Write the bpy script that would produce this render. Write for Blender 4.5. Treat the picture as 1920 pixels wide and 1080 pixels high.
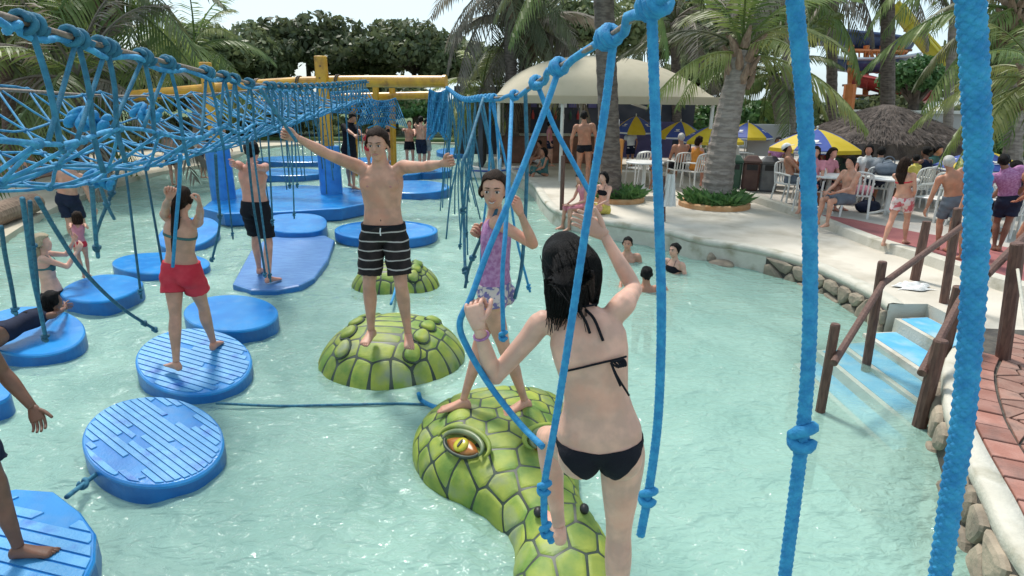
import bpy, bmesh, math, random, time
import numpy as np
from mathutils import Vector, Matrix, noise
T0 = time.time()
R = math.radians
rng = np.random.default_rng(7)
random.seed(7)
for o in list(bpy.data.objects): bpy.data.objects.remove(o)
S = bpy.context.scene
C = S.collection

# ------------------------------------------------------------------ camera, sky, sun, exposure
CAM_H, FPX, PITCH, ROLL = 2.58, 1100.0, R(17.7), R(0.6)
_cp, _sp, _c, _s = math.cos(PITCH), math.sin(PITCH), math.cos(ROLL), math.sin(ROLL)
FWD = np.array([0, _cp, -_sp]); _r = np.array([1.0, 0, 0]); _u = np.array([0, _sp, _cp])
RGT = _c*_r + _s*_u; UPV = -_s*_r + _c*_u
EYE = np.array([0, 0, CAM_H])
cam = bpy.data.cameras.new('camera'); co = bpy.data.objects.new('camera', cam); C.objects.link(co)
cam.sensor_width = 36; cam.lens = 36*FPX/1920; cam.clip_start = 0.05; cam.clip_end = 3000
M = Matrix(((RGT[0], UPV[0], -FWD[0], 0), (RGT[1], UPV[1], -FWD[1], 0), (RGT[2], UPV[2], -FWD[2], CAM_H), (0, 0, 0, 1)))
co.matrix_world = M
S.camera = co
S.render.resolution_x, S.render.resolution_y = 1024, 576
SUN_EL, SUN_AZ = R(58), R(-28)          # azimuth from +Y (ahead) towards +X
w = bpy.data.worlds.new('World'); S.world = w; w.use_nodes = True
nt = w.node_tree; nt.nodes.clear()
sky = nt.nodes.new('ShaderNodeTexSky'); sky.sky_type = 'NISHITA'; sky.sun_disc = False
sky.sun_elevation = SUN_EL; sky.sun_rotation = SUN_AZ; sky.air_density = 1.0; sky.dust_density = 2.0; sky.ozone_density = 1.0
tc = nt.nodes.new('ShaderNodeTexCoord'); mp = nt.nodes.new('ShaderNodeMapping'); mp.inputs['Scale'].default_value = (1, 1, 2.6)
nz = nt.nodes.new('ShaderNodeTexNoise'); nz.inputs['Scale'].default_value = 1.7; nz.inputs['Detail'].default_value = 6; nz.inputs['Roughness'].default_value = .55
rp = nt.nodes.new('ShaderNodeValToRGB'); rp.color_ramp.elements[0].position = .4; rp.color_ramp.elements[1].position = .6
rp.color_ramp.elements[0].color = (.35, .35, .35, 1); rp.color_ramp.elements[1].color = (.95, .95, .95, 1)
mx = nt.nodes.new('ShaderNodeMix'); mx.data_type = 'RGBA'; mx.inputs['B'].default_value = (5.7, 7.1, 7.8, 1)
bg = nt.nodes.new('ShaderNodeBackground'); bg.inputs['Strength'].default_value = .1
ow = nt.nodes.new('ShaderNodeOutputWorld')
L = nt.links.new
L(tc.outputs['Generated'], mp.inputs['Vector']); L(mp.outputs[0], nz.inputs['Vector']); L(nz.outputs['Fac'], rp.inputs[0])
L(rp.outputs[0], mx.inputs['Factor']); L(sky.outputs[0], mx.inputs['A']); L(mx.outputs['Result'], bg.inputs['Color']); L(bg.outputs[0], ow.inputs['Surface'])
sl = bpy.data.lights.new('sun', 'SUN'); sl.energy = 2.7; sl.angle = R(10); sl.color = (1, .95, .87)
so = bpy.data.objects.new('sun', sl); C.objects.link(so)
sd = Vector((math.sin(SUN_AZ)*math.cos(SUN_EL), math.cos(SUN_AZ)*math.cos(SUN_EL), math.sin(SUN_EL)))
so.rotation_euler = sd.to_track_quat('Z', 'Y').to_euler(); so.location = sd*60
S.view_settings.view_transform = 'Standard'; S.view_settings.look = 'None'; S.view_settings.gamma = 1
S.view_settings.exposure = 0.68; S.view_settings.use_curve_mapping = False

def ray(px, py): return FWD + RGT*(px-960)/FPX - UPV*(py-540)/FPX
def G(px, py, z=0.0):
    d = ray(px, py); return EYE + d*((z-CAM_H)/d[2])
def D(px, py, Y):
    d = ray(px, py); return EYE + d*(Y/d[1])
def npj(P):
    d = np.asarray(P)-EYE; z = d@FWD; return np.array([960+FPX*(d@RGT)/z, 540-FPX*(d@UPV)/z])
A = np.array
def nrm(v):
    v = np.asarray(v, float); return v/(np.linalg.norm(v)+1e-12)

# ------------------------------------------------------------------ mesh helpers
class MB:
    def __init__(s): s.v = []; s.f = []; s.n = 0
    def add(s, V, F):
        V = np.asarray(V, float).reshape(-1, 3); s.v.append(V); s.f += [tuple(int(i)+s.n for i in f) for f in F]; s.n += len(V); return s
    def box(s, c, size, rz=0.0, bev=0.0, rot=None):
        hx, hy, hz = A(size)/2
        if bev <= 0:
            V = A([[x, y, z] for z in (-hz, hz) for x, y in ((-hx, -hy), (hx, -hy), (hx, hy), (-hx, hy))])
            F = [(3, 2, 1, 0), (4, 5, 6, 7), (0, 1, 5, 4), (1, 2, 6, 5), (2, 3, 7, 6), (3, 0, 4, 7)]
        else:
            b = min(bev, hx*.9, hy*.9, hz*.9); V = []
            def ring(z, i): return [[-hx+i, -hy, z], [hx-i, -hy, z], [hx, -hy+i, z], [hx, hy-i, z], [hx-i, hy, z], [-hx+i, hy, z], [-hx, hy-i, z], [-hx, -hy+i, z]]
            def ring2(z, e):
                q = A(ring(z, b)); q[:, 0] = np.clip(q[:, 0], -hx+e, hx-e); q[:, 1] = np.clip(q[:, 1], -hy+e, hy-e); return q
            V = np.vstack([ring2(-hz, b), ring2(-hz+b, 0), ring2(hz-b, 0), ring2(hz, b)])
            F = [tuple(range(7, -1, -1)), tuple(range(24, 32))]
            for k in range(3):
                for i in range(8): F.append((k*8+i, k*8+(i+1) % 8, k*8+8+(i+1) % 8, k*8+8+i))
        if rot is not None: V = V@np.asarray(rot).T
        if rz:
            c_, s_ = math.cos(rz), math.sin(rz); V = V@A([[c_, -s_, 0], [s_, c_, 0], [0, 0, 1]]).T
        return s.add(V+A(c), F)
    def tube(s, P, r, n=8, cap=True, braid=0):
        P = np.asarray(P, float); m = len(P); r = np.full(m, r) if np.isscalar(r) else np.asarray(r, float)
        T = np.gradient(P, axis=0); T /= np.linalg.norm(T, axis=1)[:, None]+1e-12
        u = np.cross(T[0], [0, 0, 1.0]);
        if np.linalg.norm(u) < .1: u = np.cross(T[0], [1.0, 0, 0])
        u = nrm(u); V = []; a = np.arange(n)*2*math.pi/n; ln = 0
        for i in range(m):
            u = nrm(u - T[i]*(u@T[i])); b = np.cross(T[i], u)
            if i: ln += np.linalg.norm(P[i]-P[i-1])
            rr = r[i]*np.ones(n)
            if braid: rr = rr*(.84+.24*np.abs(np.sin(a*3+ln*braid)*np.sin(a*3-ln*braid))**.5)
            V.append(P[i]+np.outer(np.cos(a)*rr, u)+np.outer(np.sin(a)*rr, b))
        F = [(i*n+j, i*n+(j+1) % n, (i+1)*n+(j+1) % n, (i+1)*n+j) for i in range(m-1) for j in range(n)]
        if cap: F += [tuple(range(n-1, -1, -1)), tuple(range((m-1)*n, m*n))]
        return s.add(np.vstack(V), F)
    def lathe(s, prof, n=16, c=(0, 0, 0), cap=True):
        a = np.arange(n)*2*math.pi/n; V = [np.c_[r*np.cos(a), r*np.sin(a), np.full(n, z)] for r, z in prof]; m = len(prof)
        F = [(i*n+j, i*n+(j+1) % n, (i+1)*n+(j+1) % n, (i+1)*n+j) for i in range(m-1) for j in range(n)]
        if cap: F += [tuple(range(n-1, -1, -1)), tuple(range((m-1)*n, m*n))]
        return s.add(np.vstack(V)+A(c), F)
    def ell(s, c, rad, frame=None, nu=14, nv=9):
        V = [[0, 0, -1]]
        for i in range(1, nv):
            t = -math.pi/2+math.pi*i/nv
            for j in range(nu):
                p = 2*math.pi*j/nu; V.append([math.cos(t)*math.cos(p), math.cos(t)*math.sin(p), math.sin(t)])
        V.append([0, 0, 1]); V = A(V)*A(rad)
        F = [(0, 1+(j+1) % nu, 1+j) for j in range(nu)]
        for i in range(nv-2):
            for j in range(nu): F.append((1+i*nu+j, 1+i*nu+(j+1) % nu, 1+(i+1)*nu+(j+1) % nu, 1+(i+1)*nu+j))
        k = 1+(nv-1)*nu; F += [(1+(nv-2)*nu+j, 1+(nv-2)*nu+(j+1) % nu, k) for j in range(nu)]
        if frame is not None: V = V@np.asarray(frame)          # rows of frame = local axes
        return s.add(V+A(c), F)
    def loft(s, rings, cap=True):                                # rings: list of (n,3)
        n = len(rings[0]); m = len(rings)
        F = [(i*n+j, i*n+(j+1) % n, (i+1)*n+(j+1) % n, (i+1)*n+j) for i in range(m-1) for j in range(n)]
        if cap: F += [tuple(range(n-1, -1, -1)), tuple(range((m-1)*n, m*n))]
        return s.add(np.vstack(rings), F)
    def prism(s, poly, z0, z1, bev=0.0, top=None):
        P = np.asarray(poly, float)[:, :2]; n = len(P)
        if np.sum(P[:, 0]*np.roll(P[:, 1], -1)-np.roll(P[:, 0], -1)*P[:, 1]) < 0: P = P[::-1]
        if bev:
            c = P.mean(0); d = c-P; d /= np.linalg.norm(d, axis=1)[:, None]+1e-9
            V = np.vstack([np.c_[P, np.full(n, z0)], np.c_[P, np.full(n, z1-bev)], np.c_[P+d*bev, np.full(n, z1)]]); k = 3
        else: V = np.vstack([np.c_[P, np.full(n, z0)], np.c_[P, np.full(n, z1)]]); k = 2
        F = [(i*n+j, i*n+(j+1) % n, (i+1)*n+(j+1) % n, (i+1)*n+j) for i in range(k-1) for j in range(n)]
        F += [tuple(range(n-1, -1, -1)), tuple(range((k-1)*n, k*n))]
        return s.add(V, F)
    def V(s): return np.vstack(s.v) if s.v else np.zeros((0, 3))

WL = {}
def mesh(name, V, F, mat, smooth=False):
    me = bpy.data.meshes.new(name); me.from_pydata(np.asarray(V).tolist(), [], F)
    for m in (mat if isinstance(mat, (list, tuple)) else [mat]): me.materials.append(m)
    if smooth: me.shade_smooth()
    return me
def obj(name, mb, mat, parent=None, loc=None, smooth=False):
    V, F = (mb.V(), mb.f) if isinstance(mb, MB) else mb
    V = np.asarray(V, float)
    if parent is not None: base = WL[parent]
    elif loc is not None: base = A(loc, float)
    else: base = A([(V[:, 0].min()+V[:, 0].max())/2, (V[:, 1].min()+V[:, 1].max())/2, V[:, 2].min()])
    o = bpy.data.objects.new(name, mesh(name, V-base, F, mat, smooth)); C.objects.link(o)
    if parent is not None: o.parent = parent
    else: o.location = base
    WL[o] = base
    return o
def tag(o, label, cat, group=None, kind=None):
    if label: o['label'] = label
    if cat: o['category'] = cat
    if group: o['group'] = group
    if kind: o['kind'] = kind
    return o
def thing(name, label, cat, loc, group=None, rz=0):
    o = bpy.data.objects.new(name, None); C.objects.link(o); o.location = loc; o.rotation_euler = (0, 0, rz); o.empty_display_size = .2
    WL[o] = A(loc, float); return tag(o, label, cat, group)
def lthing(name, label, cat, group=None):            # built in local coordinates, placed later
    return thing(name, label, cat, (0, 0, 0), group)
def copy_tree(o, parent=None):
    c = o.copy(); C.objects.link(c)
    if parent is not None: c.parent = parent
    for ch in o.children: copy_tree(ch, c)
    return c
def put(o, loc, rz=0, sc=1.0, label=None, group=None, tilt=None):
    o.location = loc; o.rotation_euler = tilt if tilt else (0, 0, rz); o.scale = (sc,)*3 if np.isscalar(sc) else sc
    if label: o['label'] = label
    if group: o['group'] = group
    return o
def structure(o): o['kind'] = 'structure'; return o

def smooth_path(P, k=6):                               # Catmull-Rom
    P = np.asarray(P, float); Q = np.vstack([2*P[0]-P[1], P, 2*P[-1]-P[-2]]); out = []
    for i in range(1, len(Q)-2):
        p0, p1, p2, p3 = Q[i-1], Q[i], Q[i+1], Q[i+2]
        for t in np.arange(k)/k:
            out.append(.5*((2*p1)+(-p0+p2)*t+(2*p0-5*p1+4*p2-p3)*t*t+(-p0+3*p1-3*p2+p3)*t**3))
    out.append(P[-1]); return A(out)
def clip_poly(poly, p, n):                             # keep side (x-p).n <= 0
    out = []
    for i in range(len(poly)):
        a, b = poly[i], poly[(i+1) % len(poly)]; da, db = (a-p)@n, (b-p)@n
        if da <= 0: out.append(a)
        if (da < 0 < db) or (db < 0 < da): out.append(a+(b-a)*da/(da-db))
    return out
def voronoi(seeds, bound, gap):                        # 2-D cells inset by gap
    seeds = np.asarray(seeds, float); cells = []
    for i, s in enumerate(seeds):
        poly = [A(b, float) for b in bound]
        for j in np.argsort(np.linalg.norm(seeds-s, axis=1))[1:22]:
            d = seeds[j]-s; l = np.linalg.norm(d); n = d/l
            poly = clip_poly(poly, s+n*(l/2-gap/2), n)
            if len(poly) < 3: break
        cells.append(np.array(poly) if len(poly) >= 3 else None)
    return cells
def clip_mesh(V, T, s):                                # marching triangles: keep s > 0
    keep = []; nv = [v for v in V]; cache = {}
    s = np.asarray(s)
    pos = s[T] > 0; cnt = pos.sum(1)
    out = [tuple(t) for t in T[cnt == 3]]
    def mid(a, b):
        k = (a, b) if a < b else (b, a)
        if k not in cache:
            t = s[a]/(s[a]-s[b]); cache[k] = len(nv); nv.append(V[a]+(V[b]-V[a])*t)
        return cache[k]
    for t, p in zip(T[(cnt == 1) | (cnt == 2)], pos[(cnt == 1) | (cnt == 2)]):
        t = list(t); p = list(p)
        if sum(p) == 1:
            while not p[0]: t = t[1:]+t[:1]; p = p[1:]+p[:1]
            out.append((t[0], mid(t[0], t[1]), mid(t[0], t[2])))
        else:
            while p[2]: t = t[1:]+t[:1]; p = p[1:]+p[:1]
            a, b = mid(t[1], t[2]), mid(t[0], t[2]); out += [(t[0], t[1], a), (t[0], a, b)]
    if not out: return None
    out = A(out); used = np.unique(out); mp_ = np.full(len(nv), -1); mp_[used] = np.arange(len(used))
    return A(nv)[used], mp_[out], used
def vnormals(V, T):
    n = np.cross(V[T[:, 1]]-V[T[:, 0]], V[T[:, 2]]-V[T[:, 0]]); N = np.zeros_like(V)
    for k in range(3): np.add.at(N, T[:, k], n)
    return N/(np.linalg.norm(N, axis=1)[:, None]+1e-12)
def thicken(V, T, off, inner=0.0, N=None):             # shell offset outward by off, rim down to inner
    if N is None: N = vnormals(V, T)
    off = np.asarray(off); top = V+N*(off[:, None] if off.ndim else off)
    e = {}
    for t in T:
        for a, b in ((t[0], t[1]), (t[1], t[2]), (t[2], t[0])):
            if (b, a) in e: del e[(b, a)]
            else: e[(a, b)] = 1
    bv = sorted({i for ed in e for i in ed}); m = {b: len(V)+i for i, b in enumerate(bv)}
    low = V[bv]+N[bv]*inner if len(bv) else np.zeros((0, 3))
    F = [tuple(int(i) for i in t) for t in T]+[(int(b), int(a), m[a], m[b]) for a, b in e]
    return np.vstack([top, low]), F
# ------------------------------------------------------------------ materials
def mat(name, col, rough=.6, col2=None, scale=6.0, detail=5, bump=0.0, bscale=None, spec=.5, trans=0, mix=(.4, .62), metal=0, coat=0, sss=0, obj_var=0.0, stretch=None, dirt=None):
    m = bpy.data.materials.new(name); m.use_nodes = True; n = m.node_tree.nodes; l = m.node_tree.links.new
    b = n['Principled BSDF']; b.inputs['Roughness'].default_value = rough; b.inputs['Specular IOR Level'].default_value = spec; b.inputs['Metallic'].default_value = metal
    b.inputs['Coat Weight'].default_value = coat
    if sss: b.inputs['Subsurface Weight'].default_value = sss; b.inputs['Subsurface Radius'].default_value = (.02, .008, .004); b.inputs['Subsurface Scale'].default_value = .5
    c4 = lambda c: (c[0], c[1], c[2], 1)
    t = n.new('ShaderNodeTexCoord'); vec = t.outputs['Object']
    if stretch:
        mp = n.new('ShaderNodeMapping'); mp.inputs['Scale'].default_value = stretch; l(vec, mp.inputs['Vector']); vec = mp.outputs[0]
    out = None
    if col2 is not None:
        z = n.new('ShaderNodeTexNoise'); z.inputs['Scale'].default_value = scale; z.inputs['Detail'].default_value = detail; l(vec, z.inputs['Vector'])
        r = n.new('ShaderNodeValToRGB'); r.color_ramp.elements[0].position = mix[0]; r.color_ramp.elements[1].position = mix[1]
        r.color_ramp.elements[0].color = c4(col); r.color_ramp.elements[1].color = c4(col2); l(z.outputs['Fac'], r.inputs[0]); out = r.outputs[0]
        if dirt:
            z2 = n.new('ShaderNodeTexNoise'); z2.inputs['Scale'].default_value = dirt[1]; z2.inputs['Detail'].default_value = 8; l(vec, z2.inputs['Vector'])
            r2 = n.new('ShaderNodeValToRGB'); r2.color_ramp.elements[0].position = .52; r2.color_ramp.elements[1].position = .72
            r2.color_ramp.elements[0].color = (0, 0, 0, 1); r2.color_ramp.elements[1].color = (1, 1, 1, 1); l(z2.outputs['Fac'], r2.inputs[0])
            mx_ = n.new('ShaderNodeMix'); mx_.data_type = 'RGBA'; l(r2.outputs[0], mx_.inputs['Factor']); l(out, mx_.inputs['A']); mx_.inputs['B'].default_value = c4(dirt[0]); out = mx_.outputs['Result']
    if obj_var:
        oi = n.new('ShaderNodeObjectInfo'); hs = n.new('ShaderNodeHueSaturation'); mr = n.new('ShaderNodeMapRange')
        mr.inputs['To Min'].default_value = 1-obj_var; mr.inputs['To Max'].default_value = 1+obj_var
        l(oi.outputs['Random'], mr.inputs['Value']); l(mr.outputs[0], hs.inputs['Value'])
        if out is not None: l(out, hs.inputs['Color'])
        else: hs.inputs['Color'].default_value = c4(col)
        out = hs.outputs[0]
    if out is not None: l(out, b.inputs['Base Color'])
    else: b.inputs['Base Color'].default_value = c4(col)
    if bump:
        z = n.new('ShaderNodeTexNoise'); z.inputs['Scale'].default_value = bscale or scale*4; z.inputs['Detail'].default_value = 6; l(vec, z.inputs['Vector'])
        bp = n.new('ShaderNodeBump'); bp.inputs['Strength'].default_value = bump; bp.inputs['Distance'].default_value = .02; l(z.outputs['Fac'], bp.inputs['Height']); l(bp.outputs[0], b.inputs['Normal'])
    if trans:
        td = n.new('ShaderNodeBsdfTranslucent'); ms = n.new('ShaderNodeMixShader'); ms.inputs[0].default_value = trans
        if out is not None: l(out, td.inputs['Color'])
        else: td.inputs['Color'].default_value = c4(col)
        l(b.outputs[0], ms.inputs[1]); l(td.outputs[0], ms.inputs[2]); l(ms.outputs[0], n['Material Output'].inputs['Surface'])
    return m
K = {}
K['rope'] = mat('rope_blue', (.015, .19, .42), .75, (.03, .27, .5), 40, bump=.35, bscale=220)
K['rope_d'] = mat('rope_backlit_wet', (.02, .1, .17), .8, (.04, .17, .25), 30, bump=.3, bscale=200, obj_var=.3)  # blue rope darkened to teal: backlit shade and wetness put into the colour
K['rope_t'] = mat('rope_backlit', (.015, .11, .19), .8, (.03, .17, .27), 30, bump=.3, bscale=200, obj_var=.15)  # same blue rope, shade of the backlit upper lines painted into its colour
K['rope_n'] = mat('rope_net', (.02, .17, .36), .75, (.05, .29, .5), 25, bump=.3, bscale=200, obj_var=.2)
K['cable'] = mat('steel_cable', (.16, .12, .09), .6, (.26, .2, .16), 30, bump=.2)
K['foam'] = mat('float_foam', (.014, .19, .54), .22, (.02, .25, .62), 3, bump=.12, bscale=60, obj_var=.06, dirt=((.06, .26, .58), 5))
K['foam_side'] = mat('float_side_shaded', (.008, .115, .38), .35, (.012, .155, .46), 4, bump=.1, bscale=40, dirt=((.02, .1, .3), 3))  # foam of the tops in a darker tone, backlit shade painted in
K['slat'] = mat('float_slat', (.06, .3, .6), .5, (.1, .36, .66), 7, bump=.25, bscale=50, obj_var=.08, dirt=((.02, .15, .5), 6))
K['mat'] = mat('float_mat', (.045, .16, .42), .35, (.09, .24, .5), 5, bump=.2, bscale=40, stretch=(1, 5, 1))
K['yellow'] = mat('yellow_paint', (.58, .3, .02), .4, (.48, .23, .02), 4, bump=.06, bscale=30, dirt=((.3, .14, .02), 5))
K['bluecol'] = mat('blue_column', (.015, .16, .48), .45, (.025, .21, .56), 5, bump=.1, bscale=40)
K['deck'] = mat('deck_concrete', (.5, .455, .38), .85, (.58, .53, .45), 1.2, bump=.3, bscale=60, dirt=((.38, .335, .265), 1.3))
K['plaster'] = mat('white_plaster', (.48, .455, .385), .85, (.56, .535, .465), 3, bump=.35, bscale=40, dirt=((.3, .275, .2), 3))
K['terra'] = mat('terrace_floor', (.4, .37, .33), .8, (.47, .44, .4), 1.5, bump=.2, bscale=50)
K['redpath'] = mat('red_path', (.27, .085, .085), .8, (.33, .11, .105), 2.5, bump=.3, bscale=80)
K['stone'] = mat('wall_stone', (.2, .165, .125), .8, (.33, .27, .2), 4, bump=.5, bscale=25, obj_var=.25)
K['mortar'] = mat('dark_mortar', (.05, .045, .04), .9, (.09, .08, .065), 10, bump=.4)
K['tilered'] = mat('red_border_tile', (.27, .115, .085), .75, (.34, .17, .135), 5, bump=.3, bscale=50, obj_var=.2, dirt=((.2, .11, .09), 6))
K['crazy'] = mat('crazy_paving', (.24, .12, .09), .75, (.31, .18, .14), 6, bump=.35, bscale=40, obj_var=.2, dirt=((.17, .1, .08), 6))
K['wood'] = mat('rail_wood', (.085, .038, .028), .6, (.14, .07, .05), 8, bump=.35, bscale=30, stretch=(6, 6, 1))
K['stepblue'] = mat('step_blue', (.08, .36, .6), .6, (.15, .44, .64), 4, bump=.2, bscale=40, dirt=((.34, .48, .52), 3))
K['green'] = mat('fiberglass_green', (.11, .2, .03), .62, (.31, .35, .045), 4.5, bump=.15, bscale=25, obj_var=.13, mix=(.36, .64), dirt=((.2, .24, .15), 4))
K['greendark'] = mat('groove_paint', (.018, .03, .018), .5, (.05, .07, .05), 8)
K['greenrim'] = mat('groove_grey', (.1, .15, .07), .4, (.17, .2, .1), 6, bump=.1)
K['eye_y'] = mat('painted_eye_yellow', (.5, .46, .03), .25, (.4, .34, .03), 20)
K['eye_o'] = mat('painted_eye_orange', (.3, .1, .02), .35, (.36, .15, .03), 14)
K['black'] = mat('black_paint', (.008, .008, .009), .5)
K['poolfloor'] = mat('pool_floor', (.36, .58, .53), .8, (.44, .64, .58), 1.3)
K['sand'] = mat('beach_sand', (.42, .37, .28), .9, (.5, .45, .35), 1.0, bump=.2)
K['earth'] = mat('terracotta_ground', (.3, .16, .12), .9, (.36, .22, .17), 1.4, bump=.2)
K['grass'] = mat('lawn', (.05, .1, .03), .95, (.09, .13, .04), .8, bump=.5)
K['canvas'] = mat('cream_canvas', (.5, .44, .315), .75, (.54, .475, .35), 1.5, trans=.25, bump=.08, bscale=8, dirt=((.46, .41, .29), 1.5))
K['whitemetal'] = mat('white_metal', (.66, .65, .61), .45, (.58, .57, .53), 5)
K['plastic'] = mat('white_plastic', (.68, .68, .66), .4, (.6, .6, .57), 6)
K['thatch'] = mat('thatch', (.06, .046, .04), .95, (.11, .086, .074), 9, bump=.9, bscale=70, obj_var=.25, stretch=(1, 1, .4))
K['palmtrunk'] = mat('palm_bark', (.19, .16, .14), .9, (.3, .26, .23), 5, bump=.6, bscale=24, stretch=(1, 1, 3.5))
K['palmdark'] = mat('palm_bark_dark', (.085, .065, .055), .9, (.16, .13, .11), 6, bump=.6, bscale=24, stretch=(1, 1, 3))
K['boot'] = mat('palm_boot', (.2, .13, .09), .9, (.3, .21, .15), 6, bump=.6, stretch=(3, 3, 1))
K['frond'] = mat('palm_frond', (.1, .16, .04), .5, (.18, .23, .065), 2, trans=.35, obj_var=.3)
K['frond_y'] = mat('palm_frond_yellow', (.16, .2, .05), .5, (.25, .27, .09), 2, trans=.35, obj_var=.25)
K['frond_d'] = mat('palm_frond_dark', (.085, .105, .045), .55, (.15, .16, .075), 2, trans=.3, obj_var=.3)
K['frond_dry'] = mat('palm_frond_dry', (.15, .13, .1), .7, (.25, .215, .17), 3, trans=.25, obj_var=.3)
K['leaf'] = mat('leaf_dark', (.08, .11, .045), .55, (.17, .195, .09), .8, trans=.35, obj_var=.3)
K['leaf2'] = mat('leaf_mid', (.1, .135, .055), .55, (.19, .22, .1), .8, trans=.35, obj_var=.3)
K['leaf3'] = mat('leaf_bright', (.05, .13, .035), .5, (.1, .2, .06), 3, trans=.3)
K['bark'] = mat('tree_bark', (.06, .045, .035), .9, (.12, .09, .07), 5, bump=.6)
K['umby'] = mat('umbrella_yellow', (.66, .48, .02), .6, (.7, .52, .04), 3, trans=.25)
K['umbb'] = mat('umbrella_blue', (.04, .09, .38), .6, (.06, .11, .42), 3, trans=.25)
K['white'] = mat('white_print', (.72, .72, .72), .6)
K['orangekerb'] = mat('orange_kerb', (.45, .22, .09), .8, (.5, .3, .15), 5, bump=.2)
K['bin_g'] = mat('bin_green', (.02, .06, .035), .5, (.03, .08, .05), 5)
K['bin_b'] = mat('bin_brown', (.07, .03, .025), .5, (.09, .045, .035), 5)
K['bin_k'] = mat('bin_grey', (.1, .105, .11), .5, (.14, .145, .15), 5)
K['towel'] = mat('towel_white', (.72, .71, .69), .95, (.66, .65, .63), 20, bump=.5, bscale=150)
K['sl_blue'] = mat('slide_blue', (.04, .07, .17), .35, (.07, .11, .24), 3)
K['sl_red'] = mat('slide_red', (.36, .03, .03), .35, (.44, .05, .04), 3)
K['sl_yel'] = mat('slide_yellow', (.48, .4, .03), .35, (.52, .44, .06), 3)
K['sl_or'] = mat('slide_orange', (.5, .14, .03), .45, (.55, .18, .05), 3)
K['sl_grey'] = mat('slide_rim', (.42, .45, .5), .4)
K['bldg'] = mat('building_wall', (.42, .41, .4), .9, (.5, .49, .47), 1, bump=.1)
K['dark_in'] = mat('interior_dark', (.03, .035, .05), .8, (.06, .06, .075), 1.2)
K['purple'] = mat('fabric_purple', (.08, .07, .18), .8, (.1, .09, .22), 4)
K['counter'] = mat('counter_wood', (.18, .08, .05), .6, (.24, .11, .07), 4)
K['ringtan'] = mat('orange_sign', (.55, .22, .04), .5)

def water_mat():
    m = bpy.data.materials.new('pool_water'); m.use_nodes = True; n = m.node_tree.nodes; l = m.node_tree.links.new
    b = n['Principled BSDF']; b.inputs['Roughness'].default_value = .045; b.inputs['IOR'].default_value = 1.33
    t = n.new('ShaderNodeTexCoord'); mp = n.new('ShaderNodeMapping'); mp.inputs['Scale'].default_value = (1, 1.7, 1); l(t.outputs['Object'], mp.inputs['Vector'])
    z0 = n.new('ShaderNodeTexNoise'); z0.inputs['Scale'].default_value = .8; z0.inputs['Detail'].default_value = 4; l(mp.outputs[0], z0.inputs['Vector'])
    r = n.new('ShaderNodeValToRGB'); r.color_ramp.elements[0].position = .32; r.color_ramp.elements[1].position = .68
    r.color_ramp.elements[0].color = (.27, .455, .39, 1); r.color_ramp.elements[1].color = (.345, .535, .46, 1); l(z0.outputs['Fac'], r.inputs[0]); l(r.outputs[0], b.inputs['Base Color'])
    def wav(sc, det, dist):
        z = n.new('ShaderNodeTexNoise'); z.inputs['Scale'].default_value = sc; z.inputs['Detail'].default_value = det; z.inputs['Distortion'].default_value = dist; l(mp.outputs[0], z.inputs['Vector']); return z.outputs['Fac']
    a1, a2, a3 = wav(3.2, 2, .6), wav(9, 3, 1.2), wav(24, 2, .4)
    def madd(x, k, y):
        q = n.new('ShaderNodeMath'); q.operation = 'MULTIPLY_ADD'; l(x, q.inputs[0]); q.inputs[1].default_value = k
        if y is None: q.inputs[2].default_value = 0
        else: l(y, q.inputs[2])
        return q.outputs[0]
    h = madd(a3, .07, madd(a2, .38, madd(a1, 1.0, None)))
    bp = n.new('ShaderNodeBump'); bp.inputs['Strength'].default_value = .55; bp.inputs['Distance'].default_value = .14; l(h, bp.inputs['Height']); l(bp.outputs[0], b.inputs['Normal'])
    tr = n.new('ShaderNodeBsdfTransparent'); ms = n.new('ShaderNodeMixShader'); ms.inputs[0].default_value = .66
    ds = n.new('ShaderNodeVectorMath'); ds.operation = 'DISTANCE'; l(t.outputs['Object'], ds.inputs[0]); ds.inputs[1].default_value = tuple(G(1660, 700, 0.0))   # clearer where the steps leave only a few centimetres of water
    mr = n.new('ShaderNodeMapRange'); mr.interpolation_type = 'SMOOTHSTEP'; mr.inputs['From Min'].default_value = .45; mr.inputs['From Max'].default_value = 1.15; mr.inputs['To Min'].default_value = .3; mr.inputs['To Max'].default_value = .68; l(ds.outputs['Value'], mr.inputs['Value']); l(mr.outputs[0], ms.inputs[0])
    l(tr.outputs[0], ms.inputs[1]); l(b.outputs[0], ms.inputs[2]); l(ms.outputs[0], n['Material Output'].inputs['Surface'])
    return m
K['water'] = water_mat()
def skin(name, c, var=.14):
    c = A(c); return mat(name, c*(1-var), .48, np.minimum(c*(1+var), 1)*A([1.03, .98, .96]), 9, bump=.05, bscale=120, sss=.12, spec=.3, dirt=(c*A([1.1, .86, .8]), 4))
SK = {'fair': skin('skin_fair', (.6, .36, .275)), 'mid': skin('skin_mid', (.5, .275, .195)), 'tan': skin('skin_tan', (.4, .2, .13)),
      'pink': skin('skin_pink', (.55, .28, .215)), 'dark': skin('skin_dark', (.11, .055, .04)), 'brown': skin('skin_brown', (.2, .1, .068))}
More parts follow.
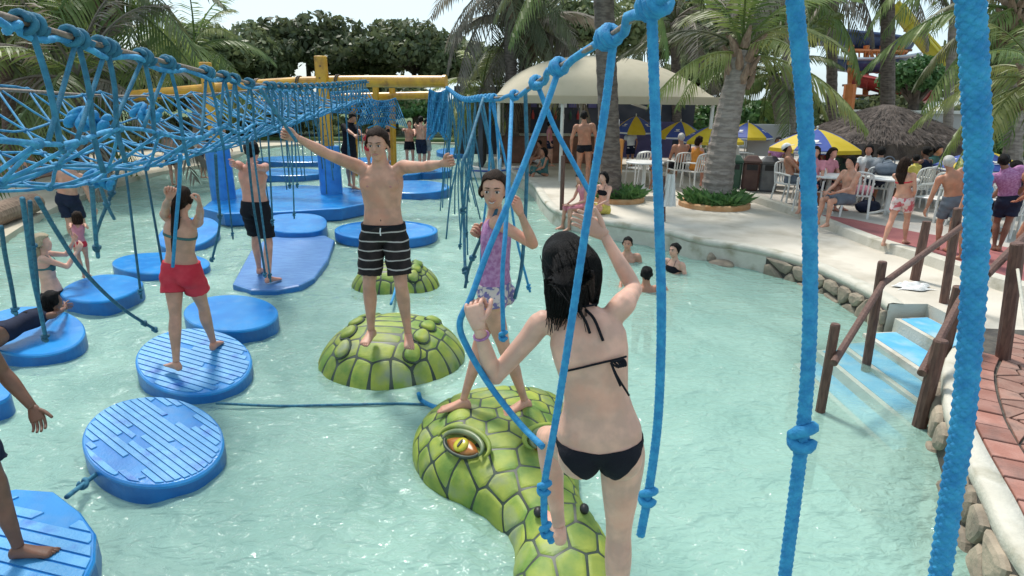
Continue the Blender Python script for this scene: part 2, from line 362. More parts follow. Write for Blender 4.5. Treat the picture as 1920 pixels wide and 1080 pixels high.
HC = {'black': mat('hair_black', (.004, .0035, .004), .55, (.012, .01, .01), 30, spec=.15, bump=.8, bscale=90, stretch=(4, 4, .5)),
      'brown': mat('hair_brown', (.016, .009, .006), .65, (.036, .02, .014), 30, spec=.1, bump=.5, bscale=90, stretch=(4, 4, .5)),
      'blond': mat('hair_blond', (.38, .29, .17), .5, (.5, .41, .27), 30, bump=.8, bscale=90, stretch=(4, 4, .5)),
      'light': mat('hair_light_brown', (.15, .1, .055), .5, (.24, .17, .1), 30, bump=.8, bscale=90, stretch=(4, 4, .5)),
      'grey': mat('hair_grey', (.4, .38, .36), .5, (.5, .48, .46), 30, bump=.6)}
def cloth(name, c, c2=None, **k): return mat(name, c, k.pop('rough', .85), c2 or tuple(A(c)*1.3), k.pop('scale', 8), bump=.25, bscale=160, spec=.2, **k)
CL = {'black': cloth('cloth_black', (.008, .008, .012)), 'navy': cloth('cloth_navy', (.012, .016, .035)), 'red': cloth('cloth_red', (.5, .03, .05), (.56, .05, .07)),
      'grey': cloth('cloth_grey', (.1, .12, .15)), 'pink': cloth('cloth_pink', (.5, .2, .24)), 'lilac': cloth('cloth_lilac', (.3, .12, .26), (.42, .22, .38), scale=40),
      'yellow': cloth('cloth_yellow', (.5, .42, .1)), 'white': cloth('cloth_white', (.6, .6, .6)), 'teal': cloth('cloth_teal', (.05, .12, .12)),
      'print': cloth('cloth_print', (.16, .13, .28), (.55, .45, .42), scale=28, mix=(.47, .53)), 'floral': cloth('cloth_floral', (.6, .5, .48), (.5, .12, .14), scale=12, mix=(.5, .56)),
      'orange': cloth('cloth_orange', (.5, .2, .04)), 'greywhite': cloth('cloth_greywhite', (.25, .26, .28))}
def striped():
    m = cloth('cloth_striped', (.014, .011, .012), (.03, .022, .022)); n = m.node_tree.nodes; l = m.node_tree.links.new; b = n['Principled BSDF']
    src = b.inputs['Base Color'].links[0].from_socket; t = n.new('ShaderNodeTexCoord'); sx = n.new('ShaderNodeSeparateXYZ'); l(t.outputs['Object'], sx.inputs[0])
    nz_ = n.new('ShaderNodeTexNoise'); nz_.inputs['Scale'].default_value = 6; l(t.outputs['Object'], nz_.inputs['Vector'])
    ma = n.new('ShaderNodeMath'); ma.operation = 'MULTIPLY_ADD'; l(nz_.outputs['Fac'], ma.inputs[0]); ma.inputs[1].default_value = .03; l(sx.outputs['Z'], ma.inputs[2])
    md = n.new('ShaderNodeMath'); md.operation = 'MODULO'; l(ma.outputs[0], md.inputs[0]); md.inputs[1].default_value = .083
    lt = n.new('ShaderNodeMath'); lt.operation = 'LESS_THAN'; l(md.outputs[0], lt.inputs[0]); lt.inputs[1].default_value = .012
    mx_ = n.new('ShaderNodeMix'); mx_.data_type = 'RGBA'; l(lt.outputs[0], mx_.inputs['Factor']); l(src, mx_.inputs['A']); mx_.inputs['B'].default_value = (.42, .38, .36, 1); l(mx_.outputs['Result'], b.inputs['Base Color'])
    return m
CL['striped'] = striped()
# ------------------------------------------------------------------ setting: pool, water, decks, banks
def G2(px, py, z=.35): return G(px, py, z)[:2]
structure(obj('pool_floor', MB().add([[-400, -100, -.95], [400, -100, -.95], [400, 900, -.95], [-400, 900, -.95]], [(0, 1, 2, 3)]), K['poolfloor']))
# water: graded grid with small real waves
gx = np.concatenate([-np.geomspace(40, 4, 90), np.linspace(-3.9, 3.9, 210), np.geomspace(4, 40, 60)])
gy = np.concatenate([np.linspace(-8, 1, 16)[:-1], np.linspace(1, 9, 170), np.geomspace(9.03, 42, 260)])
X, Y = np.meshgrid(gx, gy)
wr = np.random.default_rng(3); Z = np.zeros_like(X)
for k in range(26):
    a = wr.uniform(0, 2*math.pi); lam = wr.uniform(.35, 2.2); Z += .0032*lam**.8*np.sin((X*math.cos(a)+Y*math.sin(a))*2*math.pi/lam+wr.uniform(0, 6.28)+.6*np.sin(X*.9+k)+.6*np.cos(Y*.8-k))
chop = np.clip((Y-5.5)/4, 0, 1)*np.clip((24-Y)/8, 0, 1)*np.clip((1.6-X)/2.5, 0, 1)
for k in range(22):
    a = wr.uniform(0, 2*math.pi); lam = wr.uniform(.28, .8); Z += chop*.0042*lam**.8*np.sin((X*math.cos(a)+Y*math.sin(a))*2*math.pi/lam+wr.uniform(0, 6.28)+.8*np.sin(X*1.3+k)+.8*np.cos(Y*1.1-k))
for (fx, fy, frad) in [(290, 835, .55), (364, 685, .58), (433, 590, .55), (75, 625, .6), (190, 545, .55), (300, 495, .65), (60, 1040, .6), (735, 668, .75), (742, 533, .6), (930, 850, .62), (1030, 1040, .42), (530, 495, .9), (724, 432, .95), (1212, 510, .25), (1268, 470, .25), (95, 575, .25)]:
    c0 = G(fx, fy, 0); d0 = np.hypot(X-c0[0], Y-c0[1])-frad; Z += np.where(d0 > -.15, .0085*np.sin(d0*26+fx)*np.exp(-np.maximum(d0, 0)/.45), 0)
nx, ny = len(gx), len(gy)
F = [(j*nx+i, j*nx+i+1, (j+1)*nx+i+1, (j+1)*nx+i) for j in range(ny-1) for i in range(nx-1)]
structure(obj('water', (np.c_[X.ravel(), Y.ravel(), Z.ravel()], F), K['water'], loc=(0, 0, 0), smooth=True))

ZD = .35
edge_px = [(868, 262), (905, 283), (930, 300), (955, 318), (985, 335), (1000, 345), (1010, 360), (1020, 375), (1040, 392), (1085, 405), (1140, 415), (1250, 432), (1310, 448), (1380, 459), (1440, 470), (1510, 490), (1570, 515), (1640, 550), (1668, 570)]
edge = smooth_path([np.append(G2(*p), 0) for p in edge_px], 3)[:, :2]
ter_px = [(1790, 655), (1772, 690), (1775, 760), (1800, 830), (1850, 930), (1920, 1060)]
ter = [G2(*p) for p in ter_px]
e_end = edge[-1]
back_x = e_end[0]+.46
t0 = ter[0]
inner = np.vstack([edge, [[back_x, e_end[1]+.02], [back_x, t0[1]+.12]], ter, [[2.35, 1.2], [2.7, -1], [3.0, -9]]])
deckpoly = np.vstack([inner, [[500, -9], [500, 900], [-3.1, 900]]])
structure(obj('deck', MB().prism(deckpoly, -1.1, ZD), K['deck'], loc=(0, 0, 0)))
lb = [(0, 450), (75, 402), (130, 375), (208, 347), (267, 328), (317, 319), (400, 305), (450, 288)]
lft = A([[-9.6, -9], [-9.4, 3], [-9.5, 8]] + [list(G2(*p, .12)) for p in lb] + [[-13.5, 32], [-11, 36.5], [-3.1, 36.5]])
structure(obj('far_bank', MB().prism(np.vstack([[[-500, 36.9]], [[-3.1, 36.9]], [[-3.1, 900]], [[-500, 900]]]), -1.1, .3), K['grass'], loc=(0, 0, 0)))
structure(obj('left_bank', MB().prism(np.vstack([lft, [[-3.1, 36.9], [-500, 36.9], [-500, -9]]]), -1.1, .12), K['sand'], loc=(0, 0, 0)))
lo = lft[:9]+A([-3.0, 1.2])
structure(obj('left_path', MB().prism(np.vstack([lo, [[-60, 34], [-60, -9]]]), .0, .16), K['earth'], loc=(0, 0, 0)))

# curved coping: pale rounded lip along the edge
def ribbon(path, prof):                                     # prof: list of (outward offset, z); outward = towards pool (left of travel reversed)
    P = np.asarray(path); t = np.gradient(P, axis=0); t /= np.linalg.norm(t, axis=1)[:, None]
    n = np.c_[-t[:, 1], t[:, 0]]; return [np.c_[P+n*o, np.full(len(P), z)] for o, z in prof], n
def strip(path, prof, side=1):
    rings, _ = ribbon(path, [(o*side, z) for o, z in prof]); m = len(path); k = len(prof); V = np.vstack(rings)
    F = [(a*m+i, a*m+i+1, (a+1)*m+i+1, (a+1)*m+i) if side < 0 else (a*m+i+1, a*m+i, (a+1)*m+i, (a+1)*m+i+1) for a in range(k-1) for i in range(m-1)]
    return MB().add(V, F)
cop = [(-.17, ZD+.002), (-.15, ZD+.014), (-.03, ZD+.018), (.015, ZD+.004), (.022, ZD-.04), (.015, ZD-.08), (-.02, ZD-.09)]
structure(obj('deck_coping', strip(edge, cop, -1), K['plaster'], loc=(0, 0, 0), smooth=True))
tp = smooth_path([np.append(p, 0) for p in np.vstack([ter, [[2.35, 1.2], [2.5, .2]]])], 4)[:, :2]
structure(obj('terrace_coping', strip(tp, [(-.13, ZD+.02), (-.12, ZD+.04), (-.01, ZD+.045), (.015, ZD+.03), (.018, ZD-.05), (0, ZD-.07)], -1), K['plaster'], loc=(0, 0, 0), smooth=True))

# retaining walls with separate stones
def resample(P, ds):
    P = np.asarray(P); d = np.r_[0, np.cumsum(np.linalg.norm(np.diff(P, axis=0), axis=1))]; s = np.linspace(0, d[-1], max(2, int(d[-1]/ds)))
    return np.c_[np.interp(s, d, P[:, 0]), np.interp(s, d, P[:, 1])], d, P
def wall_stones(name, path, z0, z1, size, seed, wallmat, skip=None, side=-1):
    P = np.asarray(path); d = np.r_[0, np.cumsum(np.linalg.norm(np.diff(P, axis=0), axis=1))]; Ln = d[-1]
    t = np.gradient(P, axis=0); t /= np.linalg.norm(t, axis=1)[:, None]; n = np.c_[-t[:, 1], t[:, 0]]*side
    par = structure(obj(name, strip(P, [(.012, z1), (.012, z0)], side), wallmat, loc=(0, 0, 0)))
    r = np.random.default_rng(seed); nx_, nz_ = max(2, int(Ln/size)), max(2, int((z1-z0)/(size*.72)))
    seeds = [[(i+.5+.5*(j % 2)+r.uniform(-.32, .32))*Ln/nx_, z0+(j+.5+r.uniform(-.3, .3))*(z1-z0)/nz_] for j in range(nz_) for i in range(nx_)]
    for cell in voronoi(seeds, [(0, z0), (Ln, z0), (Ln, z1), (0, z1)], .022):
        if cell is None or len(cell) < 3: continue
        c = cell.mean(0)
        if skip and skip(c[0]/Ln, c[1]): continue
        q = []
        for i in range(len(cell)):                      # round the corners
            a, b = cell[i], cell[(i+1) % len(cell)]
            if np.linalg.norm(b-a) > .01: q += [a*.75+b*.25, a*.25+b*.75]
        if len(q) < 5: continue
        q = A(q); h = r.uniform(.035, .07); rings = []
        for sc, dd in ((1, .0), (.98, h*.6), (.86, h*.9), (.55, h+r.uniform(0, .012))):
            w_ = c+(q-c)*sc; base = np.c_[np.interp(w_[:, 0], d, P[:, 0]), np.interp(w_[:, 0], d, P[:, 1])]; nn = np.c_[np.interp(w_[:, 0], d, n[:, 0]), np.interp(w_[:, 0], d, n[:, 1])]
            rings.append(np.c_[base+nn*(.01+dd), w_[:, 1]])
        if side < 0: rings = [x[::-1] for x in rings]
        obj('stone', MB().loft(rings), K['stone'], par)
    return par
def sub(path, a, b):
    P, d, _ = resample(path, .12); return P[int(a*len(P)):max(int(a*len(P))+2, int(b*len(P)))]
i0 = int(np.argmin(np.linalg.norm(edge-G2(1432, 469), axis=1)))
structure(obj('pool_wall', strip(edge[:i0+1], [(.008, ZD-.1), (.008, -.9)], -1), K['plaster'], loc=(0, 0, 0), smooth=True))
wall_stones('stone_wall', resample(edge[i0:], .1)[0], -.12, ZD-.1, .3, 5, K['mortar'], lambda s, z: z > .17 and .32 < s < .75)
wall_stones('terrace_wall', resample(tp, .1)[0], -.15, ZD-.05, .27, 9, K['mortar'], lambda s, z: (.3 < s < .36))
# low rocks under the coping of the cream wall
def rock(name, c, r, seed, m, parent=None):
    rr = np.random.default_rng(seed); mb = MB().ell((0, 0, 0), (1, 1, 1), nu=12, nv=8); V = mb.V()
    for k in range(6):
        a = nrm(rr.normal(size=3)); dd = V@a; V = V-np.outer(np.maximum(dd-rr.uniform(.6, .85), 0), a)*.9
    return obj(name, ((V*A(r))+A(c), mb.f), m, parent)
for k, (px, py, z, r_) in enumerate([(1325, 466, .14, (.17, .1, .07)), (1350, 470, .12, (.12, .09, .1)), (1372, 471, .15, (.16, .1, .06)), (1398, 475, .15, (.2, .1, .055)), (1336, 486, .04, (.1, .08, .16)), (1355, 497, -.02, (.26, .2, .1))]):
    p = G(px, py, z); ro = rock('rock', p, r_, 20+k, K['stone'])
    tag(ro, ['flat grey rock under the deck lip, leftmost of the ledge', 'squarish rock beneath the deck lip beside the leftmost ledge rock', 'grey rock in the middle of the deck lip ledge', 'long flat rock at the right end of the deck lip ledge', 'upright brown rock propping the ledge at the waterline', 'wide wet rock lying half sunk below the ledge'][k], 'rock', 'rocks under the deck lip')

# steps into the pool
e1y = e_end[1]; s0y = ter[0][1]-.25
for k in range(5):
    z = (.205, .055, -.035, -.08, -.2, -.35)[k]; x1 = back_x-.005-(0, .4, .8, 1.12, 1.42)[k]; yy0 = s0y-.16*k*.9; yy1 = e1y-.03-.1*k
    tw_ = (.42, .42, .34, .32, .3)[k]; poly = [(x1-tw_, yy0-.1), (x1, yy0), (x1, yy1), (x1-tw_, yy1-.06)]
    st = structure(obj('step', MB().prism(poly, -.95+.001*k, z), K['plaster'], loc=(x1, yy0, 0)))
    pl2 = [(x1-tw_+.06, yy0-.06), (x1-.02, yy0+.02), (x1-.02, yy1-.03), (x1-tw_+.06, yy1-.09)]
    obj('tread', MB().prism(pl2, z-.02, z+.006), K['stepblue'], st)
# wooden handrails of the steps
def bar(a, b, r, n=10, mb=None): return (mb or MB()).tube([a, A(a)*.5+A(b)*.5, b], r, n)
def wpost(px_b, px_t, z, r=.05, zfloor=None):
    b = G(*px_b, z); t = D(*px_t, b[1]); return b, t
def rail_group(label, posts, rails):
    b0 = posts[0][0]; root = thing('handrail', label, 'handrail', (b0[0], b0[1], -.2))
    for b, t, zf, r in posts:
        q = A([b[0], b[1], zf]); mb = MB(); mb.tube([q, q*.5+t*.5, t-(t-q)*.01, t], [r, r*.97, r*.95, r*.8], 10); obj('post', mb, K['wood'], root, smooth=False)
    for a, b, r in rails: obj('rail', bar(a, b, r), K['wood'], root)
    return root
p1 = wpost((1540, 770), (1567, 607), 0); p2 = wpost((1630, 675), (1655, 490), .05); p4 = wpost((1770, 568), (1797, 390), .35)
r1 = D(1571, 668, p1[0][1]-.06); r2 = D(1655, 532, p2[0][1]-.07); r3 = D(1812, 418, p4[0][1]-.08)
rail_group('brown wooden handrail sloping into the water left of the blue steps', [(p1[0], p1[1], -.8, .042), (p2[0], p2[1], -.4, .045), (p4[0], p4[1], .3, .05)], [(r1-(r2-r1)*.08, r2, .032), (r2, r3, .032)])
p3 = wpost((1715, 525), (1738, 415), .35)
tag(obj('post', MB().tube([p3[0]-A([0, 0, .05]), p3[0]*.5+p3[1]*.5, p3[1]], [.06, .058, .05], 10), K['wood']), 'short brown wooden post standing on the deck by the crumpled white towel', 'post')
q1 = wpost((1722, 800), (1765, 637), 0); q2 = wpost((1772, 650), (1800, 537), .35); q3 = wpost((1882, 672), (1909, 455), .37)
ra = D(1728, 700, q1[0][1]-.02); rb = D(1803, 558, q2[0][1]-.07); rc = D(1850, 515, q3[0][1]-.1); rd = D(1960, 405, q3[0][1]+.7)
rail_group('brown wooden handrail along the stone wall right of the blue steps', [(q1[0], q1[1], -.7, .058), (q2[0], q2[1], .2, .06)], [(ra, rb, .034)])
rail_group('brown wooden handrail on the red paved terrace at the right edge', [(q3[0], q3[1], .3, .06)], [(rc, rd, .034)])
tow = G(1710, 540, ZD); mb = MB(); gr = np.random.default_rng(4)
n_ = 18; U, V_ = np.meshgrid(np.linspace(-1, 1, n_), np.linspace(-1, 1, n_)); rad = np.sqrt(U**2+V_**2)
zz = .05*np.exp(-rad**2*1.5)+.035*np.abs(np.sin(U*5+V_*3)*np.cos(V_*4-U*2))*(rad < .95)
msk = U*.2*(1+.2*np.sin(V_*6)); tv = np.c_[(tow[0]+U*.2*(1+.25*np.sin(V_*5))).ravel(), (tow[1]+V_*.13*(1+.3*np.cos(U*4))).ravel(), (ZD+.006+zz).ravel()]
tag(obj('towel', (tv, [(j*n_+i, j*n_+i+1, (j+1)*n_+i+1, (j+1)*n_+i) for j in range(n_-1) for i in range(n_-1)]), K['towel'], smooth=True), 'crumpled white towel lying on the deck by the wooden posts', 'towel')

# kerb, upper terrace and red path on the right
kerb_px = [(1361, 357), (1430, 379), (1500, 402), (1560, 427), (1640, 458), (1720, 482), (1830, 520), (1920, 548), (2050, 590)]
kp = smooth_path([np.append(G2(*p, .42), 0) for p in kerb_px], 3)[:, :2]
ZT = .45
tpoly = np.vstack([kp, [[60, kp[-1][1]], [60, 70], [G2(1361, 357, .42)[0], 70]]])
structure(obj('seating_terrace', MB().prism(tpoly, .3, ZT), K['terra'], loc=(0, 0, 0)))
structure(obj('terrace_kerb', strip(kp, [(-.2, ZT), (-.19, ZT+.05), (-.02, ZT+.055), (.0, ZT+.04), (.02, .355), (.025, .34)], -1), K['plaster'], loc=(0, 0, 0)))
rp_ = kp[9:]
rt = [G2(*p, ZT) for p in [(2050, 500), (1920, 470), (1800, 448), (1720, 436), (1600, 412), (1535, 402)]]
q_ = rp_ + A([.0, 0]); tq = np.gradient(q_, axis=0); tq /= np.linalg.norm(tq, axis=1)[:, None]; q_ = q_+np.c_[-tq[:, 1], tq[:, 0]]*.22
structure(obj('red_path', MB().prism(np.vstack([q_, rt]), ZT-.05, ZT+.006), K['redpath'], loc=(0, 0, 0)))
# near terrace: red border tiles and crazy paving
bp_, dd, _ = resample(tp, .02); t_ = np.gradient(bp_, axis=0); t_ /= np.linalg.norm(t_, axis=1)[:, None]; nn_ = np.c_[-t_[:, 1], t_[:, 0]]
tpar = structure(obj('paved_terrace', MB().prism(np.vstack([tp+A([.16, 0]), [[6, .2], [6.4, 5.6], [4.9, 5.75]]]), ZD-.1, ZD+.008), K['mortar'], loc=(0, 0, 0)))
step_ = 12
for i in range(0, len(bp_)-step_, step_):
    a, b = i, i+step_-1; P4 = [bp_[a]+nn_[a]*.14, bp_[b]+nn_[b]*.14, bp_[b]+nn_[b]*.335, bp_[a]+nn_[a]*.335]
    obj('border_tile', MB().prism(P4, ZD, ZD+.034+rng.uniform(-.003, .003), bev=.005), K['tilered'], tpar)
inn = bp_+nn_*.36; bound = [tuple(inn[-1]), (5.4, inn[-1][1]), (6.0, 5.5), (4.75, 5.5)]
from mathutils.geometry import intersect_point_tri_2d
pv = [tuple(p) for p in inn[::10]]
minx, maxx, miny, maxy = inn[:, 0].min(), 6.0, inn[:, 1].min(), 5.6
seeds = []
sr = np.random.default_rng(31)
for yy in np.arange(miny, maxy, .15):
    for xx in np.arange(minx, maxx, .16):
        p = A([xx+sr.uniform(-.06, .06), yy+sr.uniform(-.06, .06)]); k = int(np.argmin(np.linalg.norm(inn-p, axis=1)))
        if (p-inn[k])@nn_[k] > .03 and p[0] < 3.0+.42*p[1]: seeds.append(p)
seeds = sorted(seeds, key=lambda p: p@p)[:290]
cells = voronoi(seeds, [(minx-.2, miny-.3), (6.2, miny-.3), (6.2, 5.7), (minx-.2, 5.7)], .016)
for s_, cl in zip(seeds, cells):
    if cl is None: continue
    k = int(np.argmin(np.linalg.norm(inn-s_, axis=1)))
    cl = clip_poly(list(cl), inn[k], -nn_[k])
    if len(cl) < 3 or np.ptp(A(cl), axis=0).max() > .5: continue
    obj('paving_stone', MB().prism(A(cl), ZD, ZD+.028+sr.uniform(-.004, .004), bev=.006), K['crazy'], tpar)
# ------------------------------------------------------------------ blue floats
def ell_px(cx, cy, rx, ry, z, n=56, sq=2.0, rot=0.0):
    out = []
    for k in range(n):
        a = 2*math.pi*k/n; c_, s_ = math.cos(a), math.sin(a)
        x = rx*abs(c_)**(2/sq)*np.sign(c_); y = ry*abs(s_)**(2/sq)*np.sign(s_)
        out.append(G(cx+x*math.cos(rot)-y*math.sin(rot), cy+x*math.sin(rot)+y*math.cos(rot), z)[:2])
    return A(out)
def float_body(label, cx, cy, rx, ry, zt=.2, th=.2, tilt=0.0, sq=2.0, rot=0.0, slats=0, sl_ang=0, worn=(), name='float', m='foam', rim=False, grp='blue floating stepping pads', poly=None, seed=1, side='foam_side'):
    P = ell_px(cx, cy, rx, ry, zt, sq=sq, rot=rot) if poly is None else A([G(x, y, zt)[:2] for x, y in poly])
    if np.sum(P[:, 0]*np.roll(P[:, 1], -1)-np.roll(P[:, 0], -1)*P[:, 1]) < 0: P = P[::-1]
    c = (P.max(0)+P.min(0))/2
    ax = nrm([c[0], c[1]])                              # viewing direction in plan
    if tilt:
        dep = math.atan2(CAM_H-zt, np.linalg.norm(c)); k = math.sin(dep)/math.sin(dep+tilt)
        rel = P-c; al = rel@ax; P = c+rel+np.outer(al*(k-1), ax)
    def warp(V):
        V = A(V, float); al = (V[:, :2]-c)@ax; V[:, 2] += al*math.tan(tilt); return V
    n = len(P); inw = lambda k: c+(P-c)*k
    root = thing(name, label, 'float', (c[0], c[1], zt-th), grp)
    rings = [np.c_[inw(.97), np.full(n, zt-th)], np.c_[inw(1.0), np.full(n, zt-th*.85)], np.c_[inw(1.0), np.full(n, zt-.03)]]
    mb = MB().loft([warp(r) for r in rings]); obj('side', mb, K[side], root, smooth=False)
    rings = [np.c_[inw(.999), np.full(n, zt-.032)], np.c_[inw(.998), np.full(n, zt-.012)], np.c_[inw(.975), np.full(n, zt)]]
    if rim: rings += [np.c_[inw(.93), np.full(n, zt+.004)], np.c_[inw(.9), np.full(n, zt-.02)]]
    obj('top', MB().loft([warp(r) for r in rings]), K[m], root)
    if slats:
        rr = np.random.default_rng(seed); d = A([math.cos(sl_ang), math.sin(sl_ang)]); e = A([-d[1], d[0]]); Q = inw(.955); lo, hi = ((Q-c)@e).min(), ((Q-c)@e).max(); wd = (hi-lo)/slats
        for k in range(slats):
            a0 = lo+k*wd+wd*.1; a1 = lo+(k+1)*wd-wd*.1
            pl = clip_poly(clip_poly(list(Q), c+e*a1, e), c+e*a0, -e)
            if len(pl) < 3: continue
            pl = A(pl); t = (pl-c)@d; cuts = [t.min(), t.max()]
            segs = [(t.min()-.01, t.max()+.01)]
            for (wk, wa, wb) in worn:                   # worn-away lengths, fractions of the slat
                if wk == k:
                    new = []
                    for s0, s1 in segs:
                        u0, u1 = t.min()+(t.max()-t.min())*wa, t.min()+(t.max()-t.min())*wb
                        if u0-s0 > .04: new.append((s0, u0))
                        if s1-u1 > .04: new.append((u1, s1))
                    segs = new
            for s0, s1 in segs:
                j0, j1 = rr.uniform(-.5, .5), rr.uniform(-.5, .5)
                pp = clip_poly(clip_poly(list(pl), c+d*s1, nrm(d+e*j1)), c+d*s0, -nrm(d+e*j0))
                if len(pp) < 3: continue
                pp = A(pp); mb = MB().prism(pp, zt-.004, zt+.009, bev=.003); obj('slat', (warp(mb.V()), mb.f), K['slat'], root)
    return root, c
FA = float_body('round blue slatted float with worn patches, nearest the green dragon head', 288, 829, 134, 84, .17, .19, R(6), slats=17, sl_ang=R(-33), worn=[(13, .15, .62), (14, .1, .8), (15, .1, .6), (12, .3, .55), (7, .3, .45), (6, .38, .6), (5, .3, .42), (2, .3, .8), (1, .2, .9), (3, .55, .8), (9, .62, .75)], grp='round slatted floats', seed=3)
FB = float_body('round blue slatted float under the person in red shorts', 364, 679, 110, 62, .17, .19, R(7), slats=15, sl_ang=R(-18), worn=[(9, .2, .45), (6, .6, .72)], grp='round slatted floats', seed=5)
FK = float_body('octagonal blue slatted float at the bottom left corner', 0, 0, 0, 0, .17, .2, 0, slats=13, sl_ang=R(-14), worn=[(11, .1, .95), (12, .0, 1), (10, .45, .8)], grp='round slatted floats', poly=[(150, 958), (180, 1000), (178, 1050), (150, 1110), (80, 1190), (-90, 1230), (-160, 1120), (-150, 1010), (-60, 935), (30, 915), (100, 920)], seed=8)
float_body('thick oval blue float with a wet top behind the slatted one', 433, 587, 89, 34, .2, .24, R(4))
float_body('round smooth blue float with the person lying face down', 60, 621, 101, 46, .2, .24, R(6))
float_body('leaf shaped blue float under the small person in pink', 190, 540, 79, 25, .2, .24, R(3), sq=1.7, rot=R(-7))
float_body('flat oval blue float behind the small person in pink', 302, 493, 92, 20, .13, .2, R(2))
float_body('tilted blue float between the red shorts person and the platform', 352, 438, 60, 27, .2, .22, R(10), rot=R(-14))
FH = float_body('large low blue mat under the person in black shorts', 0, 0, 0, 0, .08, .14, 0, poly=[(436, 532), (470, 470), (500, 446), (540, 440), (610, 441), (627, 450), (615, 486), (590, 520), (560, 535), (520, 543), (470, 543)], m='mat', grp='large flat mats')
float_body('round blue float with a pale wet top in front of the platform', 556, 418, 57, 18, .22, .26, R(3), sq=2.6)
float_body('wide round blue float with a raised rim behind the striped shorts', 724, 431, 97, 18, .2, .2, R(2), rim=True)
float_body('teal sided blue float behind the outstretched right arm', 775, 350, 68, 12, .25, .3, R(3))
float_body('blue float cut by the left edge beside the person stepping in', -30, 735, 50, 22, .2, .22, R(6))
PL = float_body('long blue floating platform carrying the two yellow posts', 0, 0, 0, 0, .3, .3, 0, poly=[(378, 390), (400, 372), (450, 352), (560, 346), (672, 352), (694, 366), (690, 380), (640, 390), (520, 397), (420, 400)], grp='blue platforms')
for px, py, rx, ry, lb_ in [(540, 322, 70, 7, 'far blue pad left of the yellow post, seen through the ropes'), (270, 405, 0, 0, ''), (752, 322, 40, 6, 'small far blue pad behind the far person in black trunks'), (800, 318, 46, 6, 'far blue pad under the pair with dark trunks'), (852, 283, 34, 6, 'far blue pad by the white bank'), (560, 298, 80, 6, 'long far blue pad below the net'), (690, 300, 45, 5, 'farthest blue pad in the middle of the pool')]:
    if rx: float_body(lb_, px, py, rx, ry, .22, .25, R(1))
# ropes joining the floats
def rope(name, pts, r, m, label, group=None, n=8, k=5, knots=(), cat='rope', braid=0, parent=None, root=True):
    P = smooth_path(pts, k); loc = P[np.argmin(P[:, 2])]
    if not knots: return tag(obj(name, MB().tube(P, r, n, braid=braid), m, loc=loc, smooth=True), label, cat, group)
    rt_ = thing(name, label, cat, loc, group); obj('cord', MB().tube(P, r, n, braid=braid), m, rt_, smooth=True)
    for kn in knots: knot(P, kn, r, m, rt_)
    return rt_
def knot(P, f, r, m, parent, turns=1.6, big=1.0, name='knot'):
    d = np.r_[0, np.cumsum(np.linalg.norm(np.diff(P, axis=0), axis=1))]; s = f*d[-1]; c = A([np.interp(s, d, P[:, i]) for i in range(3)])
    i = min(max(int(np.searchsorted(d, s)), 1), len(P)-1); t = nrm(P[i]-P[i-1]); u = nrm(np.cross(t, [.3, .9, .1])); b = np.cross(t, u); q = []
    for a in np.linspace(0, 2*math.pi*turns, 22):
        q.append(c+(u*math.cos(a)+b*math.sin(a)*.85)*r*1.35*big+t*r*(1.7*math.sin(a*.62+.5))*big)
    obj(name, MB().tube(q, r*.95, 7), m, parent, smooth=True)
rope('tether_rope', [G(405, 756, .03), G(520, 761, .01), G(640, 759, .015), G(760, 757, .01), G(840, 764, .03), G(870, 775, .1)], .012, K['rope_d'], 'dark blue rope lying on the water from the slatted float to the turtle shell')
rope('tether_rope', [G(186, 885, .1), G(160, 905, .07), G(125, 932, .12)], .016, K['rope_d'], 'short knotted rope tying the two nearest slatted floats together', knots=(.35,))
rope('tether_rope', [G(745, 520, .12), G(740, 548, .1), G(733, 570, .12)], .018, K['rope'], 'short blue strap between the two turtle shells')
rope('tether_rope', [G(785, 738, .12), G(792, 752, .02), G(830, 770, .1)], .02, K['rope'], 'blue strap at the front rim of the near turtle shell')

# ------------------------------------------------------------------ green turtle shells and dragon head
def scale_skin(surf, nu, nv, seeds, gap, root, raise_=.012, mname='green', base='greendark', part='scale', keep=None, closed=False):
    """surf(u,v)->xyz on a dense grid, seeds in (u,v) with metric weights: every cell becomes a raised plate of its own"""
    U = np.linspace(0, 1, nu); Vv = np.linspace(0, 1, nv); uu, vv = np.meshgrid(U, Vv); W = surf(uu.ravel(), vv.ravel())
    q = A([(j*nu+i, j*nu+i+1, (j+1)*nu+i+1, (j+1)*nu+i) for j in range(nv-1) for i in range(nu-1)]); T = np.vstack([q[:, [0, 1, 2]], q[:, [0, 2, 3]]])
    N = vnormals(W, T)
    sp = surf(A([s[0] for s in seeds]), A([s[1] for s in seeds])); wt = A([s[2] if len(s) > 2 else 0.0 for s in seeds])
    d = np.linalg.norm(W[:, None, :]-sp[None], axis=2)-wt[None]; o = np.argsort(d, axis=1)[:, :2]; d1 = d[np.arange(len(W)), o[:, 0]]; d2 = d[np.arange(len(W)), o[:, 1]]
    obj('shell', (W, [tuple(map(int, t)) for t in q]), K[base], root, smooth=True)
    for k in range(len(seeds)):
        dk = d[:, k]; oth = np.where(o[:, 0] == k, d2, d1); f = oth-dk-gap
        m = (f[T] > -.2).all(1)
        if not m.any() or (f > 0).sum() < 4: continue
        r_ = clip_mesh(W, T[m], f)
        if r_ is None: continue
        Vc, Tc, used = r_; Nc = np.vstack([N, np.zeros((len(Vc), 3))])[:0] if False else vnormals(Vc, Tc)
        fk = A([np.interp(0, [0], [0])])
        # height profile: rounded towards the edge
        sd_ = np.linalg.norm(Vc[:, None]-sp[None], axis=2)-wt; dkk = sd_[:, k].copy(); sd_[:, k] = 9; f2 = sd_.min(1)-dkk-gap
        off = raise_*np.sqrt(np.clip(f2/(gap*2.2), 0.02, 1))
        Vt, Ft = thicken(Vc, Tc, off, 0.0); obj(part, (Vt, Ft), K[mname], root, smooth=False)
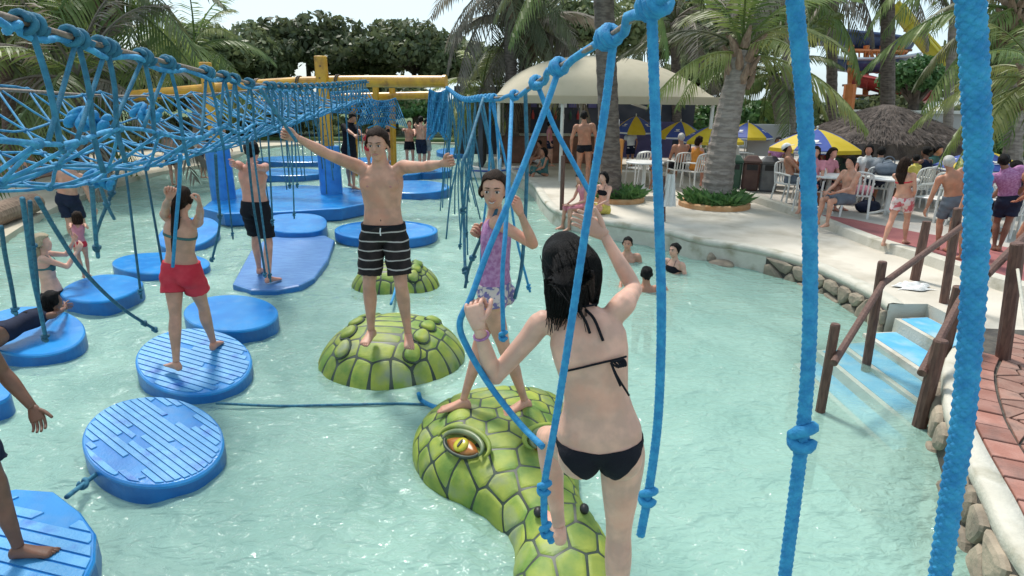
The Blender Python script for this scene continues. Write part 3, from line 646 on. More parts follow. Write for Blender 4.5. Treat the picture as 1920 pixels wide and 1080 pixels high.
def turtle(label, px_c, rx, ry, hgt, seed, cfg):
    # footprint by unprojecting the waterline ellipse
    c = G(*px_c, .0)[:2]; l = G(px_c[0]-rx, px_c[1], 0)[:2]; r_ = G(px_c[0]+rx, px_c[1], 0)[:2]
    a = np.linalg.norm(r_-l)/2; b = ry; yaw = cfg.get('yaw', 0); cy_, sy_ = math.cos(yaw), math.sin(yaw)
    root = thing('turtle_shell_float', label, 'float', (c[0], c[1], 0), 'green turtle shell floats')
    def surf(u, v):
        x = (u-.5)*2; y = (v-.5)*2
        # square to disc
        X_ = x*np.sqrt(1-y*y/2); Y_ = y*np.sqrt(1-x*x/2); rr = np.sqrt(X_**2+Y_**2)
        z = hgt*np.clip(1-rr**2.6, 0, 1)**.62-.07+.0*rr
        z = np.where(rr > .995, -.12, z)
        xx = X_*a; yy = Y_*b
        return np.c_[c[0]+xx*cy_-yy*sy_, c[1]+xx*sy_+yy*cy_, z]
    inv = lambda X_, Y_: (X_, Y_)
    seeds = []
    def disc2sq(X_, Y_):
        t = X_**2-Y_**2; s2 = 2*math.sqrt(2)
        x = .5*math.sqrt(max(0, 2+t+s2*X_))-.5*math.sqrt(max(0, 2+t-s2*X_)); y = .5*math.sqrt(max(0, 2-t+s2*Y_))-.5*math.sqrt(max(0, 2-t-s2*Y_)); return (x+1)/2, (y+1)/2
    studs = []
    for k, yv in enumerate(np.linspace(-.62, .66, 8)): seeds.append(disc2sq(.0, yv)+(.06,))
    for sgn in (-1, 1):
        for yv in np.linspace(-.6, .62, 5):
            xx = sgn*(.5-.14*yv*yv); seeds.append(disc2sq(xx, yv)+(.05,)); studs.append((xx, yv))
    for k in range(22):
        t = 2*math.pi*k/22; seeds.append(disc2sq(.86*math.cos(t), .86*math.sin(t))+(0,))
    scale_skin(surf, 90, 90, seeds, .02, root, .006)
    for xx, yv in studs:
        u, v = disc2sq(xx, yv); p = surf(A([u]), A([v]))[0]; q1_ = surf(A([u+.01]), A([v]))[0]; q2_ = surf(A([u]), A([v+.01]))[0]; n = nrm(np.cross(q1_-p, q2_-p))
        e1 = nrm(q1_-p); e2 = np.cross(n, e1); sz = .108*cfg.get('stud', 1)
        ring = lambda k, h: A([p+n*h+e1*math.cos(t)*sz*.72*k+e2*math.sin(t)*sz*k*(1+.25*math.sin(t)) for t in np.arange(14)*2*math.pi/14])
        s_ = obj('stud', MB().loft([ring(1, .005), ring(.98, .022), ring(.84, .04), ring(.45, .047)]), K['green'], root, smooth=True)
        obj('stud_base', MB().loft([ring(1.2, .0), ring(1.16, .0165)]), K['greendark'], root)
    return root
turtle('near green turtle shell float under the person in striped shorts', (737, 668), 136, .78, .46, 1, {'yaw': R(-6)})
turtle('far green turtle shell float partly hidden behind the striped shorts', (742, 533), 83, .55, .4, 2, {'yaw': R(4), 'stud': .95})
# dragon head: heightfield over its own outline, neck to the upper right, snout towards the camera
def perp(v, t): v = np.asarray(v, float)-np.asarray(t)*(np.asarray(v)@np.asarray(t)); return nrm(v)
def dragon():
    hc = G(915, 880, .05)[:2]
    root = thing('dragon_head_float', 'green scaly dragon head float with a yellow painted eye', 'float', (hc[0], hc[1], -.1))
    # spine of the shape from the back of the skull to the snout (world xy) with half widths and heights
    st = [(965, 752, .0, .36, .14), (940, 772, .0, .56, .32), (925, 825, .0, .62, .4), (945, 890, .0, .53, .38), (1000, 952, .0, .32, .31), (1045, 1005, .0, .27, .28), (1062, 1065, .0, .3, .26), (1070, 1130, .0, .3, .2), (1070, 1190, .0, .22, .06)]
    P = A([np.append(G(x, y, .05)[:2], [w_, h]) for x, y, _, w_, h in st]); Q = smooth_path(P, 8)
    d = np.r_[0, np.cumsum(np.linalg.norm(np.diff(Q[:, :2], axis=0), axis=1))]; d /= d[-1]
    ax = nrm(np.append(Q[-1, :2]-Q[0, :2], 0)[:2]); 
    def surf(u, v):
        qx = np.interp(v, d, Q[:, 0]); qy = np.interp(v, d, Q[:, 1]); w_ = np.interp(v, d, Q[:, 2]); h = np.interp(v, d, Q[:, 3])
        a = (u-.5)*math.pi; x = np.sin(a)*w_; z = np.cos(a)**.75*h
        z = z*(1+.0*v); z = np.where(np.abs(u-.5) > .49, -.12, z-.03)
        # brow ridges over each eye
        for sx in (-1, 1):
            ex = sx*.27; z = z+.05*np.exp(-(((x-ex)/.1)**2+((v-.33)/.06)**2))
        # nostril bumps
        for sx in (-1, 1): z = z+.05*np.exp(-(((x-sx*.13)/.06)**2+((v-.74)/.035)**2))
        nx_, ny_ = -ax[1], ax[0]
        return np.c_[qx-nx_*x, qy-ny_*x, z]
    r = np.random.default_rng(12); seeds = []; nrow = 14
    for j in range(nrow):
        v = (j+.5)/nrow; w_ = np.interp(v, d, Q[:, 2]); n = max(5, int(round(w_*2.6/.155)))
        for i in range(n):
            u = (i+.5+.5*(j % 2))/n+r.uniform(-.014, .014)
            if .02 < u < .98: seeds.append((u, v+r.uniform(-.013, .013)))
    eu = [.31, .69]; ev = .455
    seeds = [s for s in seeds if not any(abs(s[0]-e) < .1 and abs(s[1]-ev) < .07 for e in eu)]
    scale_skin(surf, 110, 150, seeds, .015, root, .007, base='greendark')
    for e in eu:
        p = surf(A([e]), A([ev]))[0]; pu = surf(A([e+.01]), A([ev]))[0]; pv_ = surf(A([e]), A([ev+.01]))[0]
        n = nrm(np.cross(pu-p, pv_-p)); n = n if n[2] > 0 else -n; b1, b2 = nrm(pu-p), nrm(pv_-p); J = A([npj(p+b1*.01)-npj(p), npj(p+b2*.01)-npj(p)]).T; cf_ = np.linalg.solve(J, A([.9, .42 if e > .5 else -.42])); tv_ = nrm(b1*cf_[0]+b2*cf_[1]); tu = np.cross(tv_, n)
        tu = tu if tu[2] > 0 else -tu
        # eye: almond, lying along the head, on the flank
        def alm(k, h, up=0): return A([p+n*h+tv_*math.cos(t)*.145*k+tu*(up+math.sin(t)*.066*k*(1-.45*abs(math.cos(t))**2)) for t in np.arange(24)*2*math.pi/24])
        ey = obj('eye', MB().loft([alm(1.0, -.02), alm(1.0, .022), alm(.7, .036), alm(.3, .04)]), K['eye_o'], root, smooth=True)
        cir = lambda rad, h: A([p+n*h+tv_*(math.cos(t)*rad+.0)+tu*math.sin(t)*rad for t in np.arange(20)*2*math.pi/20])
        obj('iris', MB().loft([cir(.056, .03), cir(.054, .05), cir(.034, .057), cir(.01, .06)]), K['eye_y'], ey, smooth=True)
        pup = A([p+n*.066+tv_*math.cos(t)*.009+tu*math.sin(t)*.032 for t in np.arange(12)*2*math.pi/12]); obj('pupil', MB().loft([pup-n*.01, pup]), K['black'], ey)
        for k_, up, col in ((1.18, .02, 'greenrim'), (1.5, .05, 'green')):      # lids
            arc = A([p+n*.035+tv_*math.cos(t)*.15*k_+tu*(math.sin(t)*.078*k_+up*.4) for t in np.linspace(-.25, math.pi+.25, 18)]); obj('eyelid', MB().tube(arc, [.008+.016*math.sin(math.pi*i/17) for i in range(18)], 8), K[col], root, smooth=True)
        arc = A([p+n*.03+tv_*math.cos(t)*.15*1.05-tu*(math.sin(t)*.07*1.05) for t in np.linspace(0, math.pi, 16)]); obj('eyelid', MB().tube(arc, .012, 8), K['greendark'], root, smooth=True)
    for sx in (-1, 1):
        u = .5+sx*.17; p = surf(A([u]), A([.74]))[0]; obj('nostril', MB().ell(p+A([0, -.02, .02]), (.028, .036, .03)), K['black'], root, smooth=True)
    return root
dragon()
# ------------------------------------------------------------------ yellow frame over the pool
def pipe(root, name, a, b, r, m, n=16):
    a, b = A(a), A(b); return obj(name, MB().tube([a, a*.66+b*.34, a*.34+b*.66, b], r, n), m, root, smooth=False)
YB = 14.0
colb = G(622, 362, .3); YB = colb[1]
def column(label, base, ztop, r, sleeve_top, sleeve_r, bolts=True):
    root = thing('frame_post', label, 'post', base, 'yellow frame posts with blue sleeves')
    z0 = base[2]
    obj('sleeve', MB().lathe([(sleeve_r, -.2), (sleeve_r, sleeve_top-.02), (sleeve_r*.95, sleeve_top), (r, sleeve_top+.002)], 20, base), K['bluecol'], root, smooth=False)
    obj('tube', MB().lathe([(r, sleeve_top-.1), (r, ztop-z0-.02), (r*.85, ztop-z0), (.01, ztop-z0+.003)], 18, base), K['yellow'], root, smooth=False)
    if bolts:
        for k in range(7):
            z = sleeve_top+.25+k*(ztop-z0-sleeve_top-.35)/6.5; obj('bolt', MB().ell(base+A([.02*(-1)**k, -r-.001, z]), (.022, .012, .018), nu=8, nv=5), K['wood'], root)
    return root
ct = D(627, 105, YB)
column('tall yellow post with bolts in a blue sleeve, centre of the platform', colb, ct[2], .15, 1.17, .27)
cb2 = G(420, 372, .3); ct2 = D(428, 117, cb2[1])
column('yellow topped post with a blue sleeve behind the person in black shorts', cb2, ct2[2], .13, 1.25, .27)
def beam(label, pts, r, grp='yellow overhead beams'):
    P = smooth_path(pts, 4); root = thing('overhead_beam', label, 'beam', P[len(P)//2], grp)
    obj('tube', MB().tube(P, r, 16), K['yellow'], root, smooth=False)
    for e, f in ((P[0], P[1]), (P[-1], P[-2])):
        t = nrm(e-f); obj('end_flange', MB().tube([e-t*.06, e+t*.012], r*1.12, 16), K['yellow'], root)
    return root, P
bL = D(245, 180, YB+1.2); bM = D(560, 155, YB+.25); bR = D(836, 153, YB-.35)
_, BP = beam('long yellow overhead beam carrying the ropes', [bL, bM, bR], .135)
beam('lower far yellow beam below the long one', [D(640, 182, YB+5), D(735, 180, YB+5), D(830, 178, YB+4.6)], .12)
beam('short yellow beam behind the net on the left', [D(480, 195, YB+6.5), D(560, 186, YB+6.4), D(640, 184, YB+6)], .1)
for k, (px, py, py2, dy, lb_) in enumerate([(704, 150, 260, 4.5, 'far yellow post left of the far person in black trunks'), (735, 165, 262, 5, 'slim far yellow post behind the far person in black trunks'), (664, 172, 300, 6, 'far yellow post beside the big one')]):
    b = D(px, py2, YB+dy); b[2] = .1; t = D(px, py, YB+dy); root = thing('frame_post', lb_, 'post', b, 'yellow frame posts with blue sleeves'); obj('tube', MB().tube([b-A([0, 0, .4]), b*.5+t*.5, t], .1, 12), K['yellow'], root)
# lashings around the long beam
for k, px in enumerate([270, 505, 553, 590, 618, 655]):
    i = int(np.argmin([abs(npj(p)[0]-px) for p in BP])); p = BP[i]; t = nrm(BP[min(i+1, len(BP)-1)]-BP[max(i-1, 0)]); u = nrm(np.cross(t, [0, 0, 1])); b = np.cross(u, t)
    q = [p+(u*math.cos(a)+b*math.sin(a))*.15+t*.05*a/6.28 for a in np.linspace(0, 12.5, 30)]
    tag(obj('lashing', MB().tube(q, .016, 6), K['cable'], loc=p, smooth=True), ('leftmost second third fourth fifth rightmost'.split()[k])+' grey lashing from the left wound round the long yellow beam', 'lashing', 'lashings on the long beam')

ORD = 'first second third fourth fifth sixth seventh eighth ninth tenth eleventh twelfth thirteenth fourteenth fifteenth sixteenth seventeenth eighteenth nineteenth twentieth'.split(); ORD += ['twenty-'+x for x in ORD[:9]]+['thirtieth']+['thirty-'+x for x in ORD[:9]]+['fortieth']
# ------------------------------------------------------------------ cables, net and hanging ropes
def cable_pts(spec): return smooth_path([D(x, y, Yd) for x, y, Yd in spec], 8)
CLs = [(-420, -75, 1.1), (-130, 0, 1.5), (0, 28, 1.85), (55, 45, 2.0), (200, 88, 2.5), (330, 121, 3.2), (420, 143, 4.1), (500, 160, 5.6), (590, 161, 8.3), (692, 152, 13.6)]
CLp = cable_pts(CLs)
CRs = [(1700, -250, .62), (1480, -130, .95), (1330, -45, 1.2), (1228, 5, 1.45), (1142, 68, 1.85), (1048, 125, 2.35), (1000, 158, 3.1), (958, 180, 4.2), (900, 184, 6.5), (865, 184, 9), (836, 163, 13.2)]
CRp = cable_pts(CRs)
def on_path(P, px):
    q = [npj(p)[0] for p in P]; i = int(np.argmin(np.abs(A(q)-px))); return P[i]
# smooth parameterisation by length
def at(P, s):
    d = np.r_[0, np.cumsum(np.linalg.norm(np.diff(P, axis=0), axis=1))]; return A([np.interp(s, d, P[:, k]) for k in range(3)])
def plen(P): return np.linalg.norm(np.diff(P, axis=0), axis=1).sum()
left_cable = thing('overhead_cable', 'steel cable wrapped with blue rope running from the upper left corner', 'cable', CLp[0], 'overhead cables')
obj('wire', MB().tube(CLp, .011, 8), K['cable'], left_cable, smooth=True)
right_cable = thing('overhead_cable', 'knotted blue overhead rope line running to the upper right', 'cable', CRp[0], 'overhead cables')
obj('wire', MB().tube(CRp, .008, 8), K['cable'], right_cable, smooth=True)
off = np.r_[[np.array([.012*math.sin(i*1.3), 0, .012*math.cos(i*.9)-.006]) for i in range(len(CRp))]]
obj('wrap_rope', MB().tube(CRp+off, .0135, 8), K['rope'], right_cable, smooth=True)
obj('wrap_rope', MB().tube(CLp+off[:len(CLp)]*1.2-A([0, 0, .02]) if len(off) >= len(CLp) else CLp-A([0, 0, .025]), .012, 8), K['rope_n'], left_cable, smooth=True)
def coil(P, s, length, turns, r, rr, m, parent, loose=0.0, seed=0):
    q = []; rg = np.random.default_rng(seed+int(s*100)); n = max(18, int(turns*12))
    for k in range(n+1):
        f = k/n; c = at(P, s+(f-.5)*length); t = nrm(at(P, s+.02)-at(P, s-.02)); u = nrm(np.cross(t, [0, 0, 1])); b = np.cross(u, t); a = f*turns*2*math.pi
        q.append(c+(u*math.cos(a)+b*math.sin(a))*(r+loose*math.sin(a*.37+seed)))
    obj('coil', MB().tube(q, rr, 7), m, parent, smooth=True)
# left cable coils
Lc = plen(CLp); sL = []
for k, px in enumerate([55, 150, 200, 268, 318, 385, 415, 440, 470, 495]):
    p = on_path(CLp, px); d = np.r_[0, np.cumsum(np.linalg.norm(np.diff(CLp, axis=0), axis=1))]; s = d[int(np.argmin(np.linalg.norm(CLp-p, axis=1)))]; sL.append(s)
    coil(CLp, s, .1+.02*(k % 3), 4+(k % 2), .024, .0112, K['rope_t'], left_cable, .006, k)
s = sL[-1]+.25
while s < Lc-.3:
    coil(CLp, s, .1, 3, .026, .013, K['rope_t'], left_cable, .006, 3); sL.append(s); s += .38
# right cable knots
sR = []
dR = np.r_[0, np.cumsum(np.linalg.norm(np.diff(CRp, axis=0), axis=1))]
for k, px in enumerate([1500, 1228, 1142, 1048, 1003, 962, 930]):
    p = on_path(CRp, px); s = dR[int(np.argmin(np.linalg.norm(CRp-p, axis=1)))]; sR.append(s)
    for j in range(2): knot(CRp, (s+(j-.5)*.025)/dR[-1], .0145, K['rope'], right_cable, 2.2, 1.25)
s = sR[-1]+.3
while s < dR[-1]-.2: knot(CRp, s/dR[-1], .016, K['rope'], right_cable, 2.0, 1.2); sR.append(s); s += .36

# net: hammock between the left cable and a thin cable farther left
C2p = CLp+A([-1.75, .5, -.12])*np.linspace(1, .85, len(CLp))[:, None]
far_cable = thing('overhead_cable', 'thin brown cable holding the far edge of the rope net', 'cable', C2p[0], 'overhead cables')
obj('wire', MB().tube(C2p, .012, 8), K['cable'], far_cable, smooth=True)
def net_pt(s, v):
    a = at(CLp, s)-A([0, 0, .34]); b = at(C2p, min(s*plen(C2p)/Lc, plen(C2p)))
    p = a*(1-v)+b*v; f = min(1, s/1.2); p[2] -= .37*(4*v*(1-v))*(1-.45*s/Lc); p[2] += .03*math.sin(s*5+v*7); p[0] += .03*math.sin(s*3.1+v*9); return p
net = thing('rope_net', 'sagging blue rope net strung below the left overhead cable', 'net', net_pt(3, .5)-A([0, 0, .3]))
rows, sp_ = 6, .35
ns = int((Lc-.5)/sp_)
for dirn in (1, -1):
    for k in range(-rows, ns+rows):
        P = []
        for j in range(rows+1):
            s = (k+j*dirn*.5+(0 if dirn > 0 else rows*.5))*sp_+.1
            if .05 < s < Lc-.3: P.append(net_pt(s, j/rows))
        if len(P) >= 3: obj('strand', MB().tube(smooth_path(P, 3), .0076 if P[0][1] < 7 else .011, 5), K['rope_n'], net, smooth=True)
for j in range(0, rows+1):
    obj('edge_rope', MB().tube(A([net_pt(s, j/rows) for s in np.linspace(.1, Lc-.3, 70)]), .0098 if j in (0, rows) else .0078, 6), K['rope_n'], net, smooth=True)
knm = MB()
for k in range(ns):
    for j in range(rows+1):
        s = (k+j*.5)*sp_+.1
        if s < min(Lc-.3, 7.5):
            c = net_pt(s, j/rows); knm.ell(c, (.019, .021, .018), nu=7, nv=5)
kn = obj('small_knots', knm, K['rope_n'], net, smooth=True); kn['kind'] = 'stuff'
for k, s in enumerate(sL):                                  # droppers from the cable to the net edge
    a = at(CLp, s); b = net_pt(s+.02, 0); e = b+A([.01, 0, -.14 if k % 3 else -.02])
    obj('dropper', MB().tube(smooth_path([a, a*.5+b*.5+A([.012, 0, 0]), b, e], 3), .0098, 6), K['rope_t'], net, smooth=True)
    if k: c = net_pt(max(.1, s-.36), 0); obj('brace', MB().tube(smooth_path([a, a*.5+c*.5, c], 3), .009, 6), K['rope_t'], net, smooth=True)
# blue rag-like bundles tied in the net
for px, py, Yd in [(165, 232, 2.6), (185, 342, 3.3), (275, 215, 3.6)]:
    c = D(px, py, Yd); q = [c+A([.075*t+.008*math.sin(t*9), 0.02*math.cos(t*11), .022*math.sin(t*8)-.02*t]) for t in np.linspace(-1, 1, 30)]
    obj('bundle', MB().tube(q, .017, 8), K['rope'], net, smooth=True)
    obj('bundle', MB().tube(A(q)+A([.005, .02, .025]), .015, 8), K['rope'], net, smooth=True)

# second far net sheets (bright blue curtains) near the far beam
for k, (x0, x1, y0, y1, Yd, lb_) in enumerate([(690, 742, 184, 240, YB+4, 'bright blue netting draped between the far yellow posts'), (805, 838, 168, 262, YB-.5, 'bright blue netting bunched at the right end of the beam'), (490, 690, 168, 215, YB+2.2, 'blue net curtain hanging behind the long beam')]):
    root = thing('net_curtain', lb_, 'net', D((x0+x1)/2, y1, Yd), 'far blue net curtains'); nst = 14 if k < 2 else 34
    for i in range(nst):
        f = i/(nst-1); x = x0+(x1-x0)*f; sag = 1-.25*math.sin(math.pi*f)
        for sg in (-1, 1):
            P = [D(x+sg*(t*(22 if k != 1 else 5)), y0+(y1-y0)*t*sag+6*math.sin(math.pi*f), Yd+.15*math.sin(7*t+i)) for t in np.linspace(0, 1, 6)]
            obj('strand', MB().tube(P, .017 if k < 2 else .014, 4), K['rope_n'], root)
    for t in np.linspace(0, 1, 5):
        P = [D(x0+(x1-x0)*f, y0+(y1-y0)*t*(1-.25*math.sin(math.pi*f))+6*math.sin(math.pi*f), Yd) for f in np.linspace(0, 1, 12)]; obj('edge_rope', MB().tube(P, .022, 5), K['rope_n'], root)

# hanging ropes, near right side: paths (px, py, depth)
def hang(label, pts, r, m, kn=(), grp=None, n=10, k=6, braid=0):
    return rope('hanging_rope', [D(*p) for p in pts], r, m, label, grp, n, k, kn, 'rope', braid)
hang('thick braided blue rope hanging close to the camera at the right edge', [(1815, -60, .66), (1823, 60, .67), (1830, 190, .675), (1834, 330, .68), (1828, 500, .68), (1818, 650, .68), (1805, 790, .675), (1785, 920, .67), (1762, 1080, .66), (1750, 1140, .66)], .0132, K['rope'], (), 'near hanging ropes', 36, 70, braid=235)
hang('blue rope with one knot hanging beside the wooden rail', [(1486, -60, 1.0), (1490, 0, 1.0), (1508, 200, 1.02), (1518, 420, 1.03), (1518, 620, 1.03), (1508, 780, 1.03), (1492, 920, 1.02), (1470, 1090, 1.0)], .0128, K['rope'], (.715,), 'near hanging ropes', 30, 60, braid=235)
hang('straight blue rope with a low knot right of the person in black', [(1222, 20, 1.46), (1228, 200, 1.47), (1236, 420, 1.48), (1240, 600, 1.48), (1234, 780, 1.48), (1218, 910, 1.47), (1201, 1004, 1.46)], .0125, K['rope'], (.905,), 'near hanging ropes', 20, 60, braid=235)
hang('blue rope slanting in front of the back of the person in black', [(1150, 78, 1.85), (1132, 220, 1.83), (1098, 430, 1.8), (1066, 640, 1.78), (1040, 800, 1.78), (1022, 900, 1.8), (1020, 950, 1.8), (1022, 985, 1.8), (1034, 1016, 1.8)], .0125, K['rope'], (.86, .965), 'near hanging ropes', 20, 40, braid=235)
hang('blue rope gripped by the left hand of the person in black', [(1048, 130, 2.35), (1020, 210, 2.3), (970, 340, 2.2), (915, 470, 2.12), (884, 556, 2.06), (862, 606, 2.04), (878, 655, 2.04), (920, 725, 2.02), (975, 795, 1.95), (1018, 838, 1.84)], .0122, K['rope'], (), 'near hanging ropes', 12, 8)
hang('blue rope crossing down to the shoulder of the person in black', [(1010, 165, 3.0), (1040, 240, 2.95), (1075, 305, 2.9), (1105, 360, 2.85)], .0125, K['rope'], (), 'near hanging ropes', 10, 6)
hang('thin teal rope hanging beside the person in lilac', [(960, 180, 4.2), (955, 300, 3.5), (948, 430, 3.2), (942, 520, 3.1), (944, 640, 3.1)], .013, K['rope'], (.98,), 'mid hanging ropes')
hang('dark rope behind the raised arm of the person in lilac', [(985, 170, 3.8), (988, 300, 3.9), (985, 400, 3.9), (978, 500, 3.9), (965, 560, 3.9)], .013, K['rope_d'], (), 'mid hanging ropes')
hang('dark looped rope under the hand of the striped shorts person', [(906, 184, 5.8), (880, 270, 4.9), (868, 305, 4.7), (866, 350, 4.7), (870, 420, 4.7), (872, 500, 4.5), (876, 530, 4.4)], .013, K['rope_d'], (.72, .95), 'mid hanging ropes')
hang('black rope crossing below the face of the person in lilac', [(938, 300, 4.5), (932, 390, 3.9), (905, 440, 4.0), (880, 500, 4.3), (872, 540, 4.3)], .012, K['rope_d'], (.8,), 'mid hanging ropes')
hang('teal rope from the left cable held by the raised right hand', [(488, 166, 4.3), (510, 200, 4.45), (538, 240, 4.62), (556, 265, 4.7)], .013, K['rope_d'], (), 'mid hanging ropes')
# rows of similar ropes farther along both cables
rr_ = np.random.default_rng(77); nR = nL = 0
for i, s in enumerate(sR[6:]):
    if i % 4 == 2: continue
    a = at(CRp, s); base_z = .45+rr_.uniform(0, .5); 
    for j in range(1+(i % 2)):
        dx = rr_.uniform(-.35, .45)+(.1 if j else 0); e = A([a[0]+dx, a[1]+rr_.uniform(-.2, .2), base_z+.2*j]); P = [a, a*.66+e*.34+A([.02, 0, 0]), a*.33+e*.67-A([.02, 0, .02]), e]
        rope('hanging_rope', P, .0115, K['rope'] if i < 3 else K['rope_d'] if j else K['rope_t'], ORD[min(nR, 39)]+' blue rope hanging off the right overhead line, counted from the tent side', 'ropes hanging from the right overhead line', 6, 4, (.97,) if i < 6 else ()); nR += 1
for i, s in enumerate(np.arange(3.4, Lc-.4, .4)):
    for j, v in enumerate((.15, .7)):
        if rr_.uniform() < .25+(.3 if s < 6 else 0): continue
        a = net_pt(s+rr_.uniform(-.1, .1), v); ln = rr_.uniform(.7, 1.45); e = a+A([rr_.uniform(-.07, .07), rr_.uniform(-.07, .07), -ln])
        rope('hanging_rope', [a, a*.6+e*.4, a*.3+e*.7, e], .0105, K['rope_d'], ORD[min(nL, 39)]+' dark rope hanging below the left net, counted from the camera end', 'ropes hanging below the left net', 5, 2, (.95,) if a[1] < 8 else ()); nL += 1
hang('long dark rope slanting from the net to the water by the oval float', [(70, 372, 3.2), (110, 440, 3.6), (150, 500, 4.0), (200, 553, 4.4), (243, 588, 4.8), (293, 619, 5.2)], .014, K['rope_d'], (.915, .99), 'left slanting ropes')
hang('dark rope with two knots hanging over the lying person', [(42, 372, 3.2), (50, 430, 3.4), (62, 520, 3.7), (76, 585, 3.8), (87, 640, 3.9)], .013, K['rope_d'], (.97,), 'left slanting ropes')
hang('dark rope hanging beside the wading person holding the small one', [(56, 378, 3.4), (60, 440, 3.7), (68, 510, 4.0), (72, 560, 4.1)], .012, K['rope_d'], (.5,), 'left slanting ropes')
hang('dark rope at the left edge above the lying person', [(2, 425, 3.2), (10, 480, 3.4), (22, 540, 3.6), (30, 590, 3.7)], .012, K['rope_d'], (.95,), 'left slanting ropes')
hang('dark rope with a knot near the small person in pink', [(172, 350, 3.2), (176, 400, 3.6), (180, 450, 3.8), (184, 482, 4.0)], .013, K['rope_d'], (.85,), 'left slanting ropes')
hang('crossed dark rope leaning right behind the small person in pink', [(225, 300, 3.6), (210, 360, 4.1), (190, 410, 4.4), (180, 440, 4.5)], .012, K['rope_d'], (.5,), 'left slanting ropes')
hang('crossed dark rope leaning left behind the small person in pink', [(185, 340, 3.6), (196, 372, 4.0), (206, 395, 4.3), (214, 410, 4.5)], .012, K['rope_d'], (.6,), 'left slanting ropes')
hang('dark rope hanging in front of the person in red shorts', [(338, 290, 3.6), (336, 350, 3.9), (330, 420, 4.2), (324, 500, 4.4)], .013, K['rope'], (), 'left slanting ropes')
hang('pale rope hanging along the black shorts', [(462, 240, 5.2), (466, 300, 5.8), (476, 390, 6.3), (490, 470, 6.6), (498, 520, 6.8)], .013, K['rope_d'], (.98,), 'left slanting ropes')
hang('dark rope with a knot between the red and black shorts', [(404, 290, 5.0), (408, 360, 5.5), (412, 420, 6.0), (397, 490, 6.3)], .013, K['rope_d'], (.6, .98), 'left slanting ropes')
# ------------------------------------------------------------------ palms
def frond_mesh(name, Ln, rise, droop, m, leaf=.55, n=34, hang_=.35, seed=0, fan=False):
    r = np.random.default_rng(seed); mb = MB(); P = []
    for t in np.linspace(0, 1, 12): P.append([Ln*t*(1-.12*t*t), 0, Ln*(rise*t-droop*t*t)])
    P = A(P); mb.tube(P, np.linspace(.035, .006, 12)*Ln/2.6, 4)
    d = np.linspace(0, 1, 12)
    for k in range(n):
        t = .14+.86*k/n; c = A([np.interp(t, d, P[:, i]) for i in range(3)]); tg = nrm(A([np.interp(min(t+.05, 1), d, P[:, i]) for i in range(3)])-A([np.interp(t-.05, d, P[:, i]) for i in range(3)]))
        ll = leaf*Ln/2.6*(math.sin(math.pi*min(1, t*.82+.16))**.6)*r.uniform(.85, 1.1)
        for sg in (-1, 1):
            if r.uniform() < .06: continue
            dr = nrm(tg*.75+A([0, sg*1.0, 0])+A([0, 0, -hang_*r.uniform(.6, 1.5)])); wv = nrm(np.cross(dr, A([0, 0, 1.0]))+A([0, 0, .3*r.normal()]))*.024*Ln/2.6
            m1 = c+dr*ll*.55+A([0, 0, -.02]); e = c+dr*ll+A([0, 0, -ll*hang_*r.uniform(.3, .9)])
            i0 = mb.n; mb.add([c-wv*.6, c+wv*.6, m1+wv, m1-wv, e], [(0, 1, 2, 3), (3, 2, 4)])
    return mesh(name, mb.V(), mb.f, m)
FM = {}
for key, mm in (('g', 'frond'), ('y', 'frond_y'), ('d', 'frond_d'), ('b', 'frond_dry')):
    FM[key] = [frond_mesh('frond', 2.6, .55, .75, K[mm], seed=1), frond_mesh('frond', 2.6, .25, .85, K[mm], hang_=.6, seed=2), frond_mesh('frond', 2.6, -.15, .6, K[mm], hang_=.8, seed=3), frond_mesh('frond', 2.6, .9, .6, K[mm], seed=4)]
def palm(label, base, top, r0, r1, n, size, keys='g', seed=0, mtr='palmtrunk', droop=.0, grp='palm trees', bend=None, boots=True):
    base, top = A(base, float), A(top, float); rg = np.random.default_rng(seed); root = thing('palm_tree', label, 'palm tree', base, grp)
    mid = base*.5+top*.5+(A(bend) if bend is not None else 0); P = smooth_path([base-A([0, 0, .1]), mid, top], 26); m = len(P); rad = np.linspace(r0, r1, m)*(1+.05*(np.arange(m) % 3 == 0)); rad[:3] *= A([1.3, 1.18, 1.07])
    obj('trunk', MB().tube(P, rad, 14), K[mtr], root, smooth=False)
    if boots:
        for k in range(16):
            a = k*2.4; z = -.75+.055*k; out = A([math.cos(a), math.sin(a), 0]); s_ = size/2.6; p0 = top+A([0, 0, z*s_])+out*r1*.8
            obj('boot', MB().tube([p0, p0+out*.1*s_+A([0, 0, .16*s_]), p0+out*(.16+.01*k)*s_+A([0, 0, .36*s_])], [.1*s_, .08*s_, .03*s_], 6), K['boot'], root)
    for k in range(n):
        a = k*2.399+rg.uniform(-.25, .25); f = k/n; key = keys[int(rg.integers(len(keys)))]
        q = FM[key][3 if f < .2 else 0 if f < .5 else 1 if f < .8 else 2]
        o = bpy.data.objects.new('frond', q); C.objects.link(o); o.parent = root
        el = (.75-1.25*f-droop)*.6+rg.uniform(-.12, .12)
        o.location = Vector(top-base+A([0, 0, .12-.25*f])); o.rotation_euler = (rg.uniform(-.3, .3), -el, a); s_ = size/2.6*rg.uniform(.82, 1.12); o.scale = (s_, s_, s_)
    return root
def at_(px, py, Y): return D(px, py, Y)
def pbase(px, py, z=ZD): return G(px, py, z)
b = pbase(1148, 378); palm('dark slim palm trunk rising in front of the cream tent', b, D(1126, -130, b[1]), .24, .2, 14, 2.5, 'gd', 1, 'palmdark')
b2 = pbase(1340, 383); palm('thick grey ringed palm in the round planter with leafy base', b2, D(1392, 95, b2[1]), .36, .2, 15, 2.6, 'gdy', 2, droop=-.75, bend=(-.06, 0, 0))
b = pbase(978, 300); palm('palm with brown drooping fan leaves left of the tent', b, D(988, 60, b[1]), .3, .24, 26, 3.6, 'bbd', 3, 'palmdark', droop=.1)
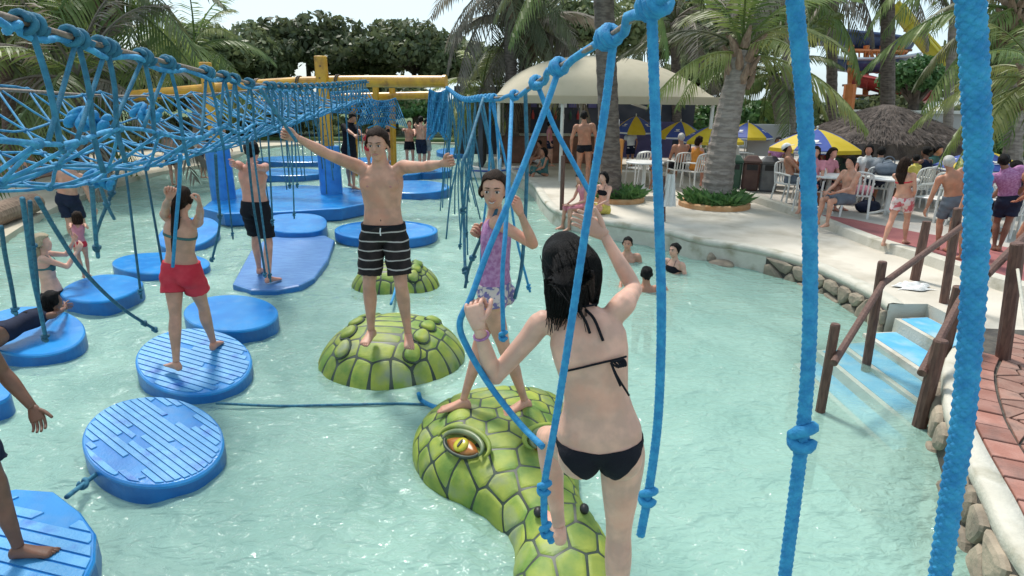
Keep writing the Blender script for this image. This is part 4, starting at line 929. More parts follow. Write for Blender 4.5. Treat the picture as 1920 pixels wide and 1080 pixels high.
b = pbase(1470, 318, ZT); palm('palm with bright hanging fronds behind the yellow umbrella', b, D(1492, -30, b[1]), .3, .2, 16, 3.0, 'gdb', 4, droop=.0)
palm('short palm right of the thick grey one with low arching fronds', D(1475, 300, 21), D(1450, 140, 21), .2, .17, 20, 2.7, 'gy', 5, droop=.1, boots=False)
b = pbase(1775, 330, ZT); palm('slim leaning palm at the right of the thatched hut', b, D(1796, -70, b[1]), .14, .11, 14, 2.6, 'gd', 6, bend=(-.05, 0, 0))
palm('palm with brown crown beside the water slide', D(1665, 250, 22), D(1664, -60, 22), .24, .2, 14, 2.6, 'bd', 7, 'palmdark')
palm('palm at the right edge with bright low fronds', D(1950, 330, 11), D(1945, 150, 11), .2, .16, 18, 2.0, 'gy', 8, droop=.15)
palm('tall palm beyond the right edge with grey fronds at the top', D(1900, 310, 15), D(1905, 20, 15), .2, .16, 18, 2.8, 'dg', 9)
palm('young palm with yellow green fronds left of the tent', D(905, 250, 24), D(905, 165, 24), .2, .17, 18, 2.6, 'yyg', 10, droop=.25, boots=False)
palm('palm with dry grey leaves at the top centre', D(960, 250, 22), D(955, -20, 22), .22, .2, 22, 3.6, 'bdd', 11, 'palmdark', droop=.15)
palm('tall palm at the top left corner', D(195, 330, 20), D(195, -20, 20), .22, .2, 22, 4.2, 'dg', 12, 'palmdark')
palm('palm with yellow fronds between the left palm and the far trees', D(372, 260, 27), D(365, 92, 27), .22, .2, 20, 3.6, 'yg', 13, boots=False)
palm('low palm with drooping fronds behind the left net', D(150, 300, 17), D(150, 150, 17), .2, .17, 20, 3.6, 'gb', 14, 'palmdark', boots=False)
palm('low palm at the left edge behind the net', D(20, 300, 19), D(15, 110, 19), .2, .17, 20, 3.8, 'dg', 15, 'palmdark', boots=False)
palm('palm with dry fronds behind the tent top', D(1270, 240, 26), D(1265, 40, 26), .2, .18, 20, 3.4, 'bd', 16, 'palmdark', boots=False)
palm('palm crown above the right rope at the top', D(1560, 240, 24), D(1560, -60, 24), .2, .18, 16, 3.0, 'dbg', 17, 'palmdark', boots=False)

# ------------------------------------------------------------------ broadleaf trees
def tree(label, c, rad, base_z, seed, m='leaf', n=5200, leaf=.3, grp='broadleaf trees', clumps=26, tr=.3):
    c = A(c, float); rad = A(rad, float); r = np.random.default_rng(seed); root = thing('broadleaf_tree', label, 'tree', (c[0], c[1], base_z), grp)
    cc = []
    for k in range(clumps):
        d = nrm(r.normal(size=3)); d[2] = abs(d[2])*1.1-.35; cc.append((c+d*rad*r.uniform(.45, .85), r.uniform(.26, .44)))
    per = n//clumps; pts = []; nrmv = []
    for p, s in cc:
        d = r.normal(size=(per, 3)); d /= np.linalg.norm(d, axis=1)[:, None]; rr = r.uniform(.55, 1.05, (per, 1))**.6
        pts.append(p+d*rr*rad*s*A([1, 1, .8])); nrmv.append(d)
    P = np.vstack(pts); N = np.vstack(nrmv)+r.normal(size=P.shape)*.7; N /= np.linalg.norm(N, axis=1)[:, None]
    U = np.cross(N, r.normal(size=P.shape)); U /= np.linalg.norm(U, axis=1)[:, None]; W = np.cross(N, U); sz = leaf*r.uniform(.6, 1.3, (len(P), 1))
    V = np.stack([P-U*sz*.5, P+W*sz*.3, P+U*sz*.5, P-W*sz*.3], 1).reshape(-1, 3)
    me = bpy.data.meshes.new('crown'); F = np.arange(len(V)).reshape(-1, 4); me.from_pydata((V-WL[root]).tolist(), [], F.tolist()); me.materials.append(K[m])
    o = bpy.data.objects.new('crown', me); C.objects.link(o); o.parent = root; WL[o] = WL[root]
    mb = MB(); b0 = A([c[0], c[1], base_z-.2]); mb.tube([b0, b0*.4+c*.6, c+A([0, 0, rad[2]*.3])], [tr, tr*.75, tr*.3], 8)
    for k in range(7):
        p, s = cc[k]; f = c*.75+b0*.25; mb.tube([f, f*.4+p*.6+A([0, 0, .1]), p], [tr*.5, tr*.3, tr*.1], 6)
    obj('trunk', mb, K['bark'], root); return root
def tpx(label, px, py, rx, ry, Y, seed, m='leaf', n=5200, leaf=None, z=.3, dep=.8):
    c = D(px, py, Y); k = np.linalg.norm(c-EYE)/FPX; tree(label, c, (rx*k, max(rx, ry)*k*dep, ry*k), z, seed, m, n, leaf or 11*k)
tpx('dark rounded tree left of the group behind the yellow beam', 480, 130, 75, 75, 46, 1)
tpx('tall dark tree with the highest crown behind the yellow beam', 575, 95, 120, 72, 50, 2, n=7500)
tpx('dark spreading tree between the two highest crowns', 670, 120, 100, 70, 52, 3, 'leaf2', n=6500)
tpx('wide dark tree right of the yellow post', 775, 100, 115, 65, 48, 4, n=7500)
tpx('lower dark tree behind the short yellow palm', 870, 125, 85, 65, 47, 5, 'leaf2')
tpx('dark low tree filling the gap under the yellow beam', 690, 190, 130, 52, 42, 6)
tpx('dark low tree behind the left end of the beam', 500, 205, 130, 55, 40, 7)
tpx('grey green tree behind the yellow palm on the left', 370, 105, 80, 68, 42, 8, 'leaf2')
tpx('large shaded tree at the top left corner', 45, 25, 130, 90, 24, 9, n=8000)
tpx('shaded tree behind the left palms', 130, 150, 130, 80, 32, 10, 'leaf2', n=6500)
tpx('dark tree between the left palms', 285, 165, 90, 75, 34, 11)
tpx('dark undergrowth tree at the far left edge', -20, 170, 110, 90, 26, 12, n=6000)
tpx('dark tree behind the tent on its left', 1060, 60, 110, 95, 38, 13, n=6500)
tpx('dark tree high behind the tent top', 1230, 60, 120, 100, 40, 14, 'leaf2', n=6500)
tpx('leafy tree behind the thick grey palm', 1390, 60, 110, 100, 36, 15, 'leaf2', n=6500)
tpx('tree behind the tent roof edge on the right', 1320, 150, 90, 60, 34, 16)
tpx('tree above the bright palm on the right', 1490, 40, 75, 80, 40, 17, 'leaf2')
tpx('bushy bright green tree in front of the slides', 1722, 155, 52, 48, 25, 18, 'leaf3', leaf=.22)
tpx('tree at the right edge behind the thick rope', 1880, 120, 80, 110, 32, 19, 'leaf2', n=6500)
tpx('dark tree right of the hut', 1830, 235, 60, 50, 27, 20)
tpx('dark tree below the slides', 1650, 215, 80, 40, 34, 21)
for k, (px, py, rx, ry, Y) in enumerate([(780, 210, 50, 26, 40), (850, 225, 45, 22, 40), (450, 245, 60, 25, 39), (330, 245, 70, 30, 36), (200, 260, 80, 30, 30), (60, 255, 80, 35, 26), (600, 235, 60, 22, 40), (700, 240, 50, 20, 40)]):
    tpx(['bright clipped bush below the far beam', 'bush at the far end of the white bank', 'bush behind the left blue sleeve', 'bush under the yellow palm', 'bush on the left bank', 'bush at the left edge bank', 'bush left of the tall post base', 'bush right of the tall post base'][k], px, py, rx, ry, Y, 40+k, 'leaf3' if k == 0 else 'leaf2', 2600, .4)

for k, (px, py, rx, ry, Y, m_, lb_) in enumerate([(1000, 225, 70, 40, 29, 'leaf2', 'dark bush behind the left side of the tent'), (1130, 235, 90, 45, 30, 'leaf', 'dark bush seen under the tent'), (1260, 235, 90, 45, 29, 'leaf2', 'bush behind the umbrellas left of the thick palm'), (1380, 220, 80, 45, 27, 'leaf3', 'bright bush behind the umbrella right of the thick palm'), (1480, 225, 80, 50, 29, 'leaf2', 'bush behind the bright palm trunk'), (1560, 250, 60, 40, 28, 'leaf', 'dark bush left of the hut roof'), (1780, 265, 70, 35, 27, 'leaf2', 'bush right of the hut behind the terrace'), (1900, 270, 80, 50, 22, 'leaf3', 'bush at the right edge behind the terrace')]):
    tpx(lb_, px, py, rx, ry, Y, 60+k, m_, 3000, .33, z=ZT)
# ------------------------------------------------------------------ planters
def planter(label, c, rad, seed, grp='round planters'):
    root = thing('planter', label, 'planter', (c[0], c[1], ZD), grp); r = np.random.default_rng(seed)
    obj('kerb', MB().lathe([(rad, -.02), (rad, .09), (rad*.96, .11), (rad*.86, .11), (rad*.84, .05)], 36, (c[0], c[1], ZD), cap=False), K['orangekerb'], root)
    obj('soil', MB().lathe([(.01, .065), (rad*.85, .06)], 24, (c[0], c[1], ZD), cap=False), K['mortar'], root)
    pl = thing('ground_plants', label.replace('planter', 'leafy plants in the planter').replace('kerbed ', ''), 'plants', (c[0], c[1], ZD+.06), 'leafy plants in planters'); mb = MB()
    for k in range(520):
        a, q = r.uniform(0, 6.28), rad*.86*math.sqrt(r.uniform(.02, 1)); p = A([c[0]+q*math.cos(a), c[1]+q*math.sin(a), ZD+.05]); ln = r.uniform(.22, .46); d = nrm([r.normal()*.55, r.normal()*.55, 1]); sd_ = nrm(np.cross(d, r.normal(size=3)))*ln*.11
        m1 = p+d*ln*.55; e = p+d*ln+A([d[0]*.12, d[1]*.12, -.06]); mb.add([p, m1-sd_, e, m1+sd_], [(0, 1, 2), (0, 2, 3)])
    obj('leaves', mb, K['leaf3'], pl)
planter('kerbed round planter at the foot of the thick grey palm', pbase(1338, 386), .78, 1)
planter('kerbed round planter at the foot of the dark slim palm', pbase(1158, 376), .62, 2)

# ------------------------------------------------------------------ cream tent
def tent():
    Y0 = 17.2; cA = D(945, 182, Y0); cB = D(1340, 188, Y0); zt = 2.72; x0, x1 = cA[0]-.25, cB[0]+.1; y0, y1 = Y0, Y0+6.4; apex = 3.98
    root = thing('tent_pavilion', 'large cream canvas tent with white posts and arched roof', 'tent', ((x0+x1)/2, (y0+y1)/2, ZD))
    n = 25; U, V = np.meshgrid(np.linspace(-1, 1, n), np.linspace(-1, 1, n)); mx_ = np.maximum(np.abs(U), np.abs(V)); h = ((1-np.abs(U)**2.2)*(1-np.abs(V)**2.2))**.62*(apex-zt); h = h-.05*np.abs(np.sin(U*V*6))*(mx_ < .98)*.3
    W = np.c_[((x0+x1)/2+U*(x1-x0)/2).ravel(), ((y0+y1)/2+V*(y1-y0)/2).ravel(), (zt+h).ravel()]
    F = [(j*n+i, j*n+i+1, (j+1)*n+i+1, (j+1)*n+i) for j in range(n-1) for i in range(n-1)]
    obj('canopy', (W, F), K['canvas'], root, smooth=True)
    for a, b in (((x0, y0), (x1, y0)), ((x1, y0), (x1, y1)), ((x1, y1), (x0, y1)), ((x0, y1), (x0, y0))):
        A3, B3 = A([a[0], a[1], zt-.06]), A([b[0], b[1], zt-.06]); obj('eave_tube', MB().tube([A3, B3], .045, 8), K['whitemetal'], root)
        d = nrm(B3-A3); nn = A([d[1], -d[0], 0]); q = [A3+nn*.055+A([0, 0, .07]), B3+nn*.055+A([0, 0, .07]), B3+nn*.06-A([0, 0, .14]), A3+nn*.06-A([0, 0, .14])]; obj('valance', MB().add(q+[v-nn*.01 for v in q], [(3, 2, 1, 0), (4, 5, 6, 7), (0, 1, 5, 4), (2, 3, 7, 6)]), K['canvas'], root)
    for x in (x0+.1, x0+1.9, x0+3.1, x1-.1):
        for y in (y0+.1, y1-.1): obj('post', MB().tube([[x, y, ZD], [x, y, zt-.05]], .05, 10), K['whitemetal'], root)
    lamp = obj('lamp_tube', MB().tube([D(1185, 194, Y0+1.4), D(1212, 203, Y0+2.4)], .045, 8), K['white'], root)
    return x0, x1, y0, y1
tx0, tx1, ty0, ty1 = tent()
# bar building inside / behind the tent
br = thing('bar_building', 'dark open bar with counter under the cream tent', 'building', ((tx0+tx1)/2, ty1+1.5, ZD))
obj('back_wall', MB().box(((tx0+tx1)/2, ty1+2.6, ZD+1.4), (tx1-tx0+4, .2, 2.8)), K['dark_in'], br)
obj('counter', MB().box((tx0+1.9, ty1-.8, ZD+.5), (3.6, .6, 1.0), bev=.03), K['counter'], br)
obj('counter_top', MB().box((tx0+1.9, ty1-.8, ZD+1.03), (3.8, .75, .06), bev=.015), K['plaster'], br)
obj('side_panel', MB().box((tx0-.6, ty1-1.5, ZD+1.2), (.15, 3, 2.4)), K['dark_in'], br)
for k in range(9):
    obj('shelf_bottle', MB().lathe([(.06, 0), (.06, .2), (.025, .3), (.025, .36)], 8, (tx0+.7+k*.32, ty1+2.4, ZD+1.5)), [K['plastic'], K['bin_g'], K['sl_red']][k % 3], br)
    obj('menu_board', MB().box((tx0+.5+k*.42, ty1+2.46, ZD+2.15), (.34, .04, .34)), K['white'] if k % 2 else K['purple'], br)
tag(obj('purple_screen', MB().box(D(1205, 262, 22.5)+A([0, 0, 0]), (2.2, .08, 1.3), bev=.01), K['purple'], loc=None), 'dark purple screen panel behind the bar chairs', 'screen panel')
sg = D(1157, 290, 16); tag(obj('sign_box', MB().box((sg[0], sg[1], ZD+.65), (.28, .2, 1.3), bev=.03), K['ringtan']), 'upright orange board next to the dark slim palm', 'board')
lt = D(1156, 234, 16.2); tag(obj('wall_lamp', MB().box(lt, (.14, .12, .3), bev=.02), K['white']), 'small white box light beside the dark slim palm', 'lamp')
wl = thing('low_wall', 'low pale wall in front of the bar chairs', 'wall', D(1200, 315, 17.5)); wl.location.z = ZD; WL[wl] = A(wl.location)
p_ = D(1195, 312, 16.6); obj('wall', MB().box((p_[0], p_[1], ZD+.2), (1.9, .22, .4), rz=R(-20), bev=.03), K['plaster'], wl)
pp = G(1053, 395, ZD); t_p = D(1056, 292, pp[1]); tag(obj('post', MB().tube([pp, pp*.5+t_p*.5, t_p], .045, 10), K['wood']), 'single brown wooden post on the deck near the seated pair', 'post')
pp = G(1243, 415, ZD); t_p = D(1243, 330, pp[1]); tag(obj('post', MB().tube([pp, pp*.5+t_p*.5, t_p], .05, 10), K['wood']), 'brown wooden post carrying a white towel by the pool edge', 'post')
tw = thing('towel', 'white towel hanging on a wooden post by the pool edge', 'towel', (pp[0], pp[1], ZD)); n_ = 14; tv = []
for j in range(n_):
    for i in range(n_):
        u = i/(n_-1)-.5; v = j/(n_-1); wd = .16+.1*v; tv.append([pp[0]+.06+u*wd*1.1, pp[1]-.06+.035*math.sin(u*16+v*2), t_p[2]+.04-v*.62])
obj('cloth', (tv, [(j*n_+i, j*n_+i+1, (j+1)*n_+i+1, (j+1)*n_+i) for j in range(n_-1) for i in range(n_-1)]), K['towel'], tw, smooth=True)

# ------------------------------------------------------------------ umbrellas
def make_umbrella():
    root = lthing('beach_umbrella', 'x', 'umbrella'); n = 8; Rr, H_, T_ = 1.12, 1.72, 2.38
    obj('pole', MB().tube([[0, 0, 0], [0, 0, T_+.06]], .022, 8), K['whitemetal'], root); obj('finial', MB().ell((0, 0, T_+.07), (.03, .03, .05), nu=8, nv=6), K['plastic'], root)
    obj('base', MB().lathe([(.24, 0), (.24, .06), (.05, .09), (.03, .3)], 16), K['plastic'], root)
    for k in range(n):
        a0, a1 = 2*math.pi*k/n, 2*math.pi*(k+1)/n; V = []; st = 7
        for i in range(st):
            t = i/(st-1); r = Rr*t; z = T_-(T_-H_)*(t**1.45)
            for q in range(5):
                s = q/4; aa = a0+(a1-a0)*s; rr = r*(1-.07*math.sin(math.pi*s)*t); V.append([rr*math.cos(aa), rr*math.sin(aa), z-.0])
        for q in range(5): v = list(V[(st-1)*5+q]); v = [v[0]*1.005, v[1]*1.005, v[2]-.13]; V.append(v)
        F = [(i*5+q, i*5+q+1, (i+1)*5+q+1, (i+1)*5+q) for i in range(st) for q in range(4)]
        pn = obj('panel', (V, F), K['umby'] if k % 2 else K['umbb'], root, smooth=False)
        if k % 2 == 0:                                   # white printed mark and hem stripe on the blue panels
            am = (a0+a1)/2; e1 = A([math.cos(am), math.sin(am), -.55]); e1 /= np.linalg.norm(e1); e2 = A([-math.sin(am), math.cos(am), 0]); n3 = nrm(np.cross(e1, e2)); n3 = n3 if n3[2] > 0 else -n3
            tt = .66; ctr = A([Rr*tt*.935*math.cos(am), Rr*tt*.935*math.sin(am), T_-(T_-H_)*tt**1.45])+n3*.012
            mb = MB(); rg = A([ctr+e1*.1*math.cos(t)+e2*.085*math.sin(t) for t in np.arange(16)*2*math.pi/16]); mb.add(rg, [tuple(range(16))])
            rg = A([ctr+e1*(.15+.02*math.cos(t))+e2*.15*math.sin(t) for t in np.arange(12)*2*math.pi/12]); mb.add(rg, [tuple(range(12))]); obj('printed_mark', mb, K['white'], pn)
            hm = MB(); vv = A(V); b_ = vv[(st-1)*5:st*5]*A([1.012, 1.012, 1])-A([0, 0, .03]); c_ = vv[st*5:]*A([1.01, 1.01, 1])+A([0, 0, .03]); hm.add(np.vstack([b_, c_]), [(q, q+1, q+6, q+5) for q in range(4)]); obj('hem_stripe', hm, K['white'], pn)
        a = a0; obj('rib', MB().tube([[.02, 0, T_-.02], [Rr*.5*math.cos(a), Rr*.5*math.sin(a), T_-.02-(T_-H_)*.37], [Rr*math.cos(a), Rr*math.sin(a), H_-.01]], .007, 4), K['whitemetal'], root)
    return root
UM = make_umbrella()
ums = [(1193, 228, 20, .56, 0, 'blue and yellow umbrella nearest the dark slim palm'), (1277, 238, 19, .58, .5, 'yellow and blue umbrella left of the thick grey palm'), (1338, 246, 17.5, .66, .9, 'umbrella half hidden by the thick grey palm trunk'),
       (1403, 240, 19.5, .6, .2, 'umbrella just right of the thick grey palm trunk'), (1533, 252, 14.5, .8, .45, 'big yellow umbrella left of the thatched hut'), (1845, 292, 12.5, .62, .75, 'yellow umbrella behind the thick rope at the right'), (1478, 250, 22, .6, .1, 'pale umbrella behind the bright palm trunk'),
       (1668, 284, 19, .5, .3, 'umbrella under the left eave of the thatched hut'), (1715, 286, 18.5, .5, .8, 'umbrella under the right eave of the thatched hut'), (1600, 278, 22, .5, .0, 'far umbrella behind the hut post')]
for k, (px, py, Y, sc, rz, lb_) in enumerate(ums):
    p = D(px, py-12, Y); o = UM if k == 0 else copy_tree(UM); sc *= 1.18; zs = max(.45, (p[2]-ZT)/2.42); put(o, (p[0], p[1], ZT), rz+R(15), (sc, sc, zs), lb_, 'yellow and blue umbrellas')

# ------------------------------------------------------------------ thatched hut
def hut():
    c = D(1655, 240, 15.5); cx, cy = c[0], c[1]; zr = D(1655, 196, 15.5)[2]; ze = D(1655, 262, 15.5)[2]; zl = D(1655, 288, 15.5)[2]; w_ = 1.85
    root = thing('thatched_hut', 'square hut roofed with dark thatch on a single post', 'hut', (cx, cy, ZT)); r = np.random.default_rng(5)
    n = 64; rings = []
    for t in np.linspace(0, 1, 12):
        a = np.arange(n)*2*math.pi/n; sq = 1/np.maximum(np.abs(np.cos(a+.15)), np.abs(np.sin(a+.15)))**(.55*t); rad = (.1+w_*t**.92)*sq; z = zr-(zr-ze)*t**1.08+.035*r.normal(size=n)*t
        rings.append(np.c_[cx+rad*np.cos(a), cy+rad*np.sin(a), z])
    low = rings[-1].copy(); low[:, 2] = zl+.03*r.normal(size=n); low[:, :2] = A([cx, cy])+(low[:, :2]-A([cx, cy]))*1.02; rings.append(low); inn_ = low.copy(); inn_[:, :2] = A([cx, cy])+(inn_[:, :2]-A([cx, cy]))*.85; inn_[:, 2] = ze-.1; rings.append(inn_)
    obj('roof', MB().loft(rings[::-1]), K['thatch'], root, smooth=False)
    mb = MB()
    for k in range(3800):
        a, t = r.uniform(0, 6.28), math.sqrt(r.uniform(.01, 1)); sq = 1/max(abs(math.cos(a+.15)), abs(math.sin(a+.15)))**(.55*t); rad = (.1+w_*t**.92)*sq; z = zr-(zr-ze)*t**1.08+.02; o = A([math.cos(a), math.sin(a), 0]); p = A([cx, cy, z])+o*rad
        d = nrm(o*.9+A([0, 0, -.55])+r.normal(size=3)*.12) if t < .96 else nrm(o*.15+A([0, 0, -1])+r.normal(size=3)*.1); ln = r.uniform(.2, .4); sd_ = nrm(np.cross(d, o+A([0, 0, 1])))*.013; q = p+A([0, 0, .012]); mb.add([q-sd_, q+sd_, q+d*ln+A([0, 0, .03])], [(0, 1, 2)])
    s_ = obj('straw', mb, K['thatch'], root); s_['kind'] = 'stuff'
    obj('centre_post', MB().tube([[cx-.35, cy, ZT], [cx-.35, cy, ze]], .11, 10), K['bark'], root)
    for k in range(6):
        a = k*math.pi/3; obj('rafter', MB().tube([[cx-.35, cy, zr-.5], [cx+w_*.8*math.cos(a), cy+w_*.8*math.sin(a), ze-.05]], .035, 6), K['bark'], root)
hut()

# ------------------------------------------------------------------ water slides behind
def flume(label, pts, rad, m, rimm, grp='water slides', arc=(math.pi, 2*math.pi)):
    P = smooth_path(pts, 7); root = thing('water_slide', label, 'water slide', P[np.argmin(P[:, 2])], grp); T = np.gradient(P, axis=0); T /= np.linalg.norm(T, axis=1)[:, None]; rings = []; n = 11
    for p, t in zip(P, T):
        u = nrm(np.cross(t, [0, 0, 1])); b = np.cross(u, t); aa = np.linspace(arc[0], arc[1], n); rings.append(np.vstack([A([p+u*math.cos(a)*rad+b*math.sin(a)*rad for a in aa]), A([p+u*math.cos(a)*rad*.92+b*math.sin(a)*rad*.92 for a in aa[::-1]])]))
    obj('trough', MB().loft(rings), K[m], root, smooth=False)
    for sg in (-1, 1): obj('rim', MB().tube(A([p+nrm(np.cross(t, [0, 0, 1]))*sg*rad for p, t in zip(P, T)]), rad*.12, 6), K[rimm], root)
    for i in range(4, len(P)-2, 7):
        p = P[i]; u = nrm(np.cross(T[i], [0, 0, 1])); b = np.cross(u, T[i]); aa = np.linspace(arc[0], arc[1], 9); obj('joint_rib', MB().tube(A([p+u*math.cos(a)*rad*1.03+b*math.sin(a)*rad*1.03 for a in aa]), rad*.06, 5), K[m], root)
    return root
flume('upper blue water slide curving behind the palms', [D(1535, 55, 40), D(1590, 58, 38), D(1640, 68, 37), D(1690, 78, 37.5)], .95, 'sl_blue', 'sl_blue')
flume('lower blue water slide with a pale rim', [D(1575, 108, 37), D(1620, 112, 36), D(1665, 108, 36), D(1700, 102, 37)], .75, 'sl_blue', 'sl_grey')
flume('red water slide above the thatched hut', [D(1610, 140, 35), D(1660, 152, 34), D(1700, 166, 34), D(1740, 172, 35)], .65, 'sl_red', 'sl_red')
flume('second red water slide just over the hut roof', [D(1600, 185, 35), D(1650, 190, 34), D(1700, 190, 34)], .6, 'sl_red', 'sl_blue')
flume('low red slide with a dark rim right of the hut', [D(1715, 222, 31), D(1750, 232, 30), D(1790, 240, 30), D(1840, 248, 31)], .55, 'sl_red', 'sl_grey')
flume('steep yellow water slide crossing the sky', [D(1690, 5, 33), D(1740, 68, 32), D(1790, 125, 31), D(1850, 190, 30)], .6, 'sl_yel', 'sl_yel')
flume('yellow slide end at the right edge', [D(1855, 195, 28), D(1890, 205, 28), D(1920, 200, 29)], .5, 'sl_yel', 'sl_yel')
tw_ = thing('slide_tower', 'orange steel tower and stair carrying the water slides', 'tower', (D(1640, 250, 36)[0], 36, ZT))
for px in (1596, 1625, 1655, 1690):
    b = D(px, 240, 36); t = D(px, 85, 36); obj('column', MB().tube([[b[0], 36, ZT], t], .16, 8), K['sl_or'], tw_)
for py in (95, 118, 132, 160, 180):
    obj('beam', MB().tube([D(1590, py, 35.8), D(1700, py+3, 35.8)], .12, 6), K['sl_or'], tw_)
    obj('deck', MB().box((D(1645, py, 36.5)[0], 36.6, D(1645, py, 36.5)[2]), (3.4, 1.2, .12)), K['counter'], tw_)
for k in range(9): obj('baluster', MB().tube([D(1600+k*11, 118, 35.7), D(1600+k*11, 95, 35.7)], .05, 5), K['sl_or'], tw_)
for k in range(6): a_, b_ = D(1600+k*16, 132 if k % 2 else 95, 35.7), D(1616+k*16, 95 if k % 2 else 132, 35.7); obj('brace', MB().tube([a_, b_], .06, 5), K['sl_or'], tw_)
tag(obj('support_post', MB().tube([A([D(1592, 210, 30)[0], 30, ZT]), D(1595, 158, 30)], .28, 10), K['sl_or']), 'short thick orange post left of the hut roof', 'post')
# pale wall and buildings at the back right
bw = thing('back_building', 'pale low building behind the umbrellas on the right', 'building', (D(1690, 310, 24)[0], 24, ZT))
bx_ = D(1695, 300, 25)[0]; obj('wall', MB().box((bx_, 25, ZT+.9), (5, .3, 1.8)), K['bldg'], bw)
for k in range(2): obj('window', MB().box((bx_-1.2+k*2.2, 24.83, ZT+1.05), (1.1, .06, .8)), K['dark_in'], bw)
obj('cornice', MB().box((bx_, 24.95, ZT+1.86), (5.2, .5, .12)), K['whitemetal'], bw)
gw = thing('grey_wall', 'plain grey wall panel behind the bins', 'wall', D(1437, 300, 19.5)); p = D(1437, 285, 19.5); gw.location.z = ZT; WL[gw] = A(gw.location); obj('panel', MB().box((p[0], p[1], ZT+.75), (1.3, .12, 1.5), bev=.02), K['bldg'], gw)

# ------------------------------------------------------------------ bins, tables, chairs
def bins(label, c, rz, cols, sc=1.0):
    root = thing('recycling_bins', label, 'bins', c, 'recycling bins'); cz, sz = math.cos(rz), math.sin(rz)
    for k, m in enumerate(cols):
        o = A(c)+A([cz, sz, 0])*(k-(len(cols)-1)/2)*.5*sc
        bd = obj('bin', MB().box(o+A([0, 0, .42*sc]), (.47*sc, .5*sc, .84*sc), rz=rz, bev=.04), K[m], root)
        obj('lid', MB().loft([np.c_[(A([[-.25, -.27], [.25, -.27], [.25, .27], [-.25, .27]])*sc*q)@A([[cz, sz], [-sz, cz]])+o[:2], np.full(4, c[2]+h*sc)] for q, h in ((1, .82), (1, .88), (.55, 1.02))]), K[m], bd)
        obj('flap', MB().box(o+A([sz*.252*sc, -cz*.252*sc, .7*sc]), (.3*sc, .012, .16*sc), rz=rz), K['black'], bd)
bins('green, brown and grey recycling bins behind the pale kerb', pbase(1408, 358, ZT)+A([0, .15, 0]), R(-18), ['bin_g', 'bin_b', 'bin_k'], .85)
bins('small dark recycling bins under the far side of the hut', D(1605, 325, 17.5)*A([1, 1, 0])+A([0, 0, ZT]), R(-5), ['bin_g', 'bin_g', 'bin_b'], .8)
def make_table():
    root = lthing('table', 'x', 'table'); obj('table_top', MB().lathe([(.44, .7), (.46, .71), (.46, .735), (.44, .745)], 24), K['plastic'], root)
    obj('pedestal', MB().lathe([(.05, 0), (.045, .7)], 10), K['plastic'], root)
    for k in range(4): a = k*math.pi/2; obj('foot', MB().tube([[0, 0, .1], [.2*math.cos(a), .2*math.sin(a), .04], [.34*math.cos(a), .34*math.sin(a), .02]], .025, 6), K['plastic'], root)
    return root
def make_chair():
    root = lthing('plastic_chair', 'x', 'chair'); m = K['plastic']; pl = m
    obj('seat', MB().box((0, 0, .43), (.46, .44, .03), bev=.01), pl, root)
    for sx in (-1, 1):
        obj('leg', MB().tube([[sx*.25, -.23, 0], [sx*.23, -.22, .43], [sx*.235, -.2, .64]], .02, 6), m, root); obj('leg', MB().tube([[sx*.24, .25, 0], [sx*.21, .2, .43]], .02, 6), m, root)
        obj('armrest', MB().tube([[sx*.235, -.23, .63], [sx*.25, 0, .655], [sx*.23, .24, .66]], .022, 6), m, root)
    for k in range(5): obj('back_slat', MB().tube([[-.16+.08*k, .22, .44], [-.165+.0825*k, .28, .85]], .017, 6), m, root)
    obj('back_rail', MB().tube(smooth_path([[-.22, .2, .43], [-.22, .27, .8], [-.1, .3, .88], [.1, .3, .88], [.22, .27, .8], [.22, .2, .43]], 4), .02, 6), m, root)
    return root
TB, CH = make_table(), make_chair()
tabs = [(1545, 365, 'white table in front of the seated person in grey shorts'), (1430, 318, 'white table near the bins by the umbrella'), (1660, 372, 'white table covered with dark bags beside the red chair'), (1725, 330, 'white table below the right hut umbrella'), (1850, 400, 'white table behind the thick rope'), (1205, 330, 'white table at the bar chairs')]
for k, (px, py, lb_) in enumerate(tabs):
    p = G(px, py+30, ZT); o = TB if k == 0 else copy_tree(TB); put(o, p, 0, 1, lb_, 'white terrace tables')
chs = [(1600, 405, 150, 'white plastic chair with a red towel beside the person in grey shorts'), (1742, 412, -70, 'white plastic chair between the two walking adults'), (1868, 440, 40, 'white plastic chair right of the thick rope'), (1475, 380, 20, 'white reclining chair under the person with the cap'), (1195, 345, 200, 'white plastic chair at the bar, left one'), (1213, 347, 160, 'white plastic chair at the bar, right one'), (1700, 390, 200, 'white plastic chair under the seated yellow shirt'), (1512, 395, -30, 'white plastic chair hidden behind the knotted rope'), (1390, 325, 90, 'white plastic chair near the bins'), (1800, 400, 120, 'white plastic chair behind the grey shorts'), (1270, 348, 190, 'white chair left of the orange swimsuit near the thick palm'), (1300, 352, 210, 'white chair under the orange swimsuit near the thick palm')]
CPOS = {}
for k, (px, py, a, lb_) in enumerate(chs):
    p = G(px, py, ZT); o = CH if k == 0 else copy_tree(CH); put(o, p, R(a), 1, lb_, 'white plastic chairs'); CPOS[k] = (p, R(a))
